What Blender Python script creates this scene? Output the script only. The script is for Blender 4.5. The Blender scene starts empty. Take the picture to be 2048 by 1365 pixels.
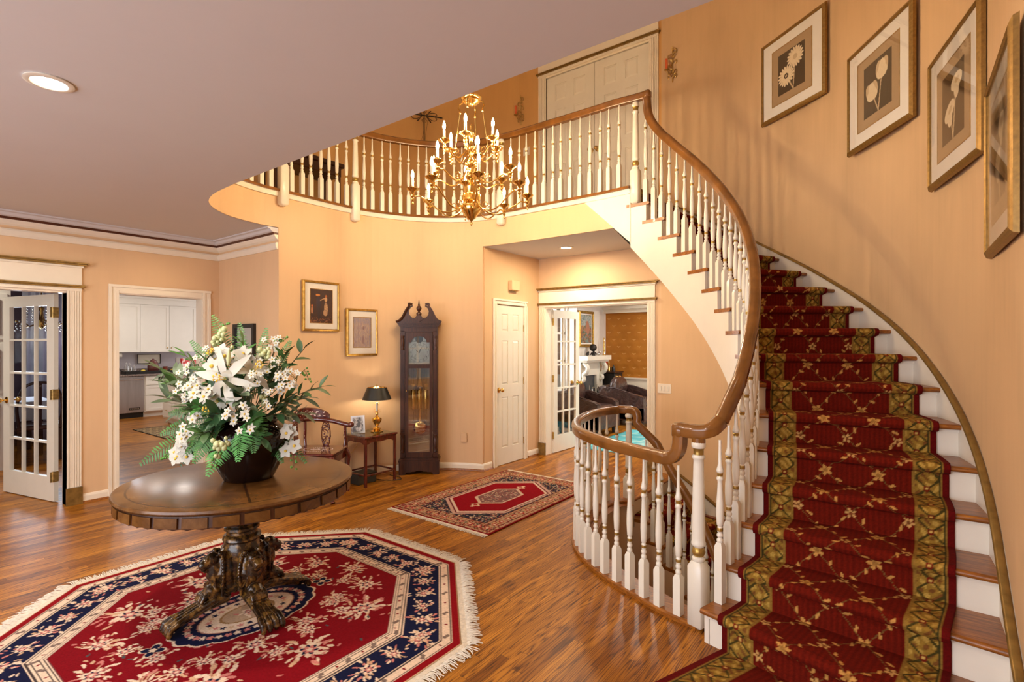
import bpy, bmesh, math, random
import numpy as np
from mathutils import Vector, Matrix
from mathutils.geometry import tessellate_polygon

PI = math.pi
R = math.radians
sc = bpy.context.scene
COL = sc.collection
random.seed(7)

# ---------------------------------------------------------------- camera, world, exposure
YAW = R(36.83)
cam_d = bpy.data.cameras.new('camera')
cam = bpy.data.objects.new('camera', cam_d)
COL.objects.link(cam)
cam.location = (0, 0, 1.55)
cam.rotation_euler = (R(90), 0, YAW)
cam_d.sensor_width = 36
cam_d.lens = 36 * 1040 / 2048
cam_d.shift_y = 4.5 / 2048
cam_d.clip_start = 0.05
sc.camera = cam

sc.view_settings.view_transform = 'Standard'
sc.view_settings.look = 'None'
sc.view_settings.exposure = EXPO = 0.12
sc.view_settings.gamma = 1
sc.view_settings.use_curve_mapping = False
sc.cycles.max_bounces = 8
sc.cycles.diffuse_bounces = 5
sc.cycles.glossy_bounces = 4
sc.cycles.transparent_max_bounces = 16
sc.cycles.sample_clamp_indirect = 6
sc.cycles.caustics_reflective = False
sc.cycles.caustics_refractive = False

w = bpy.data.worlds.new('world')
sc.world = w
w.use_nodes = True
_nt = w.node_tree
_bg = _nt.nodes['Background']
_sky = _nt.nodes.new('ShaderNodeTexSky')
_sky.sky_type = 'HOSEK_WILKIE'
_sky.turbidity = 4
_sky.ground_albedo = 0.4
_sky.sun_direction = (0.3, -0.3, 0.9)
_nt.links.new(_sky.outputs[0], _bg.inputs[0])
_bg.inputs[1].default_value = 1.0


def light(name, kind, loc, power, col, size=0.2, rot=(0, 0, 0), size_y=None, spot=None):
    d = bpy.data.lights.new(name, kind)
    d.energy = power
    d.color = col
    if kind == 'AREA':
        d.size = size
        if size_y:
            d.shape = 'RECTANGLE'
            d.size_y = size_y
        else:
            d.shape = 'DISK'
    elif kind in ('POINT', 'SPOT'):
        d.shadow_soft_size = size
        if spot:
            d.spot_size = R(spot)
            d.spot_blend = 0.6
    o = bpy.data.objects.new(name, d)
    COL.objects.link(o)
    o.location = loc
    o.rotation_euler = rot
    return o


WARM = (1.0, 0.80, 0.56)
NEUT = (1.0, 0.90, 0.76)
DAY = (0.80, 0.88, 1.0)
# daylight entering by the windows behind the camera, in the kitchen, dining and living rooms
light('front_daylight', 'AREA', (-2.2, -2.75, 1.45), 190, (.86, .90, 1.0), 4.6, (R(96), 0, 0), 2.1)
light('upper_front_daylight', 'AREA', (-2.4, 0.25, 4.5), 16, (1, .93, .84), 3.4, (R(80), 0, 0), 1.6)
light('kitchen_daylight', 'AREA', (-11.0, 6.9, 1.6), 48, (1, 0.97, 0.96), 3.0, (R(-90), 0, 0), 1.8)
light('dining_daylight', 'AREA', (-10.6, 2.3, 1.5), 35, DAY, .5, (0, R(-90), 0), 1.4)
light('dining_ceiling_fill', 'AREA', (-8.4, .4, 2.66), 45, NEUT, .3)  # fill light added to brighten the dark dining room
light('living_daylight', 'AREA', (-.3, 8.4, 1.7), 75, (0.95, 0.97, 1.0), 2.4, (0, R(90), 0), 2.0)
light('living_window_daylight', 'AREA', (-5.55, 8.66, 1.6), 40, (0.95, 0.97, 1.0), 1.5, (0, R(-90), 0), .6)

# ---------------------------------------------------------------- materials
class NT:
    def __init__(s, name):
        s.m = bpy.data.materials.new(name)
        s.m.use_nodes = True
        s.t = s.m.node_tree
        s.b = s.t.nodes['Principled BSDF']
        s.out = s.t.nodes['Material Output']

    def n(s, typ, **kw):
        nd = s.t.nodes.new('ShaderNode' + typ)
        for k, v in kw.items():
            setattr(nd, k, v)
        return nd

    def l(s, a, b):
        s.t.links.new(a, b)

    def inp(s, sock, v):
        if isinstance(v, (int, float)):
            sock.default_value = v
        elif isinstance(v, (tuple, list)):
            sock.default_value = tuple(v) + ((1,) if len(v) == 3 and len(sock.default_value) == 4 else ())
        else:
            s.l(v, sock)

    def math(s, op, a, b=0.0, c=None):
        nd = s.n('Math', operation=op)
        s.inp(nd.inputs[0], a)
        s.inp(nd.inputs[1], b)
        if c is not None:
            s.inp(nd.inputs[2], c)
        return nd.outputs[0]

    def obj(s):
        return s.n('TexCoord').outputs['Object']

    def mapping(s, v, scale=(1, 1, 1), rot=(0, 0, 0), loc=(0, 0, 0)):
        nd = s.n('Mapping')
        s.l(v, nd.inputs[0])
        nd.inputs['Location'].default_value = loc
        nd.inputs['Rotation'].default_value = rot
        nd.inputs['Scale'].default_value = scale
        return nd.outputs[0]

    def noise(s, v, scale=5, detail=2, rough=.5, dist=0, out=0):
        nd = s.n('TexNoise')
        if v is not None:
            s.l(v, nd.inputs['Vector'])
        nd.inputs['Scale'].default_value = scale
        nd.inputs['Detail'].default_value = detail
        nd.inputs['Roughness'].default_value = rough
        nd.inputs['Distortion'].default_value = dist
        return nd.outputs[out]

    def ramp(s, f, stops):
        nd = s.n('ValToRGB')
        s.inp(nd.inputs[0], f)
        e = nd.color_ramp.elements
        while len(e) > 1:
            e.remove(e[-1])
        for i, (p, c) in enumerate(stops):
            q = e[0] if i == 0 else e.new(p)
            q.position = p
            q.color = tuple(c) + (1,)
        return nd.outputs[0]

    def mix(s, f, a, b, mode='MIX'):
        nd = s.n('Mix', data_type='RGBA', blend_type=mode)
        s.inp(nd.inputs[0], f)
        s.inp(nd.inputs[6], a)
        s.inp(nd.inputs[7], b)
        return nd.outputs[2]

    def bump(s, h, strength=.2, dist=.01):
        nd = s.n('Bump')
        nd.inputs['Strength'].default_value = strength
        nd.inputs['Distance'].default_value = dist
        s.l(h, nd.inputs['Height'])
        s.l(nd.outputs[0], s.b.inputs['Normal'])

    def set(s, col=None, rough=None, metal=None, spec=None, coat=None, sheen=None, coat_rough=.05):
        if col is not None:
            s.inp(s.b.inputs['Base Color'], col)
        if rough is not None:
            s.inp(s.b.inputs['Roughness'], rough)
        if metal is not None:
            s.b.inputs['Metallic'].default_value = metal
        if spec is not None:
            s.b.inputs['Specular IOR Level'].default_value = spec
        if coat:
            s.b.inputs['Coat Weight'].default_value = coat
            s.b.inputs['Coat Roughness'].default_value = coat_rough
        if sheen:
            s.b.inputs['Sheen Weight'].default_value = sheen
        return s


MATS = {}


def simple(name, col, rough=.5, metal=0, var=.06, scale=8, coat=0, spec=.5, bump=0, stretch=(1, 1, 1), sheen=0):
    """a plain colour with a slight mottling of its own"""
    q = NT(name)
    v = q.mapping(q.obj(), stretch)
    f = q.noise(v, scale, 3)
    c = q.ramp(f, [(.3, [x * (1 - var) for x in col]), (.7, [min(1, x * (1 + var)) for x in col])])
    q.set(c, rough, metal, spec, coat, sheen)
    if bump:
        q.bump(f, bump, .004)
    MATS[name] = q.m
    return q.m


def glass_mat(name, tint=(1, 1, 1), refl=.035, rough=.02):
    q = NT(name)
    tr = q.n('BsdfTransparent')
    tr.inputs[0].default_value = tuple(tint) + (1,)
    gl = q.n('BsdfGlossy')
    gl.inputs['Roughness'].default_value = rough
    fr = q.n('LayerWeight')
    fr.inputs[0].default_value = .5
    k = q.math('ADD', q.math('MULTIPLY', q.math('POWER', fr.outputs[1], 5.0), .9), refl)
    mx = q.n('MixShader')
    q.l(k, mx.inputs[0])
    q.l(tr.outputs[0], mx.inputs[1])
    q.l(gl.outputs[0], mx.inputs[2])
    q.l(mx.outputs[0], q.out.inputs[0])
    MATS[name] = q.m
    return q.m


def emit_mat(name, col, strength):
    q = NT(name)
    q.set((0.8, 0.8, 0.8), .4)
    q.b.inputs['Emission Color'].default_value = tuple(col) + (1,)
    q.b.inputs['Emission Strength'].default_value = strength
    MATS[name] = q.m
    return q.m


def attr_mat(name, rough=.9, coat=0, spec=.3, sheen=0, bump=0, bscale=300):
    q = NT(name)
    a = q.n('Attribute')
    a.attribute_name = 'Col'
    q.set(a.outputs['Color'], rough, 0, spec, coat, sheen)
    if bump:
        q.bump(q.noise(q.obj(), bscale, 2), bump, .004)
    MATS[name] = q.m
    return q.m


def wood_mat(name, dark, mid, light_, rough=.3, coat=.3, scale=1.0, axis='Y'):
    q = NT(name)
    st = {'X': (1, 14, 14), 'Y': (14, 1, 14), 'Z': (14, 14, 1)}[axis]
    v = q.mapping(q.obj(), tuple(x * scale for x in st))
    f = q.noise(v, 3.0, 6, .6, .6)
    g = q.noise(v, 14.0, 3, .6)
    f2 = q.math('ADD', q.math('MULTIPLY', f, .7), q.math('MULTIPLY', g, .3))
    q.set(q.ramp(f2, [(.32, dark), (.5, mid), (.66, light_)]), rough, 0, .5, coat)
    MATS[name] = q.m
    return q.m


def wall_paint(name, col, var=.035):
    q = NT(name)
    v = q.obj()
    a = q.noise(q.mapping(v, (1, 1, .45)), 1.6, 4, .55, .3)
    b = q.noise(q.mapping(v, (14, 14, .8)), 1.3, 3, .6)
    f = q.math('ADD', q.math('MULTIPLY', a, .75), q.math('MULTIPLY', b, .25))
    c = q.ramp(f, [(.3, [x * (1 - var * 2.2) for x in col]), (.5, col), (.72, [min(1, x * (1 + var * 1.4)) for x in col])])
    q.set(c, .62, 0, .3)
    MATS[name] = q.m
    return q.m


def floor_mat():
    q = NT('oak_floor')
    sep = q.n('SeparateXYZ')
    q.l(q.obj(), sep.inputs[0])
    x, y = sep.outputs[0], sep.outputs[1]
    px = q.math('DIVIDE', x, .057)
    ix = q.math('FLOOR', px)
    fx = q.math('FRACT', px)
    wn = q.n('TexWhiteNoise', noise_dimensions='1D')
    q.l(ix, wn.inputs['W'])
    py = q.math('DIVIDE', q.math('ADD', y, q.math('MULTIPLY', wn.outputs[0], 7.0)), 1.05)
    iy = q.math('FLOOR', py)
    fy = q.math('FRACT', py)
    wn2 = q.n('TexWhiteNoise', noise_dimensions='2D')
    cb = q.n('CombineXYZ')
    q.l(ix, cb.inputs[0])
    q.l(iy, cb.inputs[1])
    q.l(cb.outputs[0], wn2.inputs['Vector'])
    # grain, shifted per plank
    cg = q.n('CombineXYZ')
    q.l(q.math('ADD', q.math('MULTIPLY', x, 20.0), q.math('MULTIPLY', wn2.outputs[0], 40)), cg.inputs[0])
    q.l(q.math('ADD', q.math('MULTIPLY', y, .9), q.math('MULTIPLY', wn2.outputs[0], 17)), cg.inputs[1])
    cath = q.n('TexNoise')
    q.l(cg.outputs[0], cath.inputs[0])
    cath.inputs['Scale'].default_value = 1.3
    cath.inputs['Detail'].default_value = 1
    rings = q.math('FRACT', q.math('MULTIPLY', cath.outputs[0], 9))
    ringd = q.math('ABSOLUTE', q.math('SUBTRACT', rings, .5))
    cf = q.n('CombineXYZ')
    q.l(q.math('MULTIPLY', x, 240), cf.inputs[0])
    q.l(q.math('ADD', q.math('MULTIPLY', y, 7), q.math('MULTIPLY', wn2.outputs[0], 31)), cf.inputs[1])
    fine = q.n('TexNoise')
    q.l(cf.outputs[0], fine.inputs[0])
    fine.inputs['Scale'].default_value = 1.0
    fine.inputs['Detail'].default_value = 4
    g = q.math('ADD', q.math('MULTIPLY', q.math('POWER', ringd, .5), .42), q.math('MULTIPLY', fine.outputs[0], .44))
    base = q.ramp(g, [(.26, (.10, .028, .003)), (.38, (.32, .115, .010)), (.5, (.48, .19, .018)), (.72, (.60, .265, .032))])
    tone = q.ramp(wn2.outputs[0], [(0, (.52, .42, .30)), (.3, (.80, .74, .62)), (.65, (1.0, 1.0, .98)), (1, (1.18, 1.22, 1.25))])
    big = q.ramp(q.noise(q.mapping(q.obj(), (3, .5, 1)), 1.2, 3), [(.35, (.84, .80, .74)), (.65, (1.08, 1.08, 1.08))])
    c = q.mix(1, q.mix(1, base, tone, 'MULTIPLY'), big, 'MULTIPLY')
    e1 = q.math('LESS_THAN', q.math('MINIMUM', fx, q.math('SUBTRACT', 1, fx)), .018)
    e2 = q.math('LESS_THAN', fy, .002)
    c = q.mix(q.math('MULTIPLY', q.math('MAXIMUM', e1, e2), .75), c, (.06, .018, .004))
    q.set(c, q.math('ADD', .25, q.math('MULTIPLY', fine.outputs[0], .16)), 0, .22)
    q.bump(g, .05, .002)
    MATS['floor'] = q.m
    return q.m


M_FLOOR = floor_mat()
M_WALL = wall_paint('wall_paint', (.72, .49, .285))
M_WALL2 = wall_paint('wall_paint_stair_lit', (.67, .45, .25), .06)  # the foyer wall paint again, with this wall's light put into its colour
M_CEIL = wall_paint('ceiling_paint', (.64, .62, .62), .01)
M_UPWALL = wall_paint('upper_wall_paint', (.66, .37, .13))
M_TRIM = simple('trim_cream', (.84, .76, .62), .35, var=.02)
M_WHITE = simple('white_enamel', (.79, .745, .63), .28, var=.02)
M_WHITE2 = simple('white_stringer', (.79, .73, .62), .4, var=.015)
M_GOLD = simple('gold_paint', (.42, .27, .07), .35, .7, var=.25, scale=14)
M_GOLD_D = simple('gold_trim_dark', (.27, .165, .045), .38, .5, var=.25, scale=20)
M_BRASS = simple('brass', (.83, .55, .17), .16, 1, var=.05)
M_BRASS_D = simple('aged_brass', (.55, .36, .12), .35, .8, var=.3, scale=40)
M_OAK = simple('oak_rail', (.20, .078, .015), .24, var=.3, scale=7, coat=.3)
M_TREAD = wood_mat('oak_tread', (.08, .022, .003), (.26, .08, .009), (.42, .155, .02), .35, .1, 1.6, 'X')
M_MAHOG = wood_mat('mahogany', (.016, .005, .002), (.045, .013, .005), (.085, .027, .009), .35, .1, 1, 'Z')
M_ROSE = wood_mat('rosewood', (.035, .004, .003), (.09, .012, .008), (.15, .022, .012), .15, .8, 1, 'Z')
M_BLACK = simple('black_paint', (.012, .011, .010), .4, var=.2)
M_IRON = simple('wrought_iron', (.03, .024, .02), .5, .6, var=.3, scale=30)
M_GLASS = glass_mat('clear_glass')
M_GLASS2 = glass_mat('clock_glass', (.97, .98, .97), .22)
M_CHROME = simple('silver', (.75, .74, .72), .15, 1, var=.05)
M_BULB = emit_mat('bulb_glow', (1.0, .74, .44), 640)
M_LENS = emit_mat('downlight_lens', (1.0, .90, .76), 14)


# ---------------------------------------------------------------- mesh builder
class MB:
    def __init__(s):
        s.v = []
        s.f = []
        s.mi = []
        s.sm = []

    def add(s, vs, fs, mi=0, smooth=False):
        o = len(s.v)
        s.v += [tuple(p) for p in vs]
        for f in fs:
            s.f.append([i + o for i in f])
            s.mi.append(mi)
            s.sm.append(smooth)
        return s

    def box(s, c, d, rz=0, mi=0, M=None):
        hx, hy, hz = d[0] / 2, d[1] / 2, d[2] / 2
        ca, sa = math.cos(rz), math.sin(rz)
        vs = []
        for z in (-hz, hz):
            for x, y in ((-hx, -hy), (hx, -hy), (hx, hy), (-hx, hy)):
                p = Vector((x * ca - y * sa, x * sa + y * ca, z))
                if M is not None:
                    p = M @ Vector((x, y, z))
                vs.append((p[0] + c[0], p[1] + c[1], p[2] + c[2]))
        return s.add(vs, [(0, 3, 2, 1), (4, 5, 6, 7), (0, 1, 5, 4), (1, 2, 6, 5), (2, 3, 7, 6), (3, 0, 4, 7)], mi)

    def b2(s, x0, x1, y0, y1, z0, z1, mi=0):
        return s.box(((x0 + x1) / 2, (y0 + y1) / 2, (z0 + z1) / 2), (abs(x1 - x0), abs(y1 - y0), abs(z1 - z0)), 0, mi)

    def bbox(s, c, d, b=.006, mi=0, rz=0):
        """box with chamfered vertical and top edges"""
        hx, hy, hz = d[0] / 2, d[1] / 2, d[2] / 2
        b = min(b, hx * .9, hy * .9, hz * .9)
        ca, sa = math.cos(rz), math.sin(rz)
        rings = []
        for z, i in ((-hz, b), (-hz + b, 0), (hz - b, 0), (hz, b)):
            ax, ay = hx - i, hy - i
            k = b * .7 if i == 0 else b * .3
            P = [(-ax + k, -ay), (ax - k, -ay), (ax, -ay + k), (ax, ay - k), (ax - k, ay), (-ax + k, ay), (-ax, ay - k), (-ax, -ay + k)]
            rings.append([(c[0] + x * ca - y * sa, c[1] + x * sa + y * ca, c[2] + z) for x, y in P])
        return s.loft(rings, True, True, mi)

    def loft(s, rings, closed=True, caps=True, mi=0, smooth=False):
        n = len(rings[0])
        vs = [p for r in rings for p in r]
        fs = []
        for i in range(len(rings) - 1):
            for j in range(n if closed else n - 1):
                k = (j + 1) % n
                fs.append((i * n + j, i * n + k, (i + 1) * n + k, (i + 1) * n + j))
        s.add(vs, fs, mi, smooth)
        if caps and closed:
            o = len(s.v) - len(vs)
            s.f.append([o + j for j in range(n)][::-1])
            s.f.append([o + (len(rings) - 1) * n + j for j in range(n)])
            s.mi += [mi, mi]
            s.sm += [False, False]
        return s

    def lathe(s, prof, c=(0, 0, 0), n=16, mi=0, M=None, smooth=True, mis=None):
        """prof: (r, z) pairs; mis: list of (z0, z1, mi)"""
        rings = []
        for r, z in prof:
            ring = []
            for j in range(n):
                a = 2 * PI * j / n
                p = Vector((r * math.cos(a), r * math.sin(a), z))
                if M is not None:
                    p = M @ p
                ring.append((p[0] + c[0], p[1] + c[1], p[2] + c[2]))
            rings.append(ring)
        st = len(s.f)
        s.loft(rings, True, True, mi, smooth)
        if mis:
            for i in range(len(prof) - 1):
                zm = (prof[i][1] + prof[i + 1][1]) / 2
                for z0, z1, m in mis:
                    if z0 <= zm <= z1:
                        for j in range(n):
                            s.mi[st + i * n + j] = m
        return s

    def cyl(s, p0, p1, r, n=10, mi=0, r1=None):
        return s.tube([p0, p1], [r, r if r1 is None else r1], n, mi)

    def tube(s, pts, r, n=8, mi=0, caps=True, closed=False):
        pts = [Vector(p) for p in pts]
        rs = r if isinstance(r, (list, tuple)) else [r] * len(pts)
        rings = []
        prev = None
        m = len(pts)
        for i, p in enumerate(pts):
            if closed:
                t = pts[(i + 1) % m] - pts[i - 1]
            else:
                t = pts[min(i + 1, m - 1)] - pts[max(i - 1, 0)]
            if t.length < 1e-9:
                t = Vector((0, 0, 1))
            t.normalize()
            if prev is None:
                a = Vector((0, 0, 1)) if abs(t.z) < .9 else Vector((1, 0, 0))
                u = t.cross(a).normalized()
            else:
                u = (prev - t * prev.dot(t))
                u = u.normalized() if u.length > 1e-6 else t.orthogonal().normalized()
            prev = u
            v = t.cross(u)
            rings.append([tuple(p + (u * math.cos(2 * PI * j / n) + v * math.sin(2 * PI * j / n)) * rs[i]) for j in range(n)])
        if closed:
            rings.append(rings[0])
            caps = False
        return s.loft(rings, True, caps, mi, True)

    def ball(s, c, r, n=10, m=6, mi=0, sc_=(1, 1, 1), M=None):
        prof = [(math.sin(PI * i / m) * 1.0, -math.cos(PI * i / m)) for i in range(m + 1)]
        prof[0] = (.001, -1)
        prof[-1] = (.001, 1)
        D = Matrix.Diagonal((r * sc_[0], r * sc_[1], r * sc_[2]))
        if M is not None:
            D = M.to_3x3() @ D
        return s.lathe(prof, c, n, mi, D)

    def prism(s, poly, z0, z1, mi=0, mi_top=None, mi_side=None):
        """vertical prism over a 2-D polygon"""
        n = len(poly)
        area = sum(poly[i][0] * poly[(i + 1) % n][1] - poly[(i + 1) % n][0] * poly[i][1] for i in range(n))
        if area < 0:
            poly = poly[::-1]
        tris = tessellate_polygon([[Vector((p[0], p[1], 0)) for p in poly]])
        vs = [(p[0], p[1], z0) for p in poly] + [(p[0], p[1], z1) for p in poly]
        def up(t):
            a, b, c = (poly[i] for i in t)
            return (b[0] - a[0]) * (c[1] - a[1]) - (b[1] - a[1]) * (c[0] - a[0]) > 0
        top = [tuple(t) if up(t) else tuple(t[::-1]) for t in tris]
        s.add(vs, [tuple(i + n for i in t) for t in top], mi if mi_top is None else mi_top)
        o = len(s.v) - 2 * n
        for t in top:
            s.f.append([o + i for i in t[::-1]])
            s.mi.append(mi)
            s.sm.append(False)
        for i in range(n):
            j = (i + 1) % n
            s.f.append([o + i, o + j, o + n + j, o + n + i])
            s.mi.append(mi if mi_side is None else mi_side)
            s.sm.append(False)
        return s

    def plate(s, poly, M, th, mi=0):
        """polygon in local XY extruded by th along local Z, placed by matrix M"""
        q = MB().prism(poly, -th / 2, th / 2)
        return s.add([tuple(M @ Vector(p)) for p in q.v], q.f, mi)

    def sweep(s, prof, path, mi=0, closed=False, caps=True, smooth=True, side0=None):
        """prof (side, up) swept along path; side stays horizontal"""
        pts = [Vector(p) for p in path]
        m = len(pts)
        rings = []
        prev = side0
        for i, p in enumerate(pts):
            if closed:
                t = pts[(i + 1) % m] - pts[i - 1]
            else:
                t = pts[min(i + 1, m - 1)] - pts[max(i - 1, 0)]
            t.normalize()
            h = Vector((t.y, -t.x, 0))
            if h.length > .25 or prev is None:
                sd = h.normalized() if h.length > 1e-6 else Vector((1, 0, 0))
                if prev is not None and sd.dot(prev) < 0 and h.length < .8:
                    sd = -sd
            else:
                sd = prev
            prev = sd
            up = sd.cross(t)
            if up.length < 1e-6:
                up = Vector((0, 0, 1))
            up.normalize()
            rings.append([tuple(p + sd * a + up * b) for a, b in prof])
        if closed:
            rings.append(rings[0])
            caps = False
        return s.loft(rings, True, caps, mi, smooth)

    def ribbon(s, pts, z0, z1, th, mi=0, smooth=False, closed=False):
        """vertical wall along 2-D points, thickened to the left of the direction by th; z0/z1 may be lists"""
        m = len(pts)
        P = [Vector((p[0], p[1])) for p in pts]
        rings = []
        for i in range(m):
            a = P[i - 1] if (i > 0 or closed) else P[i]
            b = P[(i + 1) % m] if (i < m - 1 or closed) else P[i]
            d1 = (P[i] - a)
            d2 = (b - P[i])
            n1 = Vector((-d1.y, d1.x)).normalized() if d1.length > 1e-9 else None
            n2 = Vector((-d2.y, d2.x)).normalized() if d2.length > 1e-9 else None
            n = (n1 or n2) + (n2 or n1)
            n.normalize()
            k = 1 / max(.3, n.dot(n1 or n2))
            q = P[i] + n * th * k
            za = z0[i] if isinstance(z0, (list, tuple)) else z0
            zb = z1[i] if isinstance(z1, (list, tuple)) else z1
            rings.append([(P[i].x, P[i].y, za), (P[i].x, P[i].y, zb), (q.x, q.y, zb), (q.x, q.y, za)])
        if closed:
            rings.append(rings[0])
        return s.loft(rings, True, not closed, mi, smooth)

    def build(s, name, mats, parent=None, loc=None, world=True, smooth_angle=None):
        """link as one object; vertices are in world space unless world is False (then in the parent's space)"""
        me = bpy.data.meshes.new(name)
        V = s.v
        off = Vector((0, 0, 0))
        if parent is not None and world:
            off = ORG.get(parent.name, Vector((0, 0, 0)))
        if loc is not None:
            off = Vector(loc)
        if off.length:
            V = [(p[0] - off[0], p[1] - off[1], p[2] - off[2]) for p in V]
        me.from_pydata(V, [], s.f)
        if not isinstance(mats, (list, tuple)):
            mats = [mats]
        for m in mats:
            me.materials.append(m)
        me.polygons.foreach_set('material_index', s.mi)
        me.polygons.foreach_set('use_smooth', s.sm)
        me.update()
        bm = bmesh.new()
        bm.from_mesh(me)
        bmesh.ops.recalc_face_normals(bm, faces=bm.faces)
        bm.to_mesh(me)
        bm.free()
        if smooth_angle:
            me.polygons.foreach_set('use_smooth', [True] * len(me.polygons))
            me.set_sharp_from_angle(angle=R(smooth_angle))
        elif any(s.sm):
            me.set_sharp_from_angle(angle=R(50))
        o = bpy.data.objects.new(name, me)
        COL.objects.link(o)
        if parent is not None:
            o.parent = parent
            if loc is not None:
                o.location = off - ORG.get(parent.name, Vector((0, 0, 0)))
        elif loc is not None:
            o.location = off
        if parent is not None:
            ORG[o.name] = off if loc is not None else ORG.get(parent.name, Vector((0, 0, 0)))
        else:
            ORG[o.name] = off
        return o


ORG = {}


def thing(name, label, cat, loc=(0, 0, 0), rz=0, group=None, local=False):
    o = bpy.data.objects.new(name, None)
    COL.objects.link(o)
    o.empty_display_size = .1
    o.location = loc
    o.rotation_euler = (0, 0, rz)
    o['label'] = label
    o['category'] = cat
    if group:
        o['group'] = group
    ORG[o.name] = Vector((0, 0, 0)) if local else Vector(loc)
    return o


def tag(o, label, cat, group=None, kind=None):
    o['label'] = label
    o['category'] = cat
    if group:
        o['group'] = group
    if kind:
        o['kind'] = kind
    return o


def struct(name, mb, mats, label=None, cat=None):
    o = mb.build(name, mats)
    o['kind'] = 'structure'
    if label:
        o['label'] = label
        o['category'] = cat
    return o


def dup(root, loc=None, rz=None, label=None, group=None, scale=None):
    r = root.copy()
    COL.objects.link(r)
    ORG[r.name] = ORG.get(root.name, Vector((0, 0, 0)))
    if loc is not None:
        r.location = loc
    if rz is not None:
        r.rotation_euler = (0, 0, rz)
    if scale:
        r.scale = (scale, scale, scale)
    if label:
        r['label'] = label
    if group:
        r['group'] = group
    for ch in root.children:
        c = ch.copy()
        COL.objects.link(c)
        c.parent = r
        for g in ch.children:
            d = g.copy()
            COL.objects.link(d)
            d.parent = c
    return r


def catmull(P, n=8, closed=False):
    P = [np.array(p, float) for p in P]
    out = []
    m = len(P)
    rng = range(m if closed else m - 1)
    for i in rng:
        p1, p2 = P[i], P[(i + 1) % m]
        p0 = P[i - 1] if (i > 0 or closed) else 2 * p1 - p2
        p3 = P[(i + 2) % m] if (i + 2 < m or closed) else 2 * p2 - p1
        for k in range(n):
            t = k / n
            out.append(tuple(.5 * (2 * p1 + (p2 - p0) * t + (2 * p0 - 5 * p1 + 4 * p2 - p3) * t * t + (3 * p1 - p0 - 3 * p2 + p3) * t ** 3)))
    if not closed:
        out.append(tuple(P[-1]))
    return out


def resample(path, step):
    """points at equal spacing along a path; also the unit tangents"""
    P = np.array(path, float)
    d = np.r_[0, np.cumsum(np.linalg.norm(np.diff(P, axis=0), axis=1))]
    n = max(1, int(round(d[-1] / step)))
    s = np.linspace(0, d[-1], n + 1)
    return np.stack([np.interp(s, d, P[:, i]) for i in range(P.shape[1])], 1), s


def grid_obj(name, X, Y, Z, rgb, mat, parent=None, mask=None, thick=None):
    """dense surface from 2-D arrays of positions with a colour per vertex (attribute Col)"""
    h, wd = X.shape
    idx = np.arange(h * wd).reshape(h, wd)
    a, b, c, d = idx[:-1, :-1], idx[:-1, 1:], idx[1:, 1:], idx[1:, :-1]
    F = np.stack([a, b, c, d], -1).reshape(-1, 4)
    if mask is not None:
        F = F[mask.ravel()[F].all(1)]
    used = np.unique(F)
    re = np.full(h * wd, -1)
    re[used] = np.arange(len(used))
    F = re[F]
    V = np.stack([X, Y, Z], -1).reshape(-1, 3)[used]
    if parent is not None:
        V = V - np.array(ORG.get(parent.name, (0, 0, 0)))
    C = rgb.reshape(-1, 3)[used]
    me = bpy.data.meshes.new(name)
    me.vertices.add(len(V))
    me.vertices.foreach_set('co', V.astype(np.float32).ravel())
    me.loops.add(F.size)
    me.loops.foreach_set('vertex_index', F.astype(np.int32).ravel())
    me.polygons.add(len(F))
    me.polygons.foreach_set('loop_start', np.arange(0, F.size, 4, dtype=np.int32))
    me.polygons.foreach_set('loop_total', np.full(len(F), 4, np.int32))
    me.polygons.foreach_set('use_smooth', np.ones(len(F), bool))
    me.update()
    at = me.color_attributes.new('Col', 'FLOAT_COLOR', 'POINT')
    at.data.foreach_set('color', np.c_[C, np.ones(len(C))].astype(np.float32).ravel())
    me.materials.append(mat)
    o = bpy.data.objects.new(name, me)
    COL.objects.link(o)
    if parent is not None:
        o.parent = parent
    return o


# ---------------------------------------------------------------- painting helpers (patterns woven or printed)
def srgb(r, g, b):
    c = np.array([r, g, b]) / 255.0
    return tuple(np.where(c <= .04045, c / 12.92, ((c + .055) / 1.055) ** 2.4))


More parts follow.
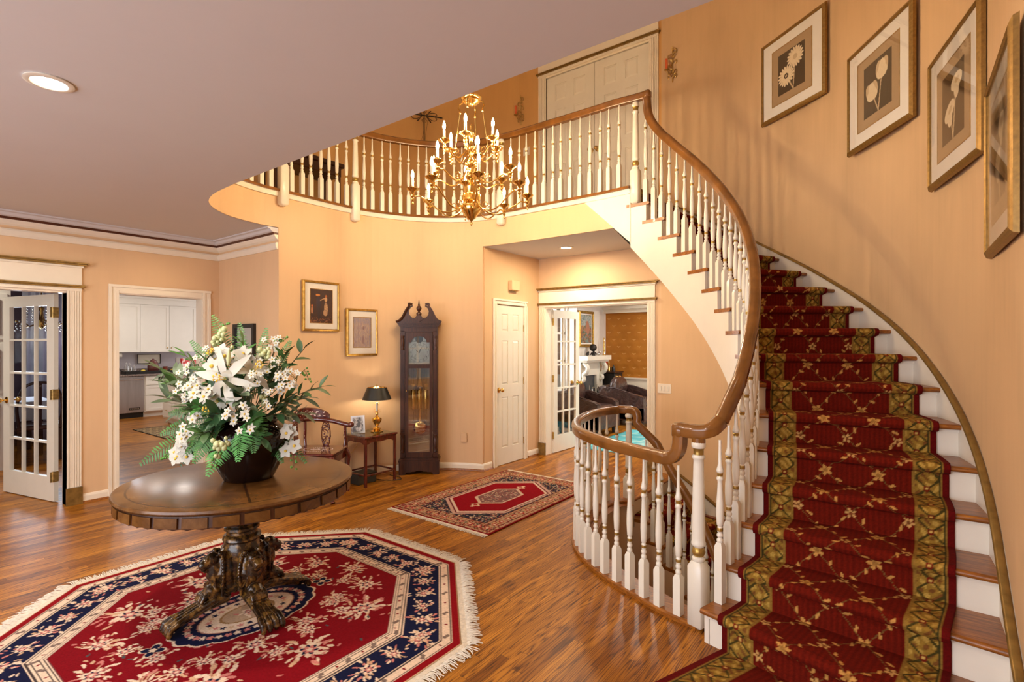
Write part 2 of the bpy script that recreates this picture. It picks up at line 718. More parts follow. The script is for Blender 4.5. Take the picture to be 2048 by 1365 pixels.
class Paint:
    def __init__(s, U, V, base):
        s.U, s.V = U, V
        s.C = np.empty(U.shape + (3,))
        s.C[:] = base

    def put(s, m, col, a=1.0):
        s.C[m] = s.C[m] * (1 - a) + np.array(col) * a

    def win(s, x, y, r):
        return (np.abs(s.U - x) < r) & (np.abs(s.V - y) < r)

    def flower(s, x, y, r, k, rot, col, inner=.55, sx=1, sy=1):
        W = s.win(x, y, r * 1.2 * max(sx, sy))
        u, v = (s.U[W] - x) / sx, (s.V[W] - y) / sy
        th, rr = np.arctan2(v, u) + rot, np.hypot(u, v)
        m = rr < r * (inner + (1 - inner) * np.abs(np.cos(k * th / 2)))
        c = s.C[W]
        c[m] = col
        s.C[W] = c

    def ell(s, x, y, a, b, rot, col):
        W = s.win(x, y, max(a, b) * 1.05)
        u, v = s.U[W] - x, s.V[W] - y
        ca, sa = math.cos(rot), math.sin(rot)
        p, q = u * ca + v * sa, -u * sa + v * ca
        m = (p / a) ** 2 + (q / b) ** 2 < 1
        c = s.C[W]
        c[m] = col
        s.C[W] = c

    def line(s, P, wd, col):
        for (x0, y0), (x1, y1) in zip(P[:-1], P[1:]):
            L = math.hypot(x1 - x0, y1 - y0)
            cx, cy = (x0 + x1) / 2, (y0 + y1) / 2
            W = s.win(cx, cy, L / 2 + wd)
            u, v = s.U[W] - x0, s.V[W] - y0
            t = np.clip((u * (x1 - x0) + v * (y1 - y0)) / (L * L + 1e-12), 0, 1)
            m = np.hypot(u - t * (x1 - x0), v - t * (y1 - y0)) < wd
            c = s.C[W]
            c[m] = col
            s.C[W] = c

    def grain(s, amt, seed=1, px=1):
        rg = np.random.default_rng(seed)
        n = rg.random(s.U.shape)
        s.C *= (1 + amt * (n - .5))[..., None]

# ================================================================ STRUCTURE
XL, YN, YB, XD = -6.36, 2.80, 6.05, -4.06
ZC, Z2, ZT = 2.72, 3.11, 5.75
RISE = Z2 / 17

# stair plan: the two ends of every nosing line k (k = 1 bottom tread ... 17 upper floor)
_AI_K = [-1, 0, 1, 2, 3, 4, 5, 6, 7, 8, 9, 10, 11, 12, 13, 14, 15, 16, 17, 18, 19, 20]
_AI = [-33, -26.4, -19.75, -13.1, -6.2, .4, 7, 13.6, 20.2, 26.8, 33.4, 40.4, 47.3, 54.3, 61.3, 68.6, 75.5, 82.4, 89.2, 96, 102.8, 109.6]
_AO = [-28, -20, -13.3, -6.8, -1.5, 3.6, 8.4, 13.7, 19.6, 25.6, 32.1, 38.9, 45.9, 52.7, 59.6, 66.3, 73, 79.7, 86.4, 93, 99, 105]


def k_in(k, inset=0.0):
    a = R(float(np.interp(k, _AI_K, _AI)))
    return (-2.152 + (1.406 + inset) * math.cos(a), 3.267 + (1.562 + inset) * math.sin(a))


def a_out(a, inset=0.0):
    if a < 0:
        return (.36 - inset, 3.10 + 2.95 * math.sin(R(a)))
    return (-2.30 + (2.66 - inset) * math.cos(R(a)), 3.10 + (2.95 - inset) * math.sin(R(a)))


def k_out(k, inset=0.0):
    return a_out(float(np.interp(k, _AI_K, _AO)), inset)


def k_lerp(k, t, zi=0.0):
    a, b = k_in(k), k_out(k)
    return (a[0] + (b[0] - a[0]) * t, a[1] + (b[1] - a[1]) * t)


outer_pts = [a_out(a) for a in range(90, -1, -3)] + [(.36, 2.9), (.36, 2.6), (.36, 2.3), (.36, 2.02)]
drum = catmull([(-5.05, 2.80), (-5.05, 3.2), (-5.04, 3.6), (-4.95, 3.98), (-4.73, 4.38), (-4.42, 4.67), (-4.06, 4.83), (-3.6, 4.87)], 5) + [(-3.2, 4.87), (-2.8, 4.87), (-2.45, 4.865), (-2.15, 4.84)]
front_curve = catmull([(-3.9, 1.83), (-4.35, 1.865), (-4.68, 1.99), (-4.93, 2.24), (-5.04, 2.55), (-5.05, 2.80)], 5)
opening = front_curve[:-1] + drum                     # edge of the upper floor, from the front round to the stair head
guard = catmull([(-.885, 2.875), (-1.09, 2.92), (-1.29, 3.0), (-1.5, 3.09), (-1.68, 3.20), (-1.86, 3.34), (-2.02, 3.53), (-2.18, 3.84), (-2.28, 4.2), (-2.30, 4.5), (-2.25, 4.69), (-2.15, 4.79)], 6)


def flat(mb, outer, holes, z, mi=0, up=True):
    polys = [[Vector((p[0], p[1], z)) for p in q] for q in [outer] + holes]
    pts = [p for q in polys for p in q]
    tris = tessellate_polygon(polys)
    fs = []
    for t in tris:
        a, b, c = (pts[i] for i in t)
        ccw = (b.x - a.x) * (c.y - a.y) - (b.y - a.y) * (c.x - a.x) > 0
        fs.append(tuple(t) if ccw == up else tuple(t[::-1]))
    mb.add(pts, fs, mi)


# ---- floors
k_lo = 2.3
well = guard + [k_in(17), k_out(16.9)] + [k_out(k) for k in np.arange(16.5, k_lo, -.5)] + [k_out(k_lo), k_in(k_lo)]
fl = MB()
flat(fl, [(-14.2, -3.0), (2.6, -3.0), (2.6, 12.2), (-14.2, 12.2)], [well], 0.0)
flat(fl, [(-14.2, -3.0), (2.6, -3.0), (2.6, 12.2), (-14.2, 12.2)], [well], -.25, up=False)
floor_o = struct('floor', fl, [M_FLOOR])

M_GREEN = simple('green_carpet', (.03, .10, .055), .95, var=.2, scale=60)
lf = MB().b2(-4.5, 1.5, 1.0, 7.0, -3.2, -3.12)
struct('floor_lower', lf, [M_GREEN])

# dark border board following the guard rail
bd = MB()
gp, _ = resample(guard, .06)
bd.sweep([(.17, -.0), (.17, .003), (-.02, .003), (-.02, .0)], [(p[0], p[1], 0.0) for p in gp], smooth=False)
bd.sweep([(-.035, -.03), (-.035, .022), (-.02, .028), (.085, .028), (.095, .02), (.095, 0.0), (.03, -.03)], [(p[0], p[1], .0) for p in gp], smooth=False)
struct('trim_well_nosing', bd, [M_TREAD])

# stairwell walls
ww = MB()
ww.ribbon([(p[0], p[1]) for p in gp[::-1]], -3.12, -.03, .05)
struct('wall_well_guard', ww, [M_WALL])

# ---- walls
wl = MB()
for y0, y1, z0 in ((-3.0, -.35, 0), (-.35, 1.42, 2.06), (1.42, 1.83, 0), (1.83, 2.62, 2.06), (2.62, YN + .12, 0)):
    wl.b2(XL - .14, XL, y0, y1, z0, ZC + .02)
struct('wall_left', wl, [M_WALL])
struct('wall_niche', MB().b2(XL, -5.05, YN, YN + .12, 0, ZC + .02), [M_WALL])
dr = MB()
n_arch = [i for i, p in enumerate(drum) if p[0] >= -4.07][0]
dr.ribbon(drum[:n_arch + 1], 0, Z2 - .045, .12)
dr.ribbon(drum[n_arch:], ZC + .004, Z2 - .045, .12)
struct('wall_drum', dr, [M_WALL])
lip = MB()
lip.ribbon([(2.5, 1.83), (1.2, 1.83), (.3, 1.83), (-1.2, 1.83), (-2.6, 1.83)] + front_curve, ZC + .004, Z2 - .045, .12, smooth=False)
struct('wall_opening_lip', lip, [M_WALL])
struct('wall_hall', MB().b2(XD - .12, XD, 4.86, 5.07, 0, ZC + .02).b2(XD - .12, XD, 5.07, 5.70, 2.04, ZC + .02).b2(XD - .12, XD, 5.70, YB + .1, 0, ZC + .02), [M_WALL])
wb = MB()
wb.b2(XD - .1, -3.95, YB, YB + .14, 0, ZC + .05)
wb.b2(-3.95, -2.46, YB, YB + .14, 2.05, ZC + .05)
wb.b2(-2.46, -2.30, YB, YB + .14, 0, ZC + .45)
struct('wall_back', wb, [M_WALL])
ow = MB()
ow.ribbon(outer_pts, -3.12, ZC + .3, .15, smooth=True)
struct('wall_stair', ow, [M_WALL2])
uo = MB()
uo.ribbon(outer_pts, ZC + .3, ZT, .15, smooth=True)
struct('wall_stair_upper', uo, [M_WALL2])
struct('wall_right_return', MB().b2(.36, 2.6, 2.02, 2.14, 0, ZT), [M_WALL])
struct('wall_right', MB().b2(2.5, 2.62, -3.0, 2.02, 0, ZC), [M_WALL])
# upper storey
ub = MB()
up_curve = [(-6.42, -.1), (-6.42, 1.5)] + catmull([(-6.42, 3.2), (-6.38, 4.1), (-6.18, 4.85), (-5.76, 5.5), (-5.12, 5.93), (-4.4, YB)], 6) + [(-3.94, YB)]
ub.ribbon(up_curve, Z2, ZT, .12)
ub.b2(-3.94, -2.45, YB, YB + .14, 5.24, ZT)
ub.b2(-2.45, -2.30, YB, YB + .14, Z2 - .1, ZT)
struct('wall_upper_back', ub, [M_UPWALL])
uf = MB()
uf.b2(-6.5, -4.2, -.12, 0, Z2, ZT).b2(-.6, 2.6, -.12, 0, Z2, ZT).b2(-4.2, -.6, -.12, 0, Z2, 3.7).b2(-4.2, -.6, -.12, 0, 5.3, ZT)
struct('wall_upper_front', uf, [M_WALL])
struct('wall_upper_right', MB().b2(2.5, 2.62, 0, 2.02, Z2, ZT), [M_WALL])
uc = MB().b2(-8.3, 2.7, -.2, YB + .3, ZT, ZT + .1)
struct('ceiling_upper', uc, [M_CEIL])

# main ceiling and the floor above it
cl = MB()
flat(cl, [(-6.5, -3.0), (2.6, -3.0), (2.6, 1.83), (.36, 1.83), (-2.6, 1.83)] + front_curve + [(-5.05, YN + .1), (-6.5, YN + .1)], [], ZC, up=False)
flat(cl, [p for p in drum[n_arch:]] + [k_out(17.6), (-2.3, YB + .1), (XD - .05, YB + .1), (XD - .05, drum[n_arch][1])], [], ZC, up=False)
struct('ceiling', cl, [M_CEIL])
us = MB()
flat(us, [(-8.3, -.2), (2.7, -.2), (2.7, 1.83), (.36, 1.83), (-2.6, 1.83)] + front_curve[:-1] + drum +
     [k_out(17.0), (-2.3, YB + .1), (-8.3, YB + .1)], [], Z2 - .012, up=True)
struct('floor_upper', us, [M_TREAD])

# edge board and nosing of the balcony
ed = [(-2.6, 1.83, Z2), (-3.4, 1.83, Z2)] + [(p[0], p[1], Z2) for p in opening]
ed, _ = resample(ed, .08)
nb = MB().sweep([(.05, -.03), (.055, -.018), (.05, -.004), (.04, 0), (-.12, 0), (-.12, -.03)][::1], ed, smooth=False)
struct('trim_balcony_nosing', nb, [M_OAK])
nb2 = MB().sweep([(.022, -.075), (.03, -.045), (.03, -.03), (-.02, -.03), (-.02, -.075)], ed, smooth=False)
struct('trim_balcony_cove', nb2, [M_WHITE])

# front wall behind the camera with door and windows, daylight outside
fw_ = MB()
xs = [(-6.5, -4.7), (-3.5, -3.2), (-2.1, -1.8), (-.6, .4), (2.2, 2.6)]
for a, b in xs:
    fw_.b2(a, b, -3.0, -2.88, 0, ZC)
fw_.b2(.4, 2.2, -3.0, -2.88, 0, .5).b2(.4, 2.2, -3.0, -2.88, 2.3, ZC).b2(-4.7, -3.5, -3.0, -2.88, 0, .5).b2(-1.8, -.6, -3.0, -2.88, 0, .5).b2(-4.7, -.6, -3.0, -2.88, 2.3, ZC)
struct('wall_front', fw_, [M_WALL])
for n_, (a, b, z0) in zip((1, 2, 3, 7), ((-4.7, -3.5, .5), (-1.8, -.6, .5), (-3.2, -2.1, .0), (.4, 2.2, .5))):
    wf = MB()
    for x in np.linspace(a + .03, b - .03, 4):
        wf.b2(x - .02, x + .02, -2.96, -2.91, z0, 2.3)
    for z in np.linspace(z0 + .03, 2.27, 5):
        wf.b2(a, b, -2.96, -2.91, z - .02, z + .02)
    o = struct('window_%d' % n_, wf, [M_WHITE])
    MB().b2(a, b, -2.945, -2.935, z0, 2.3).build('pane', [M_GLASS], o)

# ---- mouldings of the foyer: cornice, picture band, baseboards
cr = [(XL, -2.9), (XL, 0), (XL, YN), (-5.9, YN), (-5.05 - .0, YN)]


def moulding(name, prof, path, z, mat, sm=False, closed=False):
    """prof: (out from the wall, up); the room is on the right of the path"""
    q = MB()
    m = len(path)
    rings = []
    for i, p in enumerate(path):
        p = Vector(p)
        a = Vector(path[i - 1]) if i else None
        b = Vector(path[i + 1]) if i < m - 1 else None
        d1 = (p - a).normalized() if a is not None else None
        d2 = (b - p).normalized() if b is not None else None
        n1 = Vector((d1.y, -d1.x)) if d1 is not None else None
        n2 = Vector((d2.y, -d2.x)) if d2 is not None else None
        n = ((n1 if n1 is not None else n2) + (n2 if n2 is not None else n1)).normalized()
        k = 1 / max(.35, n.dot(n1 if n1 is not None else n2))
        rings.append([(p.x + n.x * o * k, p.y + n.y * o * k, z + u) for o, u in prof])
    q.loft(rings, True, True, 0, sm)
    return struct(name, q, [mat])


cr_i = [(XL, -2.88), (XL, YN), (-5.06, YN)]
moulding('trim_1', [(0, 0), (.11, 0), (.11, -.012), (.085, -.018), (.07, -.04), (.05, -.048), (0, -.048)], cr_i, ZC, M_CEIL)
M_DARKLINE = simple('dark_stained_moulding', (.085, .022, .008), .4, var=.2)
moulding('trim_2', [(0, 0), (.048, 0), (.04, -.022), (0, -.022)], cr_i, ZC - .048, M_DARKLINE)
moulding('trim_3', [(0, 0), (.04, 0), (.036, -.012), (.02, -.035), (0, -.05)], cr_i, ZC - .07, M_TRIM)
moulding('trim_4', [(0, 0), (.022, -.004), (.03, -.02), (.022, -.05), (.012, -.07), (0, -.07)], cr_i, 2.575, M_TRIM)
BB = [(0, 0), (.014, 0), (.014, .065), (.009, .082), (0, .088)]
SH = [(0, 0), (.026, 0), (.022, .012), (.014, .02), (0, .02)]
n_b = [0]


def baseboard(path):
    n_b[0] += 1
    o = moulding('baseboard_%d' % n_b[0], BB, path, 0, M_TRIM)
    q = moulding('trim_shoe_%d' % n_b[0], SH, path, 0, M_TREAD)
    return o


baseboard([(XL, 1.535), (XL, 1.745)])
baseboard([(XL, 2.70), (XL, YN), (-5.06, YN)])
baseboard([(p[0], p[1]) for p in drum[:n_arch]] + [(XD, 4.84), (XD, 5.0)])
baseboard([(XD, 5.77), (XD, YB)])
baseboard([(-2.35, YB), (-2.3, YB)])
baseboard([(XL, -2.88), (XL, -.46)])


# ---- casings
def casing(name, axis, fixed, a0, a1, z1, wd, room, hdr=None, left=True, right=True, flute=True, plinth=True, proud=.02, z0=0.0, gold=None, ext0=.0, ext1=.0):
    """door casing on a wall plane; axis 'y' means the wall runs along y at x = fixed; room is the sign of the room's side"""
    q = MB()
    g = MB()

    def bx_(u0, u1, za, zb, d0, d1, tgt):
        lo, hi = fixed + room * d0, fixed + room * d1
        if axis == 'y':
            tgt.b2(min(lo, hi), max(lo, hi), u0, u1, za, zb)
        else:
            tgt.b2(u0, u1, min(lo, hi), max(lo, hi), za, zb)
    for on, u0, u1 in ((left, a0 - wd, a0), (right, a1, a1 + wd)):
        if not on:
            continue
        bx_(u0, u1, z0, z1, 0, proud * .6, q)
        if flute:
            nfl = 5
            for i in range(nfl + 1):
                c = u0 + .01 + (wd - .02) * i / nfl
                bx_(c - wd / nfl * .3, c + wd / nfl * .3, z0 + .17, z1, proud * .6, proud, q)
        else:
            bx_(u0, u0 + wd * .3, z0, z1 + wd, proud * .6, proud * 1.15, q)
            bx_(u1 - wd * .3, u1, z0, z1, proud * .6, proud, q)
        if plinth:
            bx_(u0 - .006, u1 + .006, z0, z0 + .165, 0, proud * 1.5, g)
    if hdr is None:
        bx_(a0 - wd, a1 + wd, z1, z1 + wd, 0, proud * .62, q)
        bx_(a0 - wd - .001, a1 + wd + .001, z1 + wd * .7, z1 + wd + .001, proud * .59, proud * 1.25, q)
        bx_(a0, a1, z1, z1 + wd * .3, proud * .6, proud, q)
    else:
        e0, e1 = a0 - wd - ext0, a1 + wd + ext1
        bx_(e0, e1, z1, z1 + .03, 0, proud * 1.2, q)
        bx_(e0 - .015, e1 + .015, z1 + .03, z1 + .045, 0, proud * 1.9, g)
        bx_(e0 - .025, e1 + .025, z1 + .045, z1 + .058, 0, proud * 2.4, g)
        bx_(e0, e1, z1 + .058, z1 + hdr, 0, proud * 1.1, q)
        bx_(e0 - .012, e1 + .012, z1 + hdr - .03, z1 + hdr - .012, 0, proud * 1.8, q)
        bx_(e0 - .03, e1 + .03, z1 + hdr - .012, z1 + hdr + .006, 0, proud * 2.6, g)
        bx_(e0 - .05, e1 + .05, z1 + hdr + .006, z1 + hdr + .018, 0, proud * 3.4, g)
    o = struct(name, q, [M_TRIM])
    if g.v:
        g.build('gold_moulding', [gold or M_GOLD_D], o)['label'] = 'gold painted moulding'
    return o


casing('trim_french_door_left', 'y', XL, -.35, 1.42, 2.05, .11, 1, hdr=.255)
casing('trim_kitchen_opening', 'y', XL, 1.83, 2.62, 2.06, .085, 1, flute=False, plinth=False)
casing('trim_hall_door', 'y', XD, 5.09, 5.68, 2.045, .065, 1, flute=False, plinth=False)
casing('trim_living_opening', 'x', YB, -3.95, -2.47, 2.045, .10, -1, hdr=.245)
casing('trim_upper_door', 'x', YB, -3.94, -2.45, 5.24, .12, -1, hdr=.30, z0=Z2, plinth=False)
# jamb linings
jl = MB()
jl.b2(XL - .15, XL + .005, 1.42, 1.445, 0, 2.06).b2(XL - .15, XL, -.35, 1.445, 2.03, 2.06)
jl.b2(XL - .15, XL + .004, 1.81, 1.835, 0, 2.07).b2(XL - .15, XL + .004, 2.615, 2.64, 0, 2.07).b2(XL - .15, XL, 1.81, 2.64, 2.05, 2.07)
jl.b2(-3.965, -3.94, YB - .005, YB + .15, 0, 2.055).b2(-2.475, -2.45, YB - .004, YB + .15, 0, 2.055).b2(-3.96, -2.46, YB, YB + .15, 2.03, 2.06)
jl.b2(-3.96, -3.94, YB, YB + .14, Z2, 5.24).b2(-2.45, -2.43, YB, YB + .14, Z2, 5.24).b2(-3.96, -2.43, YB, YB + .14, 5.22, 5.25)
struct('trim_jambs', jl, [M_TRIM])


# ---- doors
def knob(parent, M, mat=None, name='door_knob', r=.027):
    q = MB()
    q.lathe([(.001, -.004), (.034, -.004), (.034, .004), (.024, .010), (.011, .014), (.009, .035), (.014, .04), (r * .9, .048), (r, .06), (r * .85, .072), (.012, .08), (.001, .081)], (0, 0, 0), 16, 0, M)
    o = q.build(name, [mat or M_BRASS], parent, world=False)
    return o


def french_door(name, loc, rz, W, H, cols=3, rows=5, knob_u=None, hinge_u=0.0, hinges=(.25, 1.05, 1.85), knob_mat=None, label=None):
    """door leaf in the local XZ plane, thickness along Y"""
    root = bpy.data.objects.new(name, None)
    q = MB()
    t = .036
    st = .095 * W / .75 + .005
    top, bot = .11, .24
    q.b2(0, st, -t / 2, t / 2, .008, H)
    q.b2(W - st, W, -t / 2, t / 2, .008, H)
    q.b2(st, W - st, -t / 2, t / 2, H - top, H)
    q.b2(st, W - st, -t / 2, t / 2, .008, bot)
    gx, gz = (W - 2 * st), (H - top - bot)
    mw = .022
    for i in range(1, cols):
        x = st + gx * i / cols
        q.b2(x - mw / 2, x + mw / 2, -t / 2 + .004, t / 2 - .004, bot, H - top)
    for j in range(1, rows):
        z = bot + gz * j / rows
        q.b2(st, W - st, -t / 2 + .003, t / 2 - .003, z - mw / 2, z + mw / 2)
    o = q.build(name, [M_WHITE], None)
    bpy.data.objects.remove(root)
    o.location = loc
    o.rotation_euler = (0, 0, rz)
    o['kind'] = 'structure'
    g = MB().b2(st, W - st, -.002, .002, bot, H - top).build('glass_pane', [M_GLASS], o, world=False)
    for z in hinges:
        h = MB().b2(hinge_u - .004, hinge_u + .004, -t / 2 - .002, t / 2 + .03, z - .05, z + .05)
        h.cyl((hinge_u, t / 2 + .008, z - .052), (hinge_u, t / 2 + .008, z + .052), .007, 8)
        h.build('hinge', [M_BRASS_D], o, world=False)
    if knob_u is not None:
        for s_ in (-1, 1):
            M = Matrix.Translation((knob_u, s_ * t / 2, .96)) @ Matrix.Rotation(R(90 * s_), 4, 'X').inverted()
            knob(o, M, knob_mat)
    return o


# dining room door: hinged at the right jamb and swung into the dining room
french_door('door_1', (-6.60, 1.395, 0), R(193.5), .93, 2.03, hinge_u=0.0, knob_u=.86, knob_mat=M_BRASS)
# its pair, folded back at the other side
french_door('door_2', (-6.60, -.33, 0), R(172), .86, 2.03, hinge_u=0.0, knob_u=.80)
# living room pair
french_door('door_3', (-3.93, YB + .16, 0), R(88.5), .68, 2.02, hinge_u=0.0, knob_u=.63)
french_door('door_4', (-2.44, YB + .16, 0), R(80), .68, 2.02, hinge_u=0.0, knob_u=.63)


def panel_door(name, loc, rz, W, H, knob_u, hinge_u=None, z0=0, mat=None, kz=.96, knob_mat=None, both=True):
    q = MB()
    t = .034
    q.b2(0, W, -t / 2 + .008, t / 2 - .008, z0 + .006, z0 + H)
    st, ms = .115 * W / .62, .10 * W / .62
    rails = [0, .23, .93, 1.07, 1.60, 1.72, H - .12, H]          # z bands: rail, panel, rail, panel, rail, panel, rail
    k = H / 2.03
    rz_ = [.006, .22 * k, .86 * k, 1.02 * k, 1.58 * k, 1.70 * k, H - .11 * k, H, H]
    for x0, x1 in ((0, st), (W - st, W)):
        q.b2(x0, x1, -t / 2, t / 2, z0 + .006, z0 + H)
    for i in (0, 2, 4, 6):
        if i == 6:
            pass
        q.b2(st, W - st, -t / 2, t / 2, z0 + rz_[i], z0 + rz_[i + 1])
    for i in (1, 3, 5):
        q.b2((W - ms) / 2, (W + ms) / 2, -t / 2, t / 2, z0 + rz_[i], z0 + rz_[i + 1])
    pw = (W - 2 * st - ms) / 2
    for i in (1, 3, 5):
        for x0 in (st, (W + ms) / 2):
            za, zb = z0 + rz_[i], z0 + rz_[i + 1]
            x1 = x0 + pw
            m_ = .026
            for s_ in (-1, 1):
                f0, f1 = s_ * (t / 2 - .008), s_ * (t / 2 - .001)
                vs = [(x0 + .008, f0, za + .008), (x1 - .008, f0, za + .008), (x1 - .008, f0, zb - .008), (x0 + .008, f0, zb - .008),
                      (x0 + m_, f1, za + m_), (x1 - m_, f1, za + m_), (x1 - m_, f1, zb - m_), (x0 + m_, f1, zb - m_)]
                q.add(vs, [(4, 5, 6, 7), (0, 1, 5, 4), (1, 2, 6, 5), (2, 3, 7, 6), (3, 0, 4, 7)])
    o = q.build(name, [mat or M_WHITE], None)
    o.location = loc
    o.rotation_euler = (0, 0, rz)
    o['kind'] = 'structure'
    for s_ in ((-1, 1) if both else (-1,)):
        M = Matrix.Translation((knob_u, s_ * t / 2, z0 + kz)) @ Matrix.Rotation(R(90 * s_), 4, 'X').inverted()
        knob(o, M, knob_mat)
    if hinge_u is not None:
        for z in (.25, 1.05, 1.75):
            h = MB()
            h.cyl((hinge_u, -t / 2 - .004, z0 + z - .045), (hinge_u, -t / 2 - .004, z0 + z + .045), .008, 8)
            h.b2(hinge_u - .012, hinge_u + .012, -t / 2 - .003, -t / 2 + .002, z0 + z - .045, z0 + z + .045)
            h.build('hinge', [M_BRASS_D], o, world=False)
    return o


panel_door('door_5', (XD - .018, 5.095, 0), R(90), .582, 2.035, .05, .59)
panel_door('door_6', (-3.935, YB + .03, 0), 0, .735, 2.10, .69, None, Z2, knob_mat=M_BRASS_D, both=False)
panel_door('door_7', (-3.195, YB + .03, 0), 0, .735, 2.10, .045, None, Z2, knob_mat=M_BRASS_D, both=False)

# ================================================================ STAIRCASE
st = thing('staircase', 'curved staircase of oak treads and white risers rising along the wall', 'staircase', (-.3, 2.6, 0))
th = .03
for k in range(1, 17):
    q = MB()
    ks = np.linspace(k, k + 1.12, 5)
    inn = [k_in(x, -.0) for x in ks]
    out = [k_out(x, -.01) for x in ks]
    poly = inn + out[::-1]
    z = RISE * k
    # rounded nose along the front
    a, b = Vector(k_in(k)), Vector(k_out(k, -.01))
    q.prism(poly, z - th, z)
    q.cyl((a.x, a.y, z - th / 2), (b.x, b.y, z - th / 2), th / 2, 8)
    ks = np.linspace(k + 1.1, k + 1.36, 3)
    q.prism([k_in(x, .0) for x in ks] + [k_in(x, .028) for x in ks][::-1], z - th, z)
    q.build('tread', [M_TREAD], st)
for k in range(1, 18):
    q = MB()
    kk = k + .12
    a, b = k_in(kk, .035), k_out(kk)
    q.ribbon([b, a], RISE * (k - 1), RISE * k - th, -.02)
    # cove under the nosing
    a2, b2_ = k_in(kk - .04, .035), k_out(kk - .04)
    q.ribbon([b2_, a2], RISE * k - th - .018, RISE * k - th, -.02)
    q.build('riser', [M_WHITE2], st)


def zline(k):
    return RISE * k


# inner stringer board
q = MB()
dr_rev = [p for p in drum[::-1]]
face, _ = resample(dr_rev[:6], .05)
for k in range(1, 21):
    for s_ in range(4):
        ka, kb = k + .12 + s_ / 4, k + .12 + (s_ + 1) / 4
        if ka > 20.4:
            continue
        top = RISE * k - th if k < 17 else Z2 - .05
        za, zb = max(0, zline(ka) - .63), max(0, zline(kb) - .63)
        if k >= 17:
            za, zb = min(za, Z2 - .06), min(zb, Z2 - .06)
        if k >= 17:
            # runs on over the straight balcony face
            f = lambda kk_: tuple(np.array(face[min(len(face) - 1, int(max(0, kk_ - 17.1) * .185 / .05))]) - np.array([0, .0]))
            a, b = f(ka), f(kb)
            if a == b:
                continue
        else:
            a, b = k_in(ka, .03), k_in(kb, .03)
        q.ribbon([a, b], [za, zb], [top, top], .025 if k < 17 else .012)
q.build('stringer', [M_WHITE2], st)
# soffit
q = MB()
vs, fs = [], []
ks = np.arange(2.2, 18.5, .25)
for i, k in enumerate(ks):
    a, b = k_in(k, .04), k_out(k)
    z = min(ZC + .005, max(.0, zline(k) - .62))
    vs += [(a[0], a[1], z), ((a[0] + b[0]) / 2, (a[1] + b[1]) / 2, z), (b[0], b[1], z)]
    if i:
        o_ = (i - 1) * 3
        fs += [(o_, o_ + 3, o_ + 4, o_ + 1), (o_ + 1, o_ + 4, o_ + 5, o_ + 2)]
q.add(vs, fs, 0, True)
q.build('soffit', [M_WHITE2], st)
# wall skirt and its gold cap
q = MB()
g = MB()
ks = np.arange(-.6, 18.2, .25)
pts = [k_out(k, .022) for k in ks]
zt_ = [max(.10, RISE * min(k, 17) + .055) for k in ks]
q.ribbon(pts, [max(0, z - .45) for z in zt_], zt_, -.024, smooth=True)
q.build('wall_skirt', [M_WHITE2], st)
cap = [(p[0], p[1], z) for p, z in zip([k_out(k, .02) for k in ks], zt_)]
g.sweep([(-.017, -.008), (.017, -.008), (.017, .004), (.009, .011), (-.009, .011), (-.017, .004)], cap)
g.build('skirt_cap', [M_GOLD_D], st)['label'] = 'gold painted cap of the wall skirt'

# lower flight, going down to the basement
lt = thing('basement_stairs', 'lower flight of oak treads going down behind the guard rail', 'staircase', (-2.2, 5.2, 0))
for j in range(1, 13):
    k = 17 - j
    z = -RISE * j
    q = MB()
    ks = np.linspace(k, k + 1.12, 4)
    poly = [k_in(x) for x in ks] + [k_out(x, -.01) for x in ks][::-1]
    q.prism(poly, z - th, z)
    a, b = Vector(k_in(k)), Vector(k_out(k, -.01))
    q.cyl((a.x, a.y, z - th / 2), (b.x, b.y, z - th / 2), th / 2, 8)
    q.build('tread', [M_TREAD], lt)
for j in range(0, 13):
    k = 17 - j + .12
    q = MB()
    q.ribbon([k_out(k), k_in(k, .035)], -RISE * (j + 1), -RISE * j - .02, -.02)
    q.build('riser', [M_WHITE2], lt)
q = MB()
for j in range(1, 13):
    k = 17 - j
    for s_ in range(3):
        a, b = k_in(k + .12 + s_ / 3, .03), k_in(k + .12 + (s_ + 1) / 3, .03)
        q.ribbon([a, b], -3.12, -RISE * j - th, .025)
q.build('stringer', [M_WALL], lt)
q = MB()
ks = np.arange(5, 17.2, .5)
q.ribbon([k_out(k, .022) for k in ks], [RISE * (k - 17) - .4 for k in ks], [min(.08, RISE * (k - 17) + .06) for k in ks], -.024, smooth=True)
q.build('wall_skirt', [M_WHITE2], lt)
q = MB()
q.sweep([(-.024, -.008), (.024, -.008), (.024, .006), (-.024, .006)], [(*k_out(k, .02), min(.08, RISE * (k - 17) + .06)) for k in ks])
q.build('skirt_cap', [M_GOLD_D], lt)

# edge of the floor at the head of the lower flight
q = MB()
a, b = Vector(k_in(17.0)), Vector(k_out(17.0))
q.cyl((a.x, a.y, -.014), (b.x, b.y, -.014), .015, 8)
struct('trim_well_head', q, [M_TREAD])


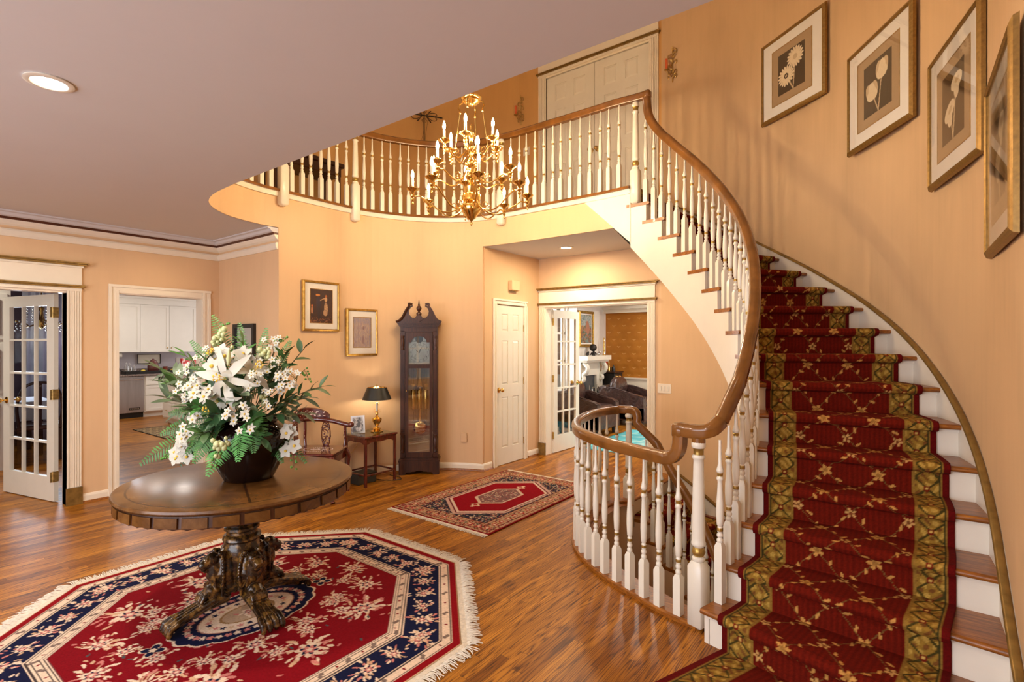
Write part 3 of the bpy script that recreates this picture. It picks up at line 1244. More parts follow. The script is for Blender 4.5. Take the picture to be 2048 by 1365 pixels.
# ---- runner
def runner_colours(S, T, Wd):
    """S along, T across (metres from the inner edge), Wd width"""
    P = Paint(T, S, srgb(98, 20, 7))
    rg = np.random.default_rng(3)
    red2 = srgb(140, 30, 12)
    st_ = np.sin(T * 260 + np.sin(S * 3) * 2) * .5 + .5
    P.C = P.C * (0.82 + .36 * st_)[..., None]
    band = .155
    ln = .36
    # trellis of vines and flowers over the red field
    vine = srgb(112, 80, 40)
    cream = srgb(192, 140, 72)
    lo, hi = band + .02, Wd - band - .02
    fw__ = hi - lo
    smax = S.max()
    r = 0
    y = -.1
    while y < smax + .3:
        for c in range(2):
            x0 = lo + fw__ * (.25 + .5 * c)
            # diamond vines
            for dx in (-1, 1):
                pts = [(x0, y), (x0 + dx * fw__ * .11, y + .07), (x0 + dx * fw__ * .25, y + .15)]
                P.line(pts, .0022, vine)
                pts = [(x0, y), (x0 + dx * fw__ * .13, y - .07), (x0 + dx * fw__ * .25, y - .15)]
                P.line(pts, .0022, vine)
                for q_, (ax, ay) in enumerate(((.09, .05), (.16, .105), (.10, -.06), (.2, -.11))):
                    P.ell(x0 + dx * fw__ * ax + .012, y + ay + .012, .017, .0065, rg.uniform(0, 3), cream)
            P.flower(x0, y, .033, 5, rg.uniform(0, 2), cream, .3)
            P.flower(x0, y, .014, 5, 1, srgb(150, 105, 50), .6)
        for c in range(3):
            x1 = lo + fw__ * (.0 + .5 * c)
            P.flower(x1, y + .15, .027, 5, rg.uniform(0, 2), srgb(196, 150, 88), .3)
            P.flower(x1, y + .15, .009, 5, 1, srgb(120, 60, 30), .6)
        y += .30
    # gold borders with a dark lattice
    for side in (0, 1):
        X = T if side == 0 else Wd - T
        m = X < band
        gold = srgb(142, 108, 42)
        P.put(m, gold)
        n_ = np.sin(T * 95 + np.sin(S * 41) * 1.6) * np.sin(S * 83 + np.sin(T * 60) * 1.5)
        P.put(m & (n_ > .35), srgb(178, 143, 66))
        P.put(m & (n_ < -.55), srgb(112, 70, 32))
        u = (X - .035) / (band - .05)
        ph = S / .11
        lat = np.abs(((ph + u) % 1) - .5) * 2
        lat2 = np.abs(((ph - u) % 1) - .5) * 2
        P.put(m & ((lat < .13) | (lat2 < .13)), srgb(66, 56, 22))
        rr = np.hypot(((ph + .5) % 1 - .5) * .11, X - .09)
        P.put(m & (rr < .015), srgb(110, 30, 16))
        P.put(m & (rr < .007), srgb(196, 160, 84))
        P.put(m & ((X < .038) | (X > band - .014)), srgb(138, 104, 44))
        P.put(m & (((X > .036) & (X < .042)) | ((X > band - .018) & (X < band - .013))), srgb(52, 50, 24))
        P.put(X < .026, srgb(92, 12, 10))
    P.grain(.35, 5)
    return P.C


def make_runner(name, label, k0, k1, zoff, parent=None, floor_ext=0):
    prof = []                                      # (k, z)
    for k in range(k0, k1 + 1):
        zk, zm = RISE * k, RISE * (k - 1)
        prof += [(k + .075, zm + .012), (k + .075, zk - .05), (k + .0, zk - .046), (k - .09, zk - .038), (k - .135, zk - .016), (k - .10, zk + .008), (k + .0, zk + .014), (k + .08, zk + .012)]
    prof.append((k1 + 1.07 if k1 < 17 else k1 + 1.5, RISE * k1 + .011))
    # sample the middle line
    mid = []
    for k, z in prof:
        p = k_lerp(k, .5)
        mid.append((p[0], p[1], z + zoff, k))
    A = np.array(mid)
    d = np.r_[0, np.cumsum(np.linalg.norm(np.diff(A[:, :3], axis=0), axis=1))]
    n = int(d[-1] / .006)
    s = np.linspace(0, d[-1], n)
    ks = np.interp(s, d, A[:, 3])
    zs = np.interp(s, d, A[:, 2])
    I = np.array([k_in(k) for k in ks])
    O = np.array([k_out(k) for k in ks])
    wdt = np.linalg.norm(O - I, axis=1)
    gi = .105
    go = np.interp(ks, [0, 1, 2, 3, 5, 7, 17], [.26, .24, .2, .165, .13, .115, .11])
    nW = 136
    t = np.linspace(0, 1, nW)
    e0, e1 = gi / wdt, 1 - go / wdt
    f = e0[:, None] + (e1 - e0)[:, None] * t[None, :]
    X = I[:, 0:1] + (O - I)[:, 0:1] * f
    Y = I[:, 1:2] + (O - I)[:, 1:2] * f
    # let the two long edges roll down
    Z = np.repeat(zs[:, None], nW, 1)
    WD = .84
    S = np.repeat(s[:, None], nW, 1)
    T = np.repeat((t * WD)[None, :], n, 0)
    if floor_ext:
        p0, p1 = np.array([X[0, 0], Y[0, 0]]), np.array([X[0, -1], Y[0, -1]])
        dr_ = (p1 - p0) / np.linalg.norm(p1 - p0)
        fwd = np.array([dr_[1], -dr_[0]])
        fwd = np.array([-.36, -.933])
        m = int(floor_ext / .006)
        dd = np.linspace(floor_ext, .006, m)
        p1b = p0 + dr_ * .98
        bx0 = p0[None, :] + fwd[None, :] * dd[:, None]
        X2 = bx0[:, 0:1] + dr_[0] * (t * .98)[None, :]
        Y2 = bx0[:, 1:2] + dr_[1] * (t * .98)[None, :]
        X, Y = np.vstack([X2, X]), np.vstack([Y2, Y])
        Z = np.vstack([np.full((m, nW), .012 + zoff), Z])
        S = np.vstack([np.repeat(-dd[:, None], nW, 1), S])
        T = np.vstack([np.repeat((t * WD)[None, :], m, 0), T])
    C = runner_colours(S - S.min(), T, WD)
    o = grid_obj(name, X, Y, Z, C, M_CARPET)
    md = o.modifiers.new('thick', 'SOLIDIFY')
    md.thickness = .009
    md.offset = -1
    tag(o, label, 'carpet')
    return o


M_CARPET = attr_mat('woven_carpet', .95, sheen=0, spec=.1, bump=.5, bscale=420)
make_runner('stair_runner', 'red floral stair runner with wide gold borders covering the curved stairs', 1, 17, 0.0, floor_ext=.9)
make_runner('stair_runner', 'red floral runner on the lower flight seen behind the guard rail', 6, 16, -Z2)

# ================================================================ BALUSTRADES
RAILP = [(-.032, -.028), (-.026, -.038), (.026, -.038), (.032, -.028), (.030, -.014), (.036, .004), (.033, .020), (.020, .032), (0, .037), (-.020, .032), (-.033, .020), (-.036, .004), (-.030, -.014)]


def baluster_mb(H, block, w=.044):
    """square foot of height block, turned shaft above; gold rings"""
    q = MB()
    h = w / 2
    b0 = block - .03
    rings = []
    for z, s_ in ((0, h), (b0, h), (block - .008, h * .62)):
        rings.append([(-s_, -s_, z), (s_, -s_, z), (s_, s_, z), (-s_, s_, z)])
    q.loft(rings, True, True, 0)
    T = H - block
    P = [(.012, 0), (.017, .012), (.017, .024), (.011, .034), (.0165, .046), (.0165, .056), (.0115, .066), (.0145, .074), (.0155, .078), (.0155, .096), (.0145, .10), (.0115, .108), (.017, .118), (.0185, .15), (.0205, .20), (.019, .26), (.0145, .33), (.0125, .385), (.013, .40), (.018, .408), (.0185, .418), (.013, .428), (.0135, .436), (.016, .444), (.012, .449), (.018, .456), (.0195, .468), (.015, .482), (.0105, .505), (.008, .60), (.0072, max(.66, 0))]
    sc_ = T / .66
    prof = [(r, block - .012 + z * sc_) for r, z in P]
    z_ = lambda v: block - .012 + v * sc_
    q.lathe(prof, (0, 0, 0), 10, 0, mis=[(z_(.077), z_(.098), 1), (z_(.424), z_(.447), 1)])
    return q


def newel_mb(H, block, w=.085, over=0.0, cap=True):
    q = MB()
    h = w / 2
    rings = []
    ch = .006
    for z, s_ in ((-over, h * .5), (-over + .02, h), (block - .035, h), (block - .006, h * .66)):
        c_ = ch * s_ / h
        rings.append([(-s_ + c_, -s_, z), (s_ - c_, -s_, z), (s_, -s_ + c_, z), (s_, s_ - c_, z), (s_ - c_, s_, z), (-s_ + c_, s_, z), (-s_, s_ - c_, z), (-s_, -s_ + c_, z)])
    q.loft(rings, True, True, 0)
    T = H - block
    P = [(.024, 0), (.034, .010), (.034, .022), (.024, .03), (.030, .04), (.0345, .052), (.030, .07), (.024, .078), (.036, .09), (.038, .10), (.034, .112), (.0335, .13), (.033, .2), (.031, .35), (.0265, .52), (.026, .545), (.033, .552), (.033, .562), (.0255, .57), (.0265, .60), (.031, .606), (.036, .615), (.036, .632), (.030, .64), (.030, .65)]
    sc_ = T / .65
    b = block - .01
    q.lathe([(r * w / .085, b + z * sc_) for r, z in P], (0, 0, 0), 18, 0, mis=[(b + .031 * sc_, b + .077 * sc_, 1), (b + .571 * sc_, b + .604 * sc_, 1)])
    return q


MESHES = {}


def put(name, key, mbf, mats, parent, loc, rz=0):
    if key not in MESHES:
        o = mbf().build(name, mats, parent, world=False)
        MESHES[key] = o.data
    else:
        o = bpy.data.objects.new(name, MESHES[key])
        COL.objects.link(o)
        o.parent = parent
    o.location = Vector(loc) - ORG.get(parent.name, Vector((0, 0, 0)))
    o.rotation_euler = (0, 0, rz)
    return o


BM = [M_WHITE, M_GOLD]

# -- guard rail on the main floor, running up over the first step as the stair rail
gb = thing('guard_balustrade', 'curved guard rail with white balusters around the stairwell on the ground floor', 'balustrade', (-1.6, 3.4, 0))
GZ = .895
gpts, gs = resample(guard, .012)
# rail: back end over the far newel, goose neck down to the lower flight
NB = (-2.155, 4.80)
rail = [(p[0], p[1], GZ) for p in gpts[::-1][10:-14:6]]
p_ = guard[0]
end = Vector((rail[-1][0], rail[-1][1], GZ))
nx = Vector((-.985, 2.90, 0))
neck = [(-1.085, 2.92, GZ + .0), (-1.045, 2.913, GZ + .010), (-1.015, 2.908, GZ + .045), (-1.003, 2.905, GZ + .085), (-1.0, 2.904, GZ + .14)]
start = [(-1.0, 2.904, GZ + .176), (-.95, 2.894, GZ + .173), (-.90, 2.884, GZ + .173), (-.855, 2.884, GZ + .178), (-.82, 2.90, GZ + .195), (-.79, 2.95, GZ + .235)]
stair_rail = []
for k in np.arange(2.9, 15.3, .2):
    a = k_in(k, .028)
    stair_rail.append((a[0], a[1], RISE * k + float(np.interp(k, [3, 7, 14, 16], [.80, .835, .775, .76]))))
top_end = [(*k_in(15.6, .028), RISE * 15.6 + .785), (*k_in(15.85, .028), Z2 + .60), (*k_in(16.0, .028), Z2 + .66), (*k_in(16.08, .028), Z2 + .73), (*k_in(16.12, .028), Z2 + .80), (*k_in(16.13, .028), Z2 + .84)]
q = MB().sweep(RAILP, catmull(rail + neck, 3), side0=Vector((-.2, 1, 0)).normalized())
q.sweep(RAILP, catmull(start, 3), side0=Vector((-.2, 1, 0)).normalized())
# mitred corner of the goose neck
q.bbox((-1.0, 2.904, GZ + .165), (.066, .068, .085), .012, 0, R(-12))
q.cyl((-.885, 2.88, GZ + .10), (-.885, 2.88, GZ + .14), .036, 16)
q.build('handrail', [M_OAK], gb)
spac = .118
n_bal = int(gs[-1] / spac)
for i in range(1, n_bal):
    s_ = gs[-1] * i / n_bal
    j = int(np.argmin(abs(gs - s_)))
    p = gpts[j]
    tdir = gpts[min(j + 3, len(gpts) - 1)] - gpts[max(j - 3, 0)]
    put('baluster', 'b_guard', lambda: baluster_mb(.85, .235), BM, gb, (p[0], p[1], .026), math.atan2(tdir[1], tdir[0]))
put('newel_post', 'n_start', lambda: newel_mb(1.035, .37, .088), BM, gb, (-.885, 2.878, 0), R(-17))
put('newel_post', 'n_back', lambda: newel_mb(.87, .25, .085, over=.28), BM, gb, (NB[0], NB[1], 0), R(-8))

# -- stair balustrade
sb = thing('stair_balustrade', 'curving oak handrail with white balusters standing on the main stair treads', 'balustrade', (-.9, 3.6, .5))
q = MB().sweep(RAILP, catmull(start[-1:] + stair_rail + top_end, 2), side0=Vector((1, -.2, 0)).normalized())
q.build('handrail', [M_OAK], sb)
rz_line = [(p[2]) for p in stair_rail]
rk_line = [2.9 + .2 * i for i in range(len(stair_rail))]
for k in range(1, 17):
    for f_, blk in ((.22, .235), (.70, .325)):
        kk = k + f_
        if kk < 1.6 or kk > 16.3:
            continue
        a = k_in(kk, .030)
        top_ = float(np.interp(kk, [1.2, 2.0] + rk_line + [15.6, 15.85, 16.13], [GZ + .175, GZ + .2] + rz_line + [RISE * 15.6 + .785, Z2 + .6, Z2 + .84]))
        H = top_ - .034 - RISE * k
        key = 'b_stair%s%d' % (f_, round(H * 50))
        an = R(float(np.interp(kk, _AI_K, _AI)))
        put('baluster', key, lambda H=H, blk=blk: baluster_mb(H, blk, .042), BM, sb, (a[0], a[1], RISE * k), an)
put('newel_post', 'n_top', lambda: newel_mb(Z2 + .835 - RISE * 16, .36, .085, over=0), BM, sb, (*k_in(16.86, .03), RISE * 16), R(88))

# -- balcony balustrade
bb = thing('balcony_balustrade', 'upper floor balcony rail curving above the foyer with overhanging white posts', 'balustrade', (-4, 4.5, Z2))
bpath = [(-2.75, 1.80), (-3.3, 1.80)] + [(p[0], p[1]) for p in opening]
off = []
B_, bs_ = resample(bpath, .02)
for i, p in enumerate(B_):
    t = B_[min(i + 2, len(B_) - 1)] - B_[max(i - 2, 0)]
    t = t / np.linalg.norm(t)
    off.append((p[0] + t[1] * .018, p[1] - t[0] * .018, Z2 + .875))
off_end = [(*k_in(16.86, .03), Z2 + .875), (*k_in(16.4, .03), Z2 + .872), (*k_in(16.13, .028), Z2 + .87)]
q = MB().sweep(RAILP, off[:-6:6] + off_end)
q.bbox((*k_in(16.13, .028), Z2 + .865), (.07, .066, .08), .014)
q.build('handrail', [M_OAK], bb)
L = bs_[-1]
# posts at these arc positions
posts = []
for target in ((-3.9, 1.80), (-5.03, 2.82), (-5.03, 3.69), (-3.76, 4.86)):
    j = int(np.argmin(np.hypot(B_[:, 0] - target[0], B_[:, 1] - target[1])))
    posts.append(j)
marks = [0] + posts + [len(B_) - 1]
for a, b in zip(marks[:-1], marks[1:]):
    ln_ = bs_[b] - bs_[a]
    n = max(2, int(round(ln_ / .112)))
    for i in range(1, n):
        s_ = bs_[a] + ln_ * i / n
        j = int(np.argmin(abs(bs_ - s_)))
        t = B_[min(j + 2, len(B_) - 1)] - B_[max(j - 2, 0)]
        put('baluster', 'b_balc', lambda: baluster_mb(.845, .25, .042), BM, bb, (off[j][0], off[j][1], Z2), math.atan2(t[1], t[0]))
for j in posts:
    t = B_[min(j + 2, len(B_) - 1)] - B_[max(j - 2, 0)]
    t = t / np.linalg.norm(t)
    put('newel_post', 'n_balc', lambda: newel_mb(.845, .27, .085, over=.17), BM, bb, (off[j][0] + t[1] * .022, off[j][1] - t[0] * .022, Z2), math.atan2(t[1], t[0]))

# -- lower flight balustrade
lb = thing('basement_balustrade', 'oak rail and balusters descending beside the lower flight behind the guard rail', 'balustrade', (-2.1, 4.8, 0))
low = [(NB[0] - .10, NB[1] - .03, GZ), (NB[0] - .03, NB[1] - .002, GZ), (NB[0] + .04, NB[1] + .0, GZ), (NB[0] + .085, NB[1] - .01, GZ - .02), (NB[0] + .10, NB[1] - .015, GZ - .07), (NB[0] + .11, NB[1] - .02, GZ - .14)]
for k in np.arange(15.6, 6, -.3):
    a = k_in(k, .028)
    low.append((a[0], a[1], RISE * (k - 17) + .80 + .05 * max(0, (k - 14.5))))
q = MB().sweep(RAILP, catmull(low, 3), side0=Vector((0, -1, 0)))
q.build('handrail', [M_OAK], lb)
for j in range(1, 10):
    k = 17 - j
    for f_, blk in ((.22, .235), (.72, .325)):
        kk = k + f_
        if kk > 16.3:
            continue
        a = k_in(kk, .030)
        put('baluster', 'b_low%s' % f_, lambda f_=f_, blk=blk: baluster_mb(RISE * f_ + .765, blk, .042), BM, lb, (a[0], a[1], -RISE * j), R(float(np.interp(kk, _AI_K, _AI))))

# ================================================================ LAMPS OF THE HOUSE AND ADDED FILL LIGHTS
def downlight(name, x, y, z, power, label, col=NEUT, r=.066, aim=None):
    t = thing(name, label, 'light', (x, y, z), 0, None, local=True)
    q = MB()
    q.lathe([(r, -.001), (r + .022, -.001), (r + .024, -.006), (r + .004, -.011), (r, -.009), (r - .006, .0), (r - .002, -.001)], (0, 0, 0), 28)
    q.build('trim_ring', [M_WHITE], t, world=False)
    MB().lathe([(.001, -.004), (r - .002, -.004), (r - .004, -.001), (.001, -.001)], (0, 0, 0), 24).build('lens', [M_LENS], t, world=False)
    light(name + '_lamp', 'AREA', (x, y, z - .02), power, col, .15, (0, 0, 0))
    return t


downlight('recessed_light', -3.05, .62, ZC, 26, 'round recessed ceiling light glowing in the grey ceiling above the round table')
downlight('recessed_light', -3.27, 5.47, ZC, 20, 'small recessed ceiling light in the hallway before the living room doors', WARM)
for x_, y_ in ((-5.2, .3), (-.9, .2), (-5.0, -1.8), (-3.0, -1.8), (-.9, -1.8)):
    light('foyer_ceiling_fill', 'AREA', (x_, y_, ZC - .03), 13, NEUT, .18)  # unseen fill lights added to brighten the foyer
for x_, y_, p_ in ((-5.6, 2.6, 8), (-4.6, .9, 8), (-1.3, .9, 8)):
    light('upper_ceiling_fill', 'AREA', (x_, y_, ZT - .05), p_, (1, .84, .62), .3)  # unseen fill lights added under the upper ceiling


# ---------------------------------------------------------------- chandelier
def chandelier():
    cx, cy = -2.90, 3.30
    t = thing('chandelier', 'large brass chandelier with three tiers of lit candle bulbs hanging over the foyer', 'chandelier', (cx, cy, 2.54), 0)
    ORG[t.name] = Vector((0, 0, 0))
    Z = lambda z: z - 2.54
    q = MB()
    P = [(.001, 2.54), (.008, 2.548), (.012, 2.562), (.006, 2.575), (.018, 2.59), (.035, 2.60), (.05, 2.625), (.075, 2.655), (.088, 2.69), (.086, 2.71), (.06, 2.725), (.045, 2.735), (.075, 2.75), (.08, 2.78), (.08, 2.80), (.05, 2.815), (.06, 2.84), (.066, 2.86), (.05, 2.875), (.03, 2.89), (.022, 2.92), (.045, 2.94), (.05, 2.955), (.03, 2.97), (.02, 3.0), (.035, 3.03), (.055, 3.05), (.055, 3.065), (.03, 3.08), (.022, 3.12), (.03, 3.16), (.048, 3.18), (.05, 3.195), (.025, 3.21), (.014, 3.26), (.022, 3.30), (.032, 3.315), (.02, 3.33), (.012, 3.35), (.016, 3.37), (.008, 3.39), (.001, 3.40)]
    q.lathe([(r, Z(z)) for r, z in P], (0, 0, 0), 24)
    q.build('column', [M_BRASS], t, world=False)
    q = MB()
    q.lathe([(.02, Z(3.555)), (.05, Z(3.565)), (.075, Z(3.585)), (.07, Z(3.60)), (.088, Z(3.61)), (.09, Z(3.62)), (.06, Z(3.63)), (.02, Z(3.632)), (.001, Z(3.633))], (0, 0, 0), 24)
    q.build('crown', [M_BRASS], t, world=False)
    for i in range(4):
        a = i * PI / 2 + .4
        q = MB()
        ca, sa = math.cos(a), math.sin(a)
        q.tube([(.075 * ca, .075 * sa, Z(3.585)), (.105 * ca, .105 * sa, Z(3.57)), (.115 * ca, .115 * sa, Z(3.54)), (.10 * ca, .10 * sa, Z(3.52)), (.10 * ca, .10 * sa, Z(3.49))], .006, 6)
        q.tube([(.10 * ca, .10 * sa, Z(3.50)), (.15 * ca, .15 * sa, Z(3.16))], .0035, 6)
        q.ball((.10 * ca, .10 * sa, Z(3.50)), .011, 8, 5)
        q.build('suspension_rod', [M_BRASS], t, world=False)
    q = MB()
    zz = 3.64
    i = 0
    while zz < ZT:
        rot = Matrix.Rotation(PI / 2 * (i % 2), 4, 'Z')
        q.tube([rot @ Vector((.016 * math.cos(u), 0, Z(zz + .02) + .028 * math.sin(u))) for u in np.linspace(0, 2 * PI, 9)[:-1]], .004, 5, closed=True)
        zz += .044
        i += 1
    q.lathe([(.001, Z(ZT - .045)), (.03, Z(ZT - .04)), (.06, Z(ZT - .015)), (.065, Z(ZT - .001)), (.001, Z(ZT - .001))], (0, 0, 0), 20)
    q.build('chain', [M_BRASS], t, world=False)

    def arm(a, R0, zs, Rr, zc, drop):
        """S-curved arm leaving the column at height zs and ending in a cup at radius Rr, height zc"""
        ca, sa = math.cos(a), math.sin(a)
        pr = catmull([(R0, zs), (R0 + .05, zs - drop * .75), (R0 + (Rr - R0) * .42, zs - drop), (R0 + (Rr - R0) * .72, (zs - drop + zc) / 2 - .0), (Rr - .06, zc - .035), (Rr - .012, zc - .04), (Rr, zc - .03)], 5)
        q = MB()
        q.tube([(r * ca, r * sa, Z(z)) for r, z in pr], .0065, 7)
        # little scroll on the arm
        sp = [(R0 + .09 + .03 * math.cos(u) * (1 - u / 9), zs - drop + .05 + .03 * math.sin(u) * (1 - u / 9)) for u in np.linspace(0, 6, 12)]
        q.tube([(r * ca, r * sa, Z(z)) for r, z in sp], .004, 5)
        c = (Rr * ca, Rr * sa, Z(zc))
        q.lathe([(.001, -.105), (.006, -.10), (.009, -.09), (.004, -.08), (.012, -.07), (.015, -.06), (.008, -.05), (.018, -.04), (.02, -.03), (.01, -.02), (.016, -.01), (.022, .002), (.045, .012), (.052, .022), (.05, .026), (.03, .018), (.018, .02), (.018, .04), (.013, .042), (.001, .042)], c, 14)
        o = q.build('arm', [M_BRASS], t, world=False)
        MB().lathe([(.011, .03), (.0115, .10), (.009, .112), (.001, .113)], c, 10).build('candle', [M_TRIM], o, world=False)
        MB().lathe([(.001, .108), (.008, .114), (.0125, .132), (.0115, .148), (.006, .166), (.002, .178), (.001, .18)], c, 10).build('bulb', [M_BULB], o, world=False)
    for i in range(8):
        arm(i * PI / 4 + .05, .05, 2.80, .485, 2.80, .155)
    for i in range(6):
        arm(i * PI / 3 + .35, .045, 3.02, .345, 2.985, .13)
    for i in range(6):
        arm(i * PI / 3 + .0, .04, 3.17, .235, 3.205, .07)


chandelier()


# ---------------------------------------------------------------- octagonal rug
NAVY, REDC, CREAM, PINK, TAN = srgb(20, 23, 52), srgb(122, 9, 20), srgb(222, 196, 170), srgb(196, 120, 110), srgb(205, 165, 130)


def cluster(P, x, y, r, rg, elong=0.0, rot=0.0, dense=14, cols=(CREAM, PINK, TAN)):
    """a sprig: central blossom with leaves and buds thrown round it"""
    for i in range(dense):
        a = rg.uniform(0, 2 * PI)
        d = r * rg.uniform(.35, 1.0)
        u, v = d * math.cos(a) * (1 + elong), d * math.sin(a)
        X, Y_ = x + u * math.cos(rot) - v * math.sin(rot), y + u * math.sin(rot) + v * math.cos(rot)
        if i % 4 == 0:
            P.line([(x, y), (X, Y_)], .0028, cols[2])
        P.ell(X, Y_, r * rg.uniform(.14, .24), r * rg.uniform(.05, .10), a + rot + rg.uniform(-.6, .6), cols[i % 3 if i % 5 else 0])
    P.flower(x, y, r * .5, 8, rg.uniform(0, 2), cols[0], .55)
    P.flower(x, y, r * .33, 6, rg.uniform(0, 2), NAVY if cols[0] is CREAM else REDC, .4)
    P.flower(x, y, r * .26, 6, 0, cols[1], .5)
    P.flower(x, y, r * .12, 5, 0, cols[0], .6)


def octagon_rug():
    cx, cy, ap = -3.0, 1.48, 1.2
    n = 470
    g = np.linspace(-ap, ap, n)
    U, V = np.meshgrid(g, g)
    D = np.maximum.reduce([np.abs(U), np.abs(V), np.abs(U + V) * .70710678, np.abs(U - V) * .70710678])
    E = ap - D
    P = Paint(U, V, REDC)
    rg = np.random.default_rng(11)
    # field sprigs
    for x, y, r, e, rt in ((.5, .42, .14, .3, .8), (-.5, .42, .14, .3, 2.4), (.5, -.42, .14, .3, -.8), (-.5, -.42, .14, .3, .8), (0, .72, .10, .4, 0), (0, -.72, .10, .4, 0),
                           (.62, 0, .14, 0, 0), (-.62, 0, .14, 0, 0), (.36, .14, .09, .4, 1), (-.36, .14, .09, .4, 2), (.36, -.14, .09, .4, 2), (-.36, -.14, .09, .4, 1),
                           (.27, .62, .10, .4, .3), (-.27, .62, .10, .4, -.3), (.27, -.62, .10, .4, -.3), (-.27, -.62, .10, .4, .3), (.3, .36, .07, .3, 1), (-.3, .36, .07, .3, 2), (.3, -.36, .07, .3, 2), (-.3, -.36, .07, .3, 1)):
        cluster(P, x, y, r, rg, e, rt, 26)
    for i in range(16):
        a = i * 2 * PI / 16 + .2
        cluster(P, .46 * math.cos(a) * (1 + .12 * (i % 2)), .50 * math.sin(a) * (1 + .14 * (i % 2)), .075, rg, .3, a, 18)
    for i in range(150):
        x, y = rg.uniform(-.76, .76), rg.uniform(-.76, .76)
        P.ell(x, y, .015, .006, rg.uniform(0, 3), (CREAM, PINK, TAN, srgb(70, 80, 80))[i % 4])
    # medallion: scalloped ellipse
    th_, rr = np.arctan2(V / 1.6, U), np.hypot(U, V / 1.6)
    sc1 = .235 * (1 + .05 * np.abs(np.sin(th_ * 8)))
    P.put(rr < sc1 + .006, CREAM)
    P.put(rr < sc1 - .002, NAVY)
    for i in range(40):
        a = i * 2 * PI / 40
        P.flower(.195 * math.cos(a), .195 * 1.6 * math.sin(a), .02, 5, a, CREAM if i % 2 else PINK, .4)
    P.put(rr < .165, srgb(170, 120, 100))
    P.put(rr < .16, CREAM)
    for i in range(26):
        a = i * 2 * PI / 26
        P.flower(.128 * math.cos(a), .128 * 1.6 * math.sin(a), .018, 5, a, (PINK, NAVY, TAN)[i % 3], .4)
    P.put(rr < .095, srgb(150, 112, 70))
    P.put(rr < .085, srgb(180, 150, 122))
    cluster(P, 0, 0, .075, rg, .3, PI / 2, 14)
    for s_ in (-1, 1):
        P.flower(0, s_ * .475, .065, 4, PI / 4, CREAM, .35)
        P.flower(0, s_ * .475, .055, 4, PI / 4, NAVY, .35)
        P.flower(0, s_ * .475, .02, 5, 0, CREAM, .5)
    # borders
    P.put(E < .39, srgb(110, 60, 60))
    P.put(E < .387, CREAM)
    P.put(E < .305, NAVY)
    P.put(E < .115, CREAM)
    for a, b in ((.382, .376), (.312, .318), (.108, .102), (.058, .052), (.365, .361), (.335, .331), (.085, .082)):
        lo, hi = min(a, b), max(a, b)
        P.put((E > lo) & (E < hi), srgb(70, 58, 56))
    for k in range(8):
        an = k * PI / 4
        nx_, ny_ = math.cos(an), math.sin(an)
        tx, ty = -ny_, nx_
        for i, s_ in enumerate(np.linspace(-.385, .385, 6)):
            d = ap - .21
            r = .082 if i % 2 else .07
            cluster(P, nx_ * d + tx * s_, ny_ * d + ty * s_, r, rg, .15, an, 20)
        for s_ in np.linspace(-.30, .30, 5):
            d = ap - .35
            P.ell(nx_ * d + tx * s_, ny_ * d + ty * s_, .009, .006, an, REDC)
            P.flower(nx_ * d + tx * (s_ + .065), ny_ * d + ty * (s_ + .065), .022, 2, an + .8, srgb(120, 100, 90), .3)
        for i, s_ in enumerate(np.linspace(-.42, .42, 8)):
            d = ap - .08
            if i % 2:
                P.ell(nx_ * d + tx * s_, ny_ * d + ty * s_, .009, .007, an, REDC)
            else:
                P.flower(nx_ * d + tx * s_, ny_ * d + ty * s_, .022, 2, an + .8, srgb(120, 100, 90), .3)
    P.put(E < .047, srgb(132, 10, 20))
    P.put(E < .006, srgb(196, 165, 128))
    P.grain(.30, 3)
    t = thing('octagonal_rug', 'large octagonal red and navy oriental rug under the round table', 'rug', (cx, cy, 0))
    m = D <= ap + .001
    pile = grid_obj('pile', U + cx, V + cy, np.full(U.shape, .011), P.C, attr_mat('rug_pile', .95, spec=.08, bump=.4, bscale=350), t, mask=m)
    md = pile.modifiers.new('thick', 'SOLIDIFY')
    md.thickness = .009
    md.offset = -1
    # woven edge and fringe on all eight sides
    rgn = random.Random(4)
    band = MB()
    fr = MB()
    for k in range(8):
        an = k * PI / 4
        nx_, ny_ = math.cos(an), math.sin(an)
        tx, ty = -ny_, nx_
        Lh = ap * math.tan(PI / 8)
        c = (cx + nx_ * (ap + .012), cy + ny_ * (ap + .012))
        w0, w1 = Lh, Lh + .011
        P4 = [(cx + nx_ * (ap - .002) - tx * Lh, cy + ny_ * (ap - .002) - ty * Lh), (cx + nx_ * (ap - .002) + tx * Lh, cy + ny_ * (ap - .002) + ty * Lh),
              (cx + nx_ * (ap + .03) + tx * (Lh + .013), cy + ny_ * (ap + .03) + ty * (Lh + .013)), (cx + nx_ * (ap + .03) - tx * (Lh + .013), cy + ny_ * (ap + .03) - ty * (Lh + .013))]
        band.prism(P4, .002, .009)
        n_ = 150
        for i in range(n_):
            s_ = -Lh - .01 + (2 * Lh + .02) * (i + .5) / n_
            L_ = rgn.uniform(.055, .085)
            bend = rgn.uniform(-.02, .02)
            w_ = .0042
            a0 = (cx + nx_ * (ap + .026) + tx * s_, cy + ny_ * (ap + .026) + ty * s_)
            pts = []
            for j in range(4):
                f = j / 3
                x = a0[0] + nx_ * L_ * f + tx * bend * f * f
                y = a0[1] + ny_ * L_ * f + ty * bend * f * f
                z = .004 + .006 * math.sin(f * PI) + rgn.uniform(0, .004)
                ww_ = w_ * (1 - .5 * f)
                pts.append(((x - tx * ww_, y - ty * ww_, z), (x, y, z + .003), (x + tx * ww_, y + ty * ww_, z)))
            vs = [p for r_ in pts for p in r_]
            fs = []
            for j in range(3):
                o_ = j * 3
                fs += [(o_, o_ + 1, o_ + 4, o_ + 3), (o_ + 1, o_ + 2, o_ + 5, o_ + 4)]
            fr.add(vs, fs)
    band.build('woven_edge', [M_FRINGE], t)
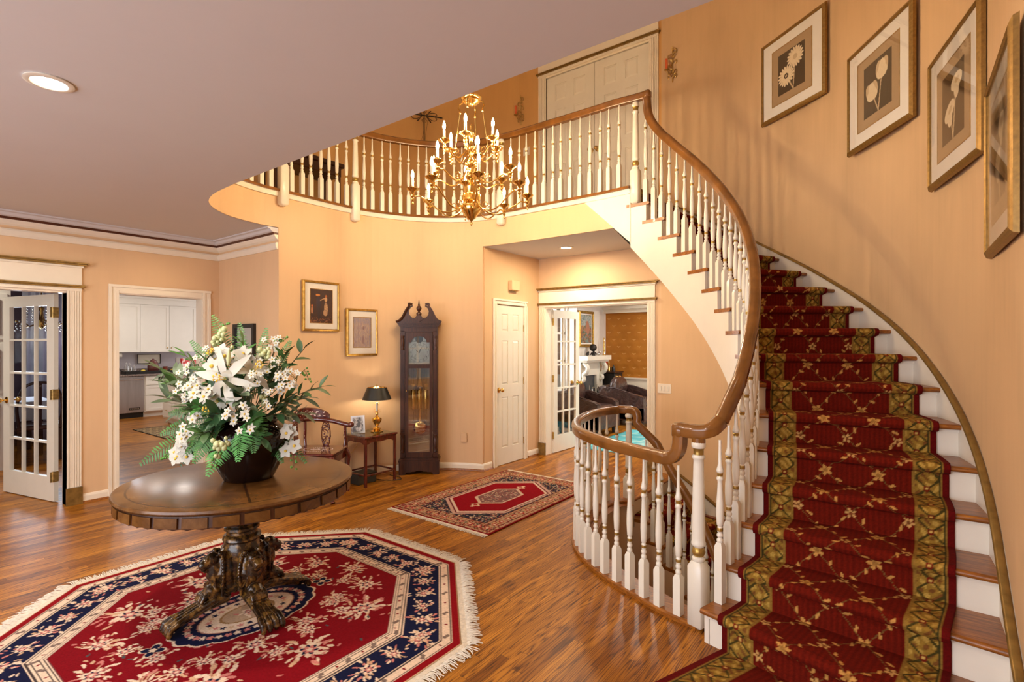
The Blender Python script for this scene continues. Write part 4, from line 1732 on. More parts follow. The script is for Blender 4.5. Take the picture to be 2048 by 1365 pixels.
    fr.build('fringe', [M_FRINGE], t)


M_FRINGE = simple('cotton_fringe', (.66, .58, .46), .9, var=.15, scale=60)
octagon_rug()


def small_rug():
    x0, x1, y0, y1 = -3.84, -2.66, 3.235, 5.02
    nx_, ny_ = 236, 357
    U, V = np.meshgrid(np.linspace(-.59, .59, nx_), np.linspace(-.8925, .8925, ny_))
    rg = np.random.default_rng(5)
    P = Paint(U, V, srgb(196, 170, 150))
    # speckled field and borders made of many small motifs
    Ex, Ey = .59 - np.abs(U), .8925 - np.abs(V)
    E = np.minimum(Ex, Ey)
    P.put(E > .19, srgb(40, 36, 52))
    for i in range(2600):
        x, y = rg.uniform(-.42, .42), rg.uniform(-.72, .72)
        P.ell(x, y, rg.uniform(.006, .015), rg.uniform(.003, .008), rg.uniform(0, 3), (srgb(205, 180, 160), srgb(150, 80, 74), srgb(190, 150, 110), srgb(96, 104, 84))[i % 4])
    bm_ = E < .19
    P.put(bm_, srgb(170, 138, 110))
    for i in range(2600):
        s_ = rg.integers(0, 4)
        d = rg.uniform(.02, .19)
        if s_ < 2:
            x, y = (.59 - d) * (1 if s_ else -1), rg.uniform(-.87, .87)
        else:
            x, y = rg.uniform(-.57, .57), (.8925 - d) * (1 if s_ == 2 else -1)
        P.ell(x, y, rg.uniform(.006, .013), rg.uniform(.004, .008), rg.uniform(0, 3), (srgb(132, 34, 34), srgb(50, 50, 42), srgb(140, 58, 50), srgb(190, 150, 100))[i % 4])
    # main border rosettes
    for s_ in (-1, 1):
        for y in np.arange(-.78, .79, .0975):
            P.flower(s_ * (.59 - .105), y, .030, 6, 0, srgb(158, 44, 40), .5)
            P.flower(s_ * (.59 - .105), y, .015, 5, 0, srgb(212, 188, 160), .5)
        for x in np.arange(-.4, .41, .1):
            P.flower(x, s_ * (.8925 - .105), .030, 6, 0, srgb(158, 44, 40), .5)
            P.flower(x, s_ * (.8925 - .105), .015, 5, 0, srgb(212, 188, 160), .5)
    for a in (.052, .155, .188):
        P.put(np.abs(E - a) < .004, srgb(96, 26, 26))
    # hexagon
    def hexd(a, b, sh):
        return np.maximum(np.abs(U) / a, (np.abs(V) + np.abs(U) * (b - sh) / a) / b)
    H = hexd(.345, .63, .36)
    P.put(H < 1.09, srgb(186, 150, 136))
    P.put(H < 1.03, srgb(100, 30, 40))
    P.put(H < 1.0, srgb(205, 178, 160))
    P.put(H < .95, srgb(134, 4, 20))
    zig = .012 * np.abs(((V * 60) % 2) - 1)
    Hm = hexd(.165, .30, .17)
    P.put(Hm < 1.05 + zig, srgb(200, 172, 150))
    P.put(Hm < .93, srgb(120, 84, 80))
    for i in range(300):
        x, y = rg.uniform(-.14, .14), rg.uniform(-.25, .25)
        if abs(x) / .15 + 0 < 1 and (abs(y) + abs(x) * .75) < .25:
            P.ell(x, y, .009, .005, rg.uniform(0, 3), (srgb(206, 180, 160), srgb(160, 90, 84), srgb(60, 60, 70), srgb(205, 180, 150))[i % 4])
    for s_ in (-1, 1):
        P.flower(0, s_ * .37, .05, 4, 0, srgb(206, 178, 150), .5)
        P.flower(0, s_ * .37, .025, 4, 0, srgb(150, 30, 36), .5)
        P.ell(0, s_ * .425, .02, .012, 0, srgb(206, 178, 150))
    P.put(E < .016, srgb(120, 12, 18))
    P.grain(.35, 9)
    t = thing('small_rug', 'rectangular red oriental rug with a long red hexagon, lying before the grandfather clock', 'rug', ((x0 + x1) / 2, (y0 + y1) / 2, 0))
    X, Y_ = U + (x0 + x1) / 2, V + (y0 + y1) / 2
    o = grid_obj('pile', X, Y_, np.full(U.shape, .009), P.C, bpy.data.materials['rug_pile'], t)
    md = o.modifiers.new('thick', 'SOLIDIFY')
    md.thickness = .007
    md.offset = -1
    rgn = random.Random(9)
    for s_, ye in ((-1, y0), (1, y1)):
        fr = MB()
        fr.b2(x0, x1, min(ye, ye + s_ * .02), max(ye, ye + s_ * .02), .001, .007)
        n_ = 190
        for i in range(n_):
            x = x0 + (x1 - x0) * (i + .5) / n_
            L_ = rgn.uniform(.03, .045)
            b_ = rgn.uniform(-.008, .008)
            vs = [(x - .003, ye + s_ * .018, .004), (x + .003, ye + s_ * .018, .004), (x + .002 + b_, ye + s_ * (.018 + L_), .003), (x - .002 + b_, ye + s_ * (.018 + L_), .003), (x + b_ / 2, ye + s_ * (.018 + L_ / 2), .009)]
            fr.add(vs, [(0, 1, 4), (1, 2, 4), (2, 3, 4), (3, 0, 4)])
        fr.build('fringe', [M_FRINGE], t)


small_rug()


# ---------------------------------------------------------------- round pedestal table
def leather_top_mat():
    q = NT('tooled_leather_top')
    sep = q.n('SeparateXYZ')
    q.l(q.obj(), sep.inputs[0])
    x, y = sep.outputs[0], sep.outputs[1]
    r = q.math('SQRT', q.math('ADD', q.math('MULTIPLY', x, x), q.math('MULTIPLY', y, y)))
    n1 = q.noise(q.obj(), 5, 5, .65, .5)
    n2 = q.noise(q.obj(), 60, 3, .7)
    f = q.math('ADD', q.math('MULTIPLY', n1, .88), q.math('MULTIPLY', n2, .12))
    c = q.ramp(f, [(.3, (.045, .017, .005)), (.5, (.11, .045, .011)), (.7, (.18, .082, .022))])
    lines = q.math('LESS_THAN', q.math('ABSOLUTE', q.math('SUBTRACT', r, .545)), .0045)
    for a in (0, 60, 120):
        ca, sa = math.cos(R(a + 38)), math.sin(R(a + 38))
        d = q.math('ABSOLUTE', q.math('ADD', q.math('MULTIPLY', x, -sa), q.math('MULTIPLY', y, ca)))
        d2 = q.math('ABSOLUTE', q.math('SUBTRACT', d, .004))
        lines = q.math('MAXIMUM', lines, q.math('MULTIPLY', q.math('LESS_THAN', d, .0065), q.math('LESS_THAN', r, .545)))
    c = q.mix(q.math('MULTIPLY', lines, .8), c, (.018, .008, .004))
    q.set(c, q.math('ADD', .2, q.math('MULTIPLY', n2, .08)), 0, .4)
    q.b.inputs['Coat Roughness'].default_value = .15
    q.bump(n2, .04, .002)
    return q.m


M_LTOP = leather_top_mat()
M_CARVE = NT('carved_bronze_wood')
_v = M_CARVE.obj()
_f = M_CARVE.noise(_v, 26, 4, .6)
M_CARVE.set(M_CARVE.ramp(_f, [(.34, (.010, .006, .003)), (.50, (.045, .021, .006)), (.64, (.22, .11, .022))]), .25, .2, .5, .2)
M_CARVE.bump(M_CARVE.noise(M_CARVE.mapping(_v, (1, 1, 1)), 55, 3), .3, .004)
M_CARVE = M_CARVE.m


def round_table():
    cx, cy = -3.06, 1.475
    t = thing('pedestal_table', 'round leather-topped wooden table on a carved lion pedestal with paw feet', 'table', (cx, cy, .012), 0, local=True)
    H = .757
    q = MB()
    q.lathe([(.001, H - .03), (.57, H - .03), (.603, H - .026), (.612, H - .014), (.608, H - .003), (.598, H), (.001, H)], (0, 0, 0), 96)
    top = q.build('tabletop', [M_LTOP], t, world=False)
    # apron of small panels with a scalloped lower edge
    N = 28
    q = MB()
    n = N * 8
    vs, fs = [], []
    for i in range(n):
        a = 2 * PI * i / n
        ph = (i % 8) / 8
        zb = H - .095 + .006 * abs(math.cos(ph * 2 * PI))
        for r, z in ((.590, H - .03), (.594, H - .085), (.592, zb), (.575, zb), (.575, H - .03)):
            vs.append((r * math.cos(a), r * math.sin(a), z))
    for i in range(n):
        j = (i + 1) % n
        for k in range(4):
            fs.append((i * 5 + k, j * 5 + k, j * 5 + k + 1, i * 5 + k + 1))
    q.add(vs, fs, 1, False)
    for i in range(N):
        a0, a1 = 2 * PI * i / N + .018, 2 * PI * (i + 1) / N - .018
        ring = []
        for z, rr in ((H - .036, .592), (H - .036, .600), (H - .084, .602), (H - .084, .594)):
            ring.append([(rr * math.cos(a), rr * math.sin(a), z) for a in np.linspace(a0, a1, 6)])
        vs = [p for r_ in ring for p in r_]
        fs = []
        for k in range(3):
            for j in range(5):
                fs.append((k * 6 + j, k * 6 + j + 1, (k + 1) * 6 + j + 1, (k + 1) * 6 + j))
        q.add(vs, fs)
        q.add([ring[0][0], ring[1][0], ring[2][0], ring[3][0]], [(0, 1, 2, 3)])
        q.add([ring[0][-1], ring[1][-1], ring[2][-1], ring[3][-1]], [(0, 1, 2, 3)])
    q.build('apron', [M_LTOP, M_MAHOG], t, world=False)
    q = MB()
    q.lathe([(.001, H - .03), (.16, H - .035), (.16, H - .07), (.10, H - .08), (.095, H - .10), (.108, H - .12), (.118, H - .16), (.116, H - .20), (.10, H - .235), (.08, H - .255), (.078, H - .265), (.092, H - .272), (.094, H - .285), (.08, H - .295), (.082, H - .31), (.098, H - .32), (.102, H - .34), (.09, H - .352), (.092, H - .37), (.10, H - .38), (.098, H - .42), (.10, H - .52), (.095, H - .58), (.05, H - .62), (.001, H - .63)], (0, 0, 0), 32)
    q.build('pedestal', [M_CARVE], t, world=False)
    # lions
    for i in range(4):
        ang = R(-93 + 90 * i)
        q = MB()
        X = lambda r, s_, z: (r, s_, z)
        # body and shaggy mane
        q.tube([X(.04, 0, .15), X(.075, 0, .20), X(.10, 0, .26), X(.09, 0, .325), X(.055, 0, .375)], [.055, .068, .07, .058, .03], 14)
        q.tube([X(.115, 0, .325), X(.145, 0, .30), X(.145, 0, .25), X(.125, 0, .20)], [.036, .044, .046, .035], 12)
        # head, brow, muzzle, jaw, ears
        q.ball(X(.158, 0, .333), .042, 14, 10, 0, (1, .95, 1))
        q.tube([X(.165, 0, .330), X(.208, 0, .312), X(.224, 0, .305)], [.031, .027, .020], 10)
        q.tube([X(.165, 0, .300), X(.208, 0, .283)], [.022, .015], 8)
        for s_ in (-1, 1):
            q.ball(X(.132, s_ * .038, .368), .015, 8, 6)
            q.ball(X(.192, s_ * .019, .346), .011, 8, 6)
            q.ball(X(.210, s_ * .014, .298), .013, 8, 6)
            # mane locks
            for m_ in range(11):
                u = m_ / 10
                z0_ = .375 - .17 * u
                q.tube([X(.11 + .02 * u, s_ * (.032 + .028 * math.sin(u * 3)), z0_), X(.128, s_ * (.056 + .014 * math.sin(u * 3)), z0_ - .03), X(.118 + .01 * u, s_ * (.060), z0_ - .065), X(.098, s_ * .050, z0_ - .09)], [.008, .0095, .0075, .003], 6)
        for f_ in range(7):
            s_ = (f_ - 3) * .013
            q.tube([X(.14, s_ * .7, .268), X(.16, s_ * .9, .235), X(.155, s_, .19), X(.14, s_, .155)], [.007, .0095, .0075, .003], 6)
        # folded foreleg resting over the knee
        q.tube([X(.06, 0, .165), X(.12, 0, .163), X(.17, 0, .155), X(.192, 0, .14)], [.038, .041, .044, .038], 14)
        for f_ in range(5):
            s_ = (f_ - 2) * .0165
            q.tube([X(.185, s_, .162), X(.214, s_ * 1.1, .150), X(.227, s_ * 1.1, .128), X(.22, s_ * 1.05, .108)], [.0115, .0115, .0105, .006], 7)
        # leg running out and down to the paw
        for f_ in range(4):
            s_ = (f_ - 1.5) * .024
            w_ = (f_ - 1.5) * .030
            q.tube([X(.08, s_ * .8, .13), X(.16, s_, .118), X(.25, s_, .092), X(.31, s_ * 1.1, .074), X(.345, w_ * 1.1, .066), X(.375, w_ * 1.15, .05), X(.385, w_ * 1.15, .022), X(.383, w_ * 1.15, .008)],
                   [.022, .020, .0165, .0155, .0165, .0165, .0155, .011], 9)
        q.tube([X(.08, 0, .105), X(.2, 0, .085), X(.30, 0, .055), X(.345, 0, .03), X(.36, 0, .022)], [.036, .028, .024, .019, .014], 10)
        M = Matrix.Rotation(ang, 4, 'Z')
        q.v = [tuple(M @ Vector(p)) for p in q.v]
        o = q.build('lion_leg', [M_CARVE], t, world=False)
        rm = o.modifiers.new('merge', 'REMESH')
        rm.mode = 'VOXEL'
        rm.voxel_size = .0032
        rm.use_smooth_shade = True
        sm = o.modifiers.new('smooth', 'SMOOTH')
        sm.iterations = 1
    return t


round_table()


# ---------------------------------------------------------------- black vase and the bouquet
VX, VY, VZ = -3.03, 1.50, .769
vb = thing('vase', 'glossy black ceramic vase standing on the round table', 'vase', (VX, VY, VZ), 0, local=True)
M_VASE = simple('black_glaze', (.008, .003, .002), .08, var=.6, scale=6)
q = MB()
q.lathe([(.001, .0), (.125, .0), (.135, .01), (.165, .07), (.205, .16), (.226, .23), (.222, .27), (.20, .305), (.165, .325), (.155, .335), (.168, .345), (.166, .35), (.148, .34), (.145, .30), (.001, .29)], (0, 0, 0), 48)
q.build('body', [M_VASE], vb, world=False)

CR = Vector((math.cos(YAW), math.sin(YAW), 0))          # across the table, as seen from the door
CF = Vector((-math.sin(YAW), math.cos(YAW), 0))         # away from the front door
VB = Vector((VX, VY, VZ))


def fl(r, u, d=0.0):
    """r metres to the right, u metres above the table, d metres towards the front door"""
    return VB + CR * r + Vector((0, 0, u)) - CF * d


M_LEAF = simple('leaf_green', (.06, .13, .03), .45, var=.5, scale=9)
M_LEAF2 = simple('leaf_grey_green', (.10, .14, .07), .5, var=.4, scale=9)
M_LEAF3 = simple('leaf_dark', (.03, .085, .028), .4, var=.4, scale=9)
M_FERN = simple('fern_green', (.06, .19, .035), .5, var=.35, scale=12)
M_FERN2 = simple('fern_bright', (.09, .33, .07), .45, var=.3, scale=12)
M_PETAL = simple('white_petal', (.52, .50, .42), .5, var=.05, scale=20)
M_PETAL2 = simple('cream_petal', (.52, .55, .28), .5, var=.15, scale=20)
M_YEL = simple('yellow_stamen', (.75, .50, .06), .6, var=.2, scale=30)
M_BUD = simple('green_bud', (.35, .42, .10), .5, var=.4, scale=20)
M_BERRY = simple('green_berry', (.10, .28, .04), .35, var=.3, scale=20)
M_STEM = simple('stem_brown', (.10, .08, .03), .7, var=.3, scale=20)


def leaf(q, p, d, up, L, W, curl=.2, mi=0, fold=.25, n=5):
    """pointed leaf from p along d"""
    d = Vector(d).normalized()
    up = Vector(up)
    s_ = d.cross(up)
    s_ = s_.normalized() if s_.length > 1e-5 else d.orthogonal().normalized()
    u = s_.cross(d)
    vs = []
    for i in range(n + 1):
        f = i / n
        w_ = W * math.sin(PI * min(1, f * .93 + .05)) ** .8 * .5
        c = Vector(p) + d * L * f - u * L * curl * f * f
        vs += [c - s_ * w_ + u * w_ * fold, c, c + s_ * w_ + u * w_ * fold]
    fs = []
    for i in range(n):
        o_ = i * 3
        fs += [(o_, o_ + 1, o_ + 4, o_ + 3), (o_ + 1, o_ + 2, o_ + 5, o_ + 4)]
    q.add(vs, fs, mi, True)


RF = random.Random(21)
MOUTH = fl(0, .32)


def fern(tip, label, sag=.12, W=.11, mat=None, root=None, n=30, grp='fern fronds in the bouquet'):
    a = Vector(root) if root is not None else MOUTH + (Vector(tip) - MOUTH) * .25
    b = Vector(tip)
    mid = (a + b) / 2 + Vector((0, 0, sag))
    pts = [a.lerp(mid, t).lerp(mid.lerp(b, t), t) for t in np.linspace(0, 1, n)]
    q = MB()
    q.tube(pts, [.003 * (1 - .7 * i / n) for i in range(n)], 5)
    view = -CF
    for i in range(2, n):
        t = pts[i] - pts[i - 1]
        side = t.cross(view + Vector((0, 0, .5))).normalized()
        f = i / n
        Lp = W * .62 * math.sin(PI * (.12 + .88 * f) ** .9) + .008
        for s_ in (-1, 1):
            dd = side * s_ + t.normalized() * .45 + Vector((RF.uniform(-.1, .1), RF.uniform(-.1, .1), RF.uniform(-.15, .05)))
            leaf(q, pts[i], dd, view + Vector((0, 0, .6)), Lp, .0095, .25, 0, .1, 3)
    o = q.build('fern_frond', [mat or M_FERN], None, loc=a)
    return tag(o, label, 'fern', grp)


def spray(tip, label, n=8, L=.12, W=.032, mat=None, sag=.03, name='leaf_spray', cat='foliage', root=None):
    a = Vector(root) if root is not None else MOUTH + (Vector(tip) - MOUTH) * .3
    b = Vector(tip)
    mid = (a + b) / 2 + Vector((0, 0, sag))
    pts = [a.lerp(mid, t).lerp(mid.lerp(b, t), t) for t in np.linspace(0, 1, 8)]
    q = MB()
    q.tube(pts, .0028, 5, 1)
    for i in range(n):
        f = .25 + .75 * (i + .5) / n
        p = pts[min(7, int(f * 7))].lerp(pts[min(7, int(f * 7) + 1)], f * 7 % 1)
        t = (b - a).normalized()
        ang = i * 2.4 + RF.uniform(-.4, .4)
        o1 = t.orthogonal().normalized()
        o2 = t.cross(o1)
        dd = t * .8 + (o1 * math.cos(ang) + o2 * math.sin(ang)) * .8
        leaf(q, p, dd, Vector((0, 0, 1)) - CF * .6, L * RF.uniform(.7, 1.1), W * RF.uniform(.8, 1.1), RF.uniform(.05, .35), 0, .2)
    leaf(q, b, b - mid, Vector((0, 0, 1)), L * .8, W, .2)
    o = q.build(name, [mat or M_LEAF, M_STEM], None, loc=a)
    return tag(o, label, cat)


def stem_to(q, c, mi, r=.0025):
    c = Vector(c)
    q.tube([MOUTH + (c - MOUTH) * .35, (MOUTH + c) / 2 + Vector((0, 0, .02)), c], r, 5, mi)


def lily(c, d, label, Rr=.085, open_=.9):
    """six-petalled lily facing d"""
    c, d = Vector(c), Vector(d).normalized()
    o1 = d.orthogonal().normalized()
    o2 = d.cross(o1)
    t = MB()
    root = c - d * .05
    for i in range(6):
        a = i * PI / 3 + .2
        rad = o1 * math.cos(a) + o2 * math.sin(a)
        q_d = rad * open_ + d * .55
        leaf(t, root, q_d, d, Rr * 1.75, .050 if i % 2 else .040, .60, 0, .22, 7)
    o = t.build('lily', [M_PETAL], None, loc=c)
    tag(o, label, 'flower')
    s = MB()
    for i in range(6):
        a = i * PI / 3
        rad = o1 * math.cos(a) + o2 * math.sin(a)
        e = c + rad * .018 + d * .055
        s.tube([root + rad * .004, e], .0012, 4)
        s.ball(e, .005, 6, 4, 0, (1, 1, 1.6))
    s.build('stamens', [M_YEL], o, world=True)
    k = MB()
    stem_to(k, root, 0)
    k.tube([root - d * .03, root, root + d * .02], [.004, .008, .012], 8)
    k.build('stem', [M_LEAF], o)
    return o


def blossom(q, c, d, r, n=5, mi=0, mc=1, w=.75, cup=.35):
    c, d = Vector(c), Vector(d).normalized()
    o1 = d.orthogonal().normalized()
    o2 = d.cross(o1)
    a0 = RF.uniform(0, 2)
    for i in range(n):
        a = a0 + i * 2 * PI / n
        rad = o1 * math.cos(a) + o2 * math.sin(a)
        leaf(q, c, rad + d * cup, d, r, r * w * .8, .25, mi, .15, 3)
    q.ball(c + d * r * .12, r * .2, 6, 4, mc)


def cluster_flowers(center, label, n=6, spread=.055, r=.028, mats=None, name='blossom_cluster', group=None, petals=5, w=.75):
    c = Vector(center)
    q = MB()
    stem_to(q, c, 2)
    for i in range(n):
        e = c + CR * RF.uniform(-1, 1) * spread + Vector((0, 0, RF.uniform(-1, 1) * spread)) - CF * RF.uniform(0, 1) * spread * .7
        q.tube([c + CF * .03, e], .0012, 4, 2)
        blossom(q, e, (e - c) * 4 - CF * .9 + Vector((0, 0, .35)), r * RF.uniform(.85, 1.1), petals, 0, 1, w)
    o = q.build(name, mats or [M_PETAL, M_YEL, M_LEAF], None, loc=c)
    return tag(o, label, 'flower', group)


def hops(center, label, n=16, spread=.05, r=.016, mat=None, name='green_blossom_cluster', hang=False):
    c = Vector(center)
    q = MB()
    stem_to(q, c, 1)
    for i in range(n):
        e = c + CR * RF.gauss(0, .5) * spread + Vector((0, 0, RF.gauss(0, .6) * spread)) - CF * RF.uniform(0, 1) * spread
        q.tube([c, e], .0012, 4, 1)
        q.ball(e, r * RF.uniform(.6, 1.1), 7, 5, 0, (1, 1, 1.15))
    o = q.build(name, [mat or M_PETAL2, M_LEAF], None, loc=c)
    return tag(o, label, 'flower')


def berries(a, b, label, n=9, r=.007):
    q = MB()
    a, b = Vector(a), Vector(b)
    q.tube([MOUTH + (a - MOUTH) * .5, a, (a + b) / 2 + Vector((0, 0, .01)), b], .0018, 5, 1)
    for i in range(n):
        f = i / (n - 1)
        p = a.lerp(b, f)
        e = p + CR * (.014 * (-1) ** i) + Vector((0, 0, RF.uniform(-.012, .012)))
        q.tube([p, e], .001, 4, 1)
        q.ball(e, r * RF.uniform(.8, 1.2), 7, 5)
    o = q.build('berry_sprig', [M_BERRY, M_STEM], None, loc=a)
    return tag(o, label, 'berries')


def px2(x, y):
    """bouquet offsets measured on the photograph, 3 mm to the pixel"""
    return ((x - 487) * .00298, (962 - y) * .00298 * 1.0 - .02)


# stems: (x, y) of the tips are turned into offsets in metres right and up from the vase foot
def F(x, y, d=0.0):
    r, u = px2(x, y)
    s_ = 1 - d / 3.0                                     # nearer stems sit a little closer to the axis
    return fl(r * s_, .769 * 0 + 1.55 - VZ - (1.55 - VZ - u) * s_, d)


fern(F(409, 640, -.05), 'tall fern frond at the upper left of the bouquet', .05, .10)
fern(F(455, 655, -.08), 'upright fern frond between the lilies and the green blossoms', .03, .07)
fern(F(507, 665, -.08), 'upright fern frond standing before the small black mirror', .03, .075)
fern(F(375, 690, .0), 'short fern frond reaching left over the kitchen cabinets', .04, .07)
fern(F(315, 758, .03), 'arching fern frond at the far left edge of the bouquet', .07, .07)
fern(F(298, 928, .12), 'long fern frond drooping to the lower left off the bouquet', .10, .13)
fern(F(402, 908, .20), 'fern frond drooping over the left shoulder of the vase', .10, .12, root=fl(-.05, .30, .10))
fern(F(463, 950, .30), 'bright green fern frond hanging down the front of the black vase', .10, .14, M_FERN2, root=fl(.02, .33, .12))
fern(F(520, 922, .29), 'green fern frond hanging over the right front of the black vase', .10, .12, M_FERN2, root=fl(.03, .33, .12))
fern(F(537, 862, .22), 'fern frond curling beside the right shoulder of the vase', .10, .11, root=fl(.06, .34, .08))
fern(F(565, 925, .08), 'fern frond trailing down at the right of the vase', .10, .08)
fern(F(387, 930, .18), 'thin dark fern frond hanging below the white orchids on the left', .12, .06, M_LEAF3)
fern(F(350, 830, .10), 'feathery fern frond low on the left side', .06, .09, M_LEAF)
fern(F(600, 925, .02), 'small fern frond under the white orchids on the right', .10, .05)

spray(F(318, 742, .04), 'long pointed leaves reaching left below the fern', 7, .13, .034, M_LEAF2, .03)
spray(F(340, 800, .08), 'long grey-green leaves at the lower left of the bouquet', 8, .14, .04, M_LEAF2, .0)
spray(F(345, 772, .1), 'dark pointed leaves at the left of the bouquet', 6, .13, .04, M_LEAF, .02)
spray(F(590, 705, -.02), 'green leaf pair standing out at the upper right', 5, .10, .034, M_LEAF, .02)
spray(F(632, 778, .02), 'leafy spray reaching to the far right of the bouquet', 9, .10, .03, M_LEAF, .04)
spray(F(610, 800, .06), 'leafy spray below the far right leaves', 8, .09, .028, M_LEAF2, .03)
spray(F(575, 830, .10), 'broad leaves over the right shoulder of the vase', 7, .11, .04, M_LEAF3, .02)
spray(F(430, 735, .12), 'broad leaves behind the white lily on its left', 6, .14, .05, M_LEAF, .0)
spray(F(500, 800, .2), 'broad dark leaves below the white lily', 8, .12, .05, M_LEAF3, -.02)
spray(F(450, 790, .2), 'dark leaves among the small white blossoms', 8, .11, .045, M_LEAF3, -.02)
spray(F(400, 820, .15), 'leaves above the drooping white orchids', 8, .12, .04, M_LEAF, .0)
spray(F(545, 760, .1), 'dark leaves to the right of the white lily', 8, .12, .045, M_LEAF3, .0)
spray(F(480, 740, .0), 'leaves at the heart of the bouquet', 9, .12, .045, M_LEAF3, .0)
spray(F(420, 770, .05), 'leaves filling the left of the bouquet', 9, .12, .04, M_LEAF, .0)
spray(F(520, 850, .18), 'leaves over the vase rim in front', 9, .11, .045, M_LEAF, .02)
spray(F(455, 850, .18), 'leaves over the vase rim to the left', 9, .11, .04, M_LEAF3, .02)
spray(F(560, 800, .0), 'leaves filling the right of the bouquet', 9, .11, .04, M_LEAF, .0)

for x, y, d, L_, W_, m_, lab in ((372, 760, .12, .13, .04, M_LEAF2, 'grey-green leaves fanning out at the left of the bouquet'), (365, 715, .02, .10, .03, M_FERN, 'bright green sprig at the upper left edge of the bouquet'),
        (440, 870, .24, .11, .045, M_LEAF, 'broad leaves drooping over the left shoulder of the vase'), (550, 880, .20, .10, .04, M_LEAF3, 'dark leaves over the right side of the vase'),
        (475, 690, .0, .10, .03, M_FERN, 'bright green sprig behind the lilies'), (560, 720, .02, .11, .035, M_LEAF, 'leaves rising behind the right-hand white blossoms'),
        (515, 790, .24, .12, .045, M_LEAF2, 'grey-green leaves just right of the largest lily'), (425, 815, .2, .12, .04, M_FERN, 'fresh green leaves left of the nodding lily'),
        (470, 830, .26, .12, .05, M_LEAF3, 'two dark leaves below the nodding lily'), (600, 830, .02, .10, .03, M_LEAF2, 'thin leaves at the lower right edge')):
    spray(F(x, y, d), lab, 8, L_, W_, m_, .01)
fern(F(540, 905, .24), 'fern frond falling along the right side of the vase', .10, .12, M_FERN, root=fl(.06, .33, .08))
fern(F(432, 925, .28), 'fern frond falling along the left side of the vase', .10, .12, M_FERN, root=fl(-.04, .33, .12))
fern(F(330, 870, .08), 'fern frond spreading to the left below the leaves', .08, .11)
fern(F(560, 690, -.04), 'small fern frond at the upper right', .03, .08)

lily(F(483, 762, .26), -CF + Vector((0, 0, .15)), 'largest white lily facing the room at the centre of the bouquet', .088)
lily(F(528, 742, .16), -CF * .6 + CR * .7 + Vector((0, 0, .4)), 'white lily turned to the right above the centre of the bouquet', .075)
lily(F(462, 812, .24), -CF + CR * -.3 + Vector((0, 0, -.6)), 'white lily nodding down at the left of centre', .075)
lily(F(450, 722, .14), -CF * .6 + CR * -.4 + Vector((0, 0, .7)), 'white lily seen behind the largest one on its upper left', .072)
# closed lily bud
q = MB()
a_, b_ = F(487, 735, .22), F(489, 712, .22)
q.tube([a_, (a_ + b_) / 2, b_ + Vector((0, 0, .02))], [.006, .013, .003], 10)
stem_to(q, a_, 1)
tag(q.build('lily_bud', [M_PETAL2, M_LEAF], None, loc=a_), 'closed pale green lily bud standing above the largest lily', 'flower')

WHT = [M_PETAL, M_YEL, M_LEAF]
cluster_flowers(F(465, 722, .16), 'broad white orchid blossoms at the top centre', 3, .05, .058, name='orchid_blossoms', petals=5, w=.95)
cluster_flowers(F(497, 715, .10), 'white orchid blossoms behind the lily bud', 3, .04, .055, name='orchid_blossoms', petals=5, w=.95)
for x, y, d, lab, n, r in (
        (400, 735, .10, 'small white blossoms at the upper left edge', 8, .024), (405, 715, .04, 'small white blossoms under the tall fern', 6, .022),
        (398, 765, .16, 'cluster of little white flowers at the left', 9, .026), (421, 778, .2, 'white flowers with yellow eyes left of the lily', 7, .034),
        (393, 790, .18, 'white flowers low on the left side', 7, .028), (436, 800, .24, 'large white yellow-centred flowers below the left cluster', 5, .042),
        (545, 738, .10, 'white blossoms to the upper right of the lily', 7, .026), (565, 745, .06, 'white blossoms at the right', 8, .024),
        (535, 768, .2, 'small white blossoms right of the lily', 8, .026), (575, 770, .12, 'large white blossom bunch at the right', 10, .03),
        (555, 800, .18, 'small white flowers at the lower right', 8, .024), (513, 830, .26, 'creamy white blossoms hanging over the rim', 9, .032),
        (527, 848, .25, 'creamy white blossom bunch at the right of the rim', 7, .028), (420, 840, .22, 'white flowers with green eyes over the vase shoulder', 6, .036),
        (410, 862, .20, 'white flowers hanging at the left below the leaves', 6, .034), (520, 695, -.02, 'small white flowers at the very top right', 6, .026),
        (538, 690, -.04, 'white buds and blossoms at the top right corner', 5, .026), (590, 765, .08, 'white blossoms at the right edge', 7, .024)):
    cluster_flowers(F(x, y, d), lab, max(4, n - 1), .05, r * .80)
for x, y, d, lab in ((378, 880, .16, 'white orchids drooping at the lower left'), (385, 905, .16, 'lowest white orchids at the left, above the table'), (575, 868, .08, 'white orchids drooping at the right of the vase'), (585, 897, .06, 'lowest white orchids at the right')):
    cluster_flowers(F(x, y, d), lab, 4, .045, .042, name='orchid_blossoms', w=1.0)
hops(F(432, 688, -.02), 'pale green blossom cluster at the upper left', 22, .06, .016)
hops(F(528, 715, .05), 'pale green blossom cluster at the upper right', 16, .045, .015)
hops(F(493, 890, .30), 'pale green blossom cluster hanging before the vase', 18, .04, .015)
hops(F(538, 800, .12), 'small pale green buds at the right', 10, .03, .012)
berries(F(360, 905, .14), F(345, 920, .14), 'green berries at the lower left below the orchids')
berries(F(488, 905, .32), F(478, 935, .32), 'green berries hanging on the front of the vase')
berries(F(583, 905, .06), F(585, 935, .06), 'green berries at the lower right')
berries(F(535, 690, -.04), F(550, 682, -.04), 'green berries at the top right')
berries(F(425, 672, -.03), F(438, 655, -.03), 'green berries at the top left beside the tall fern')
berries(F(595, 745, .0), F(603, 765, .0), 'green berries at the right edge of the bouquet')

# ================================================================ FURNITURE OF THE FOYER
def Rx(a):
    return Matrix.Rotation(a, 4, 'X')


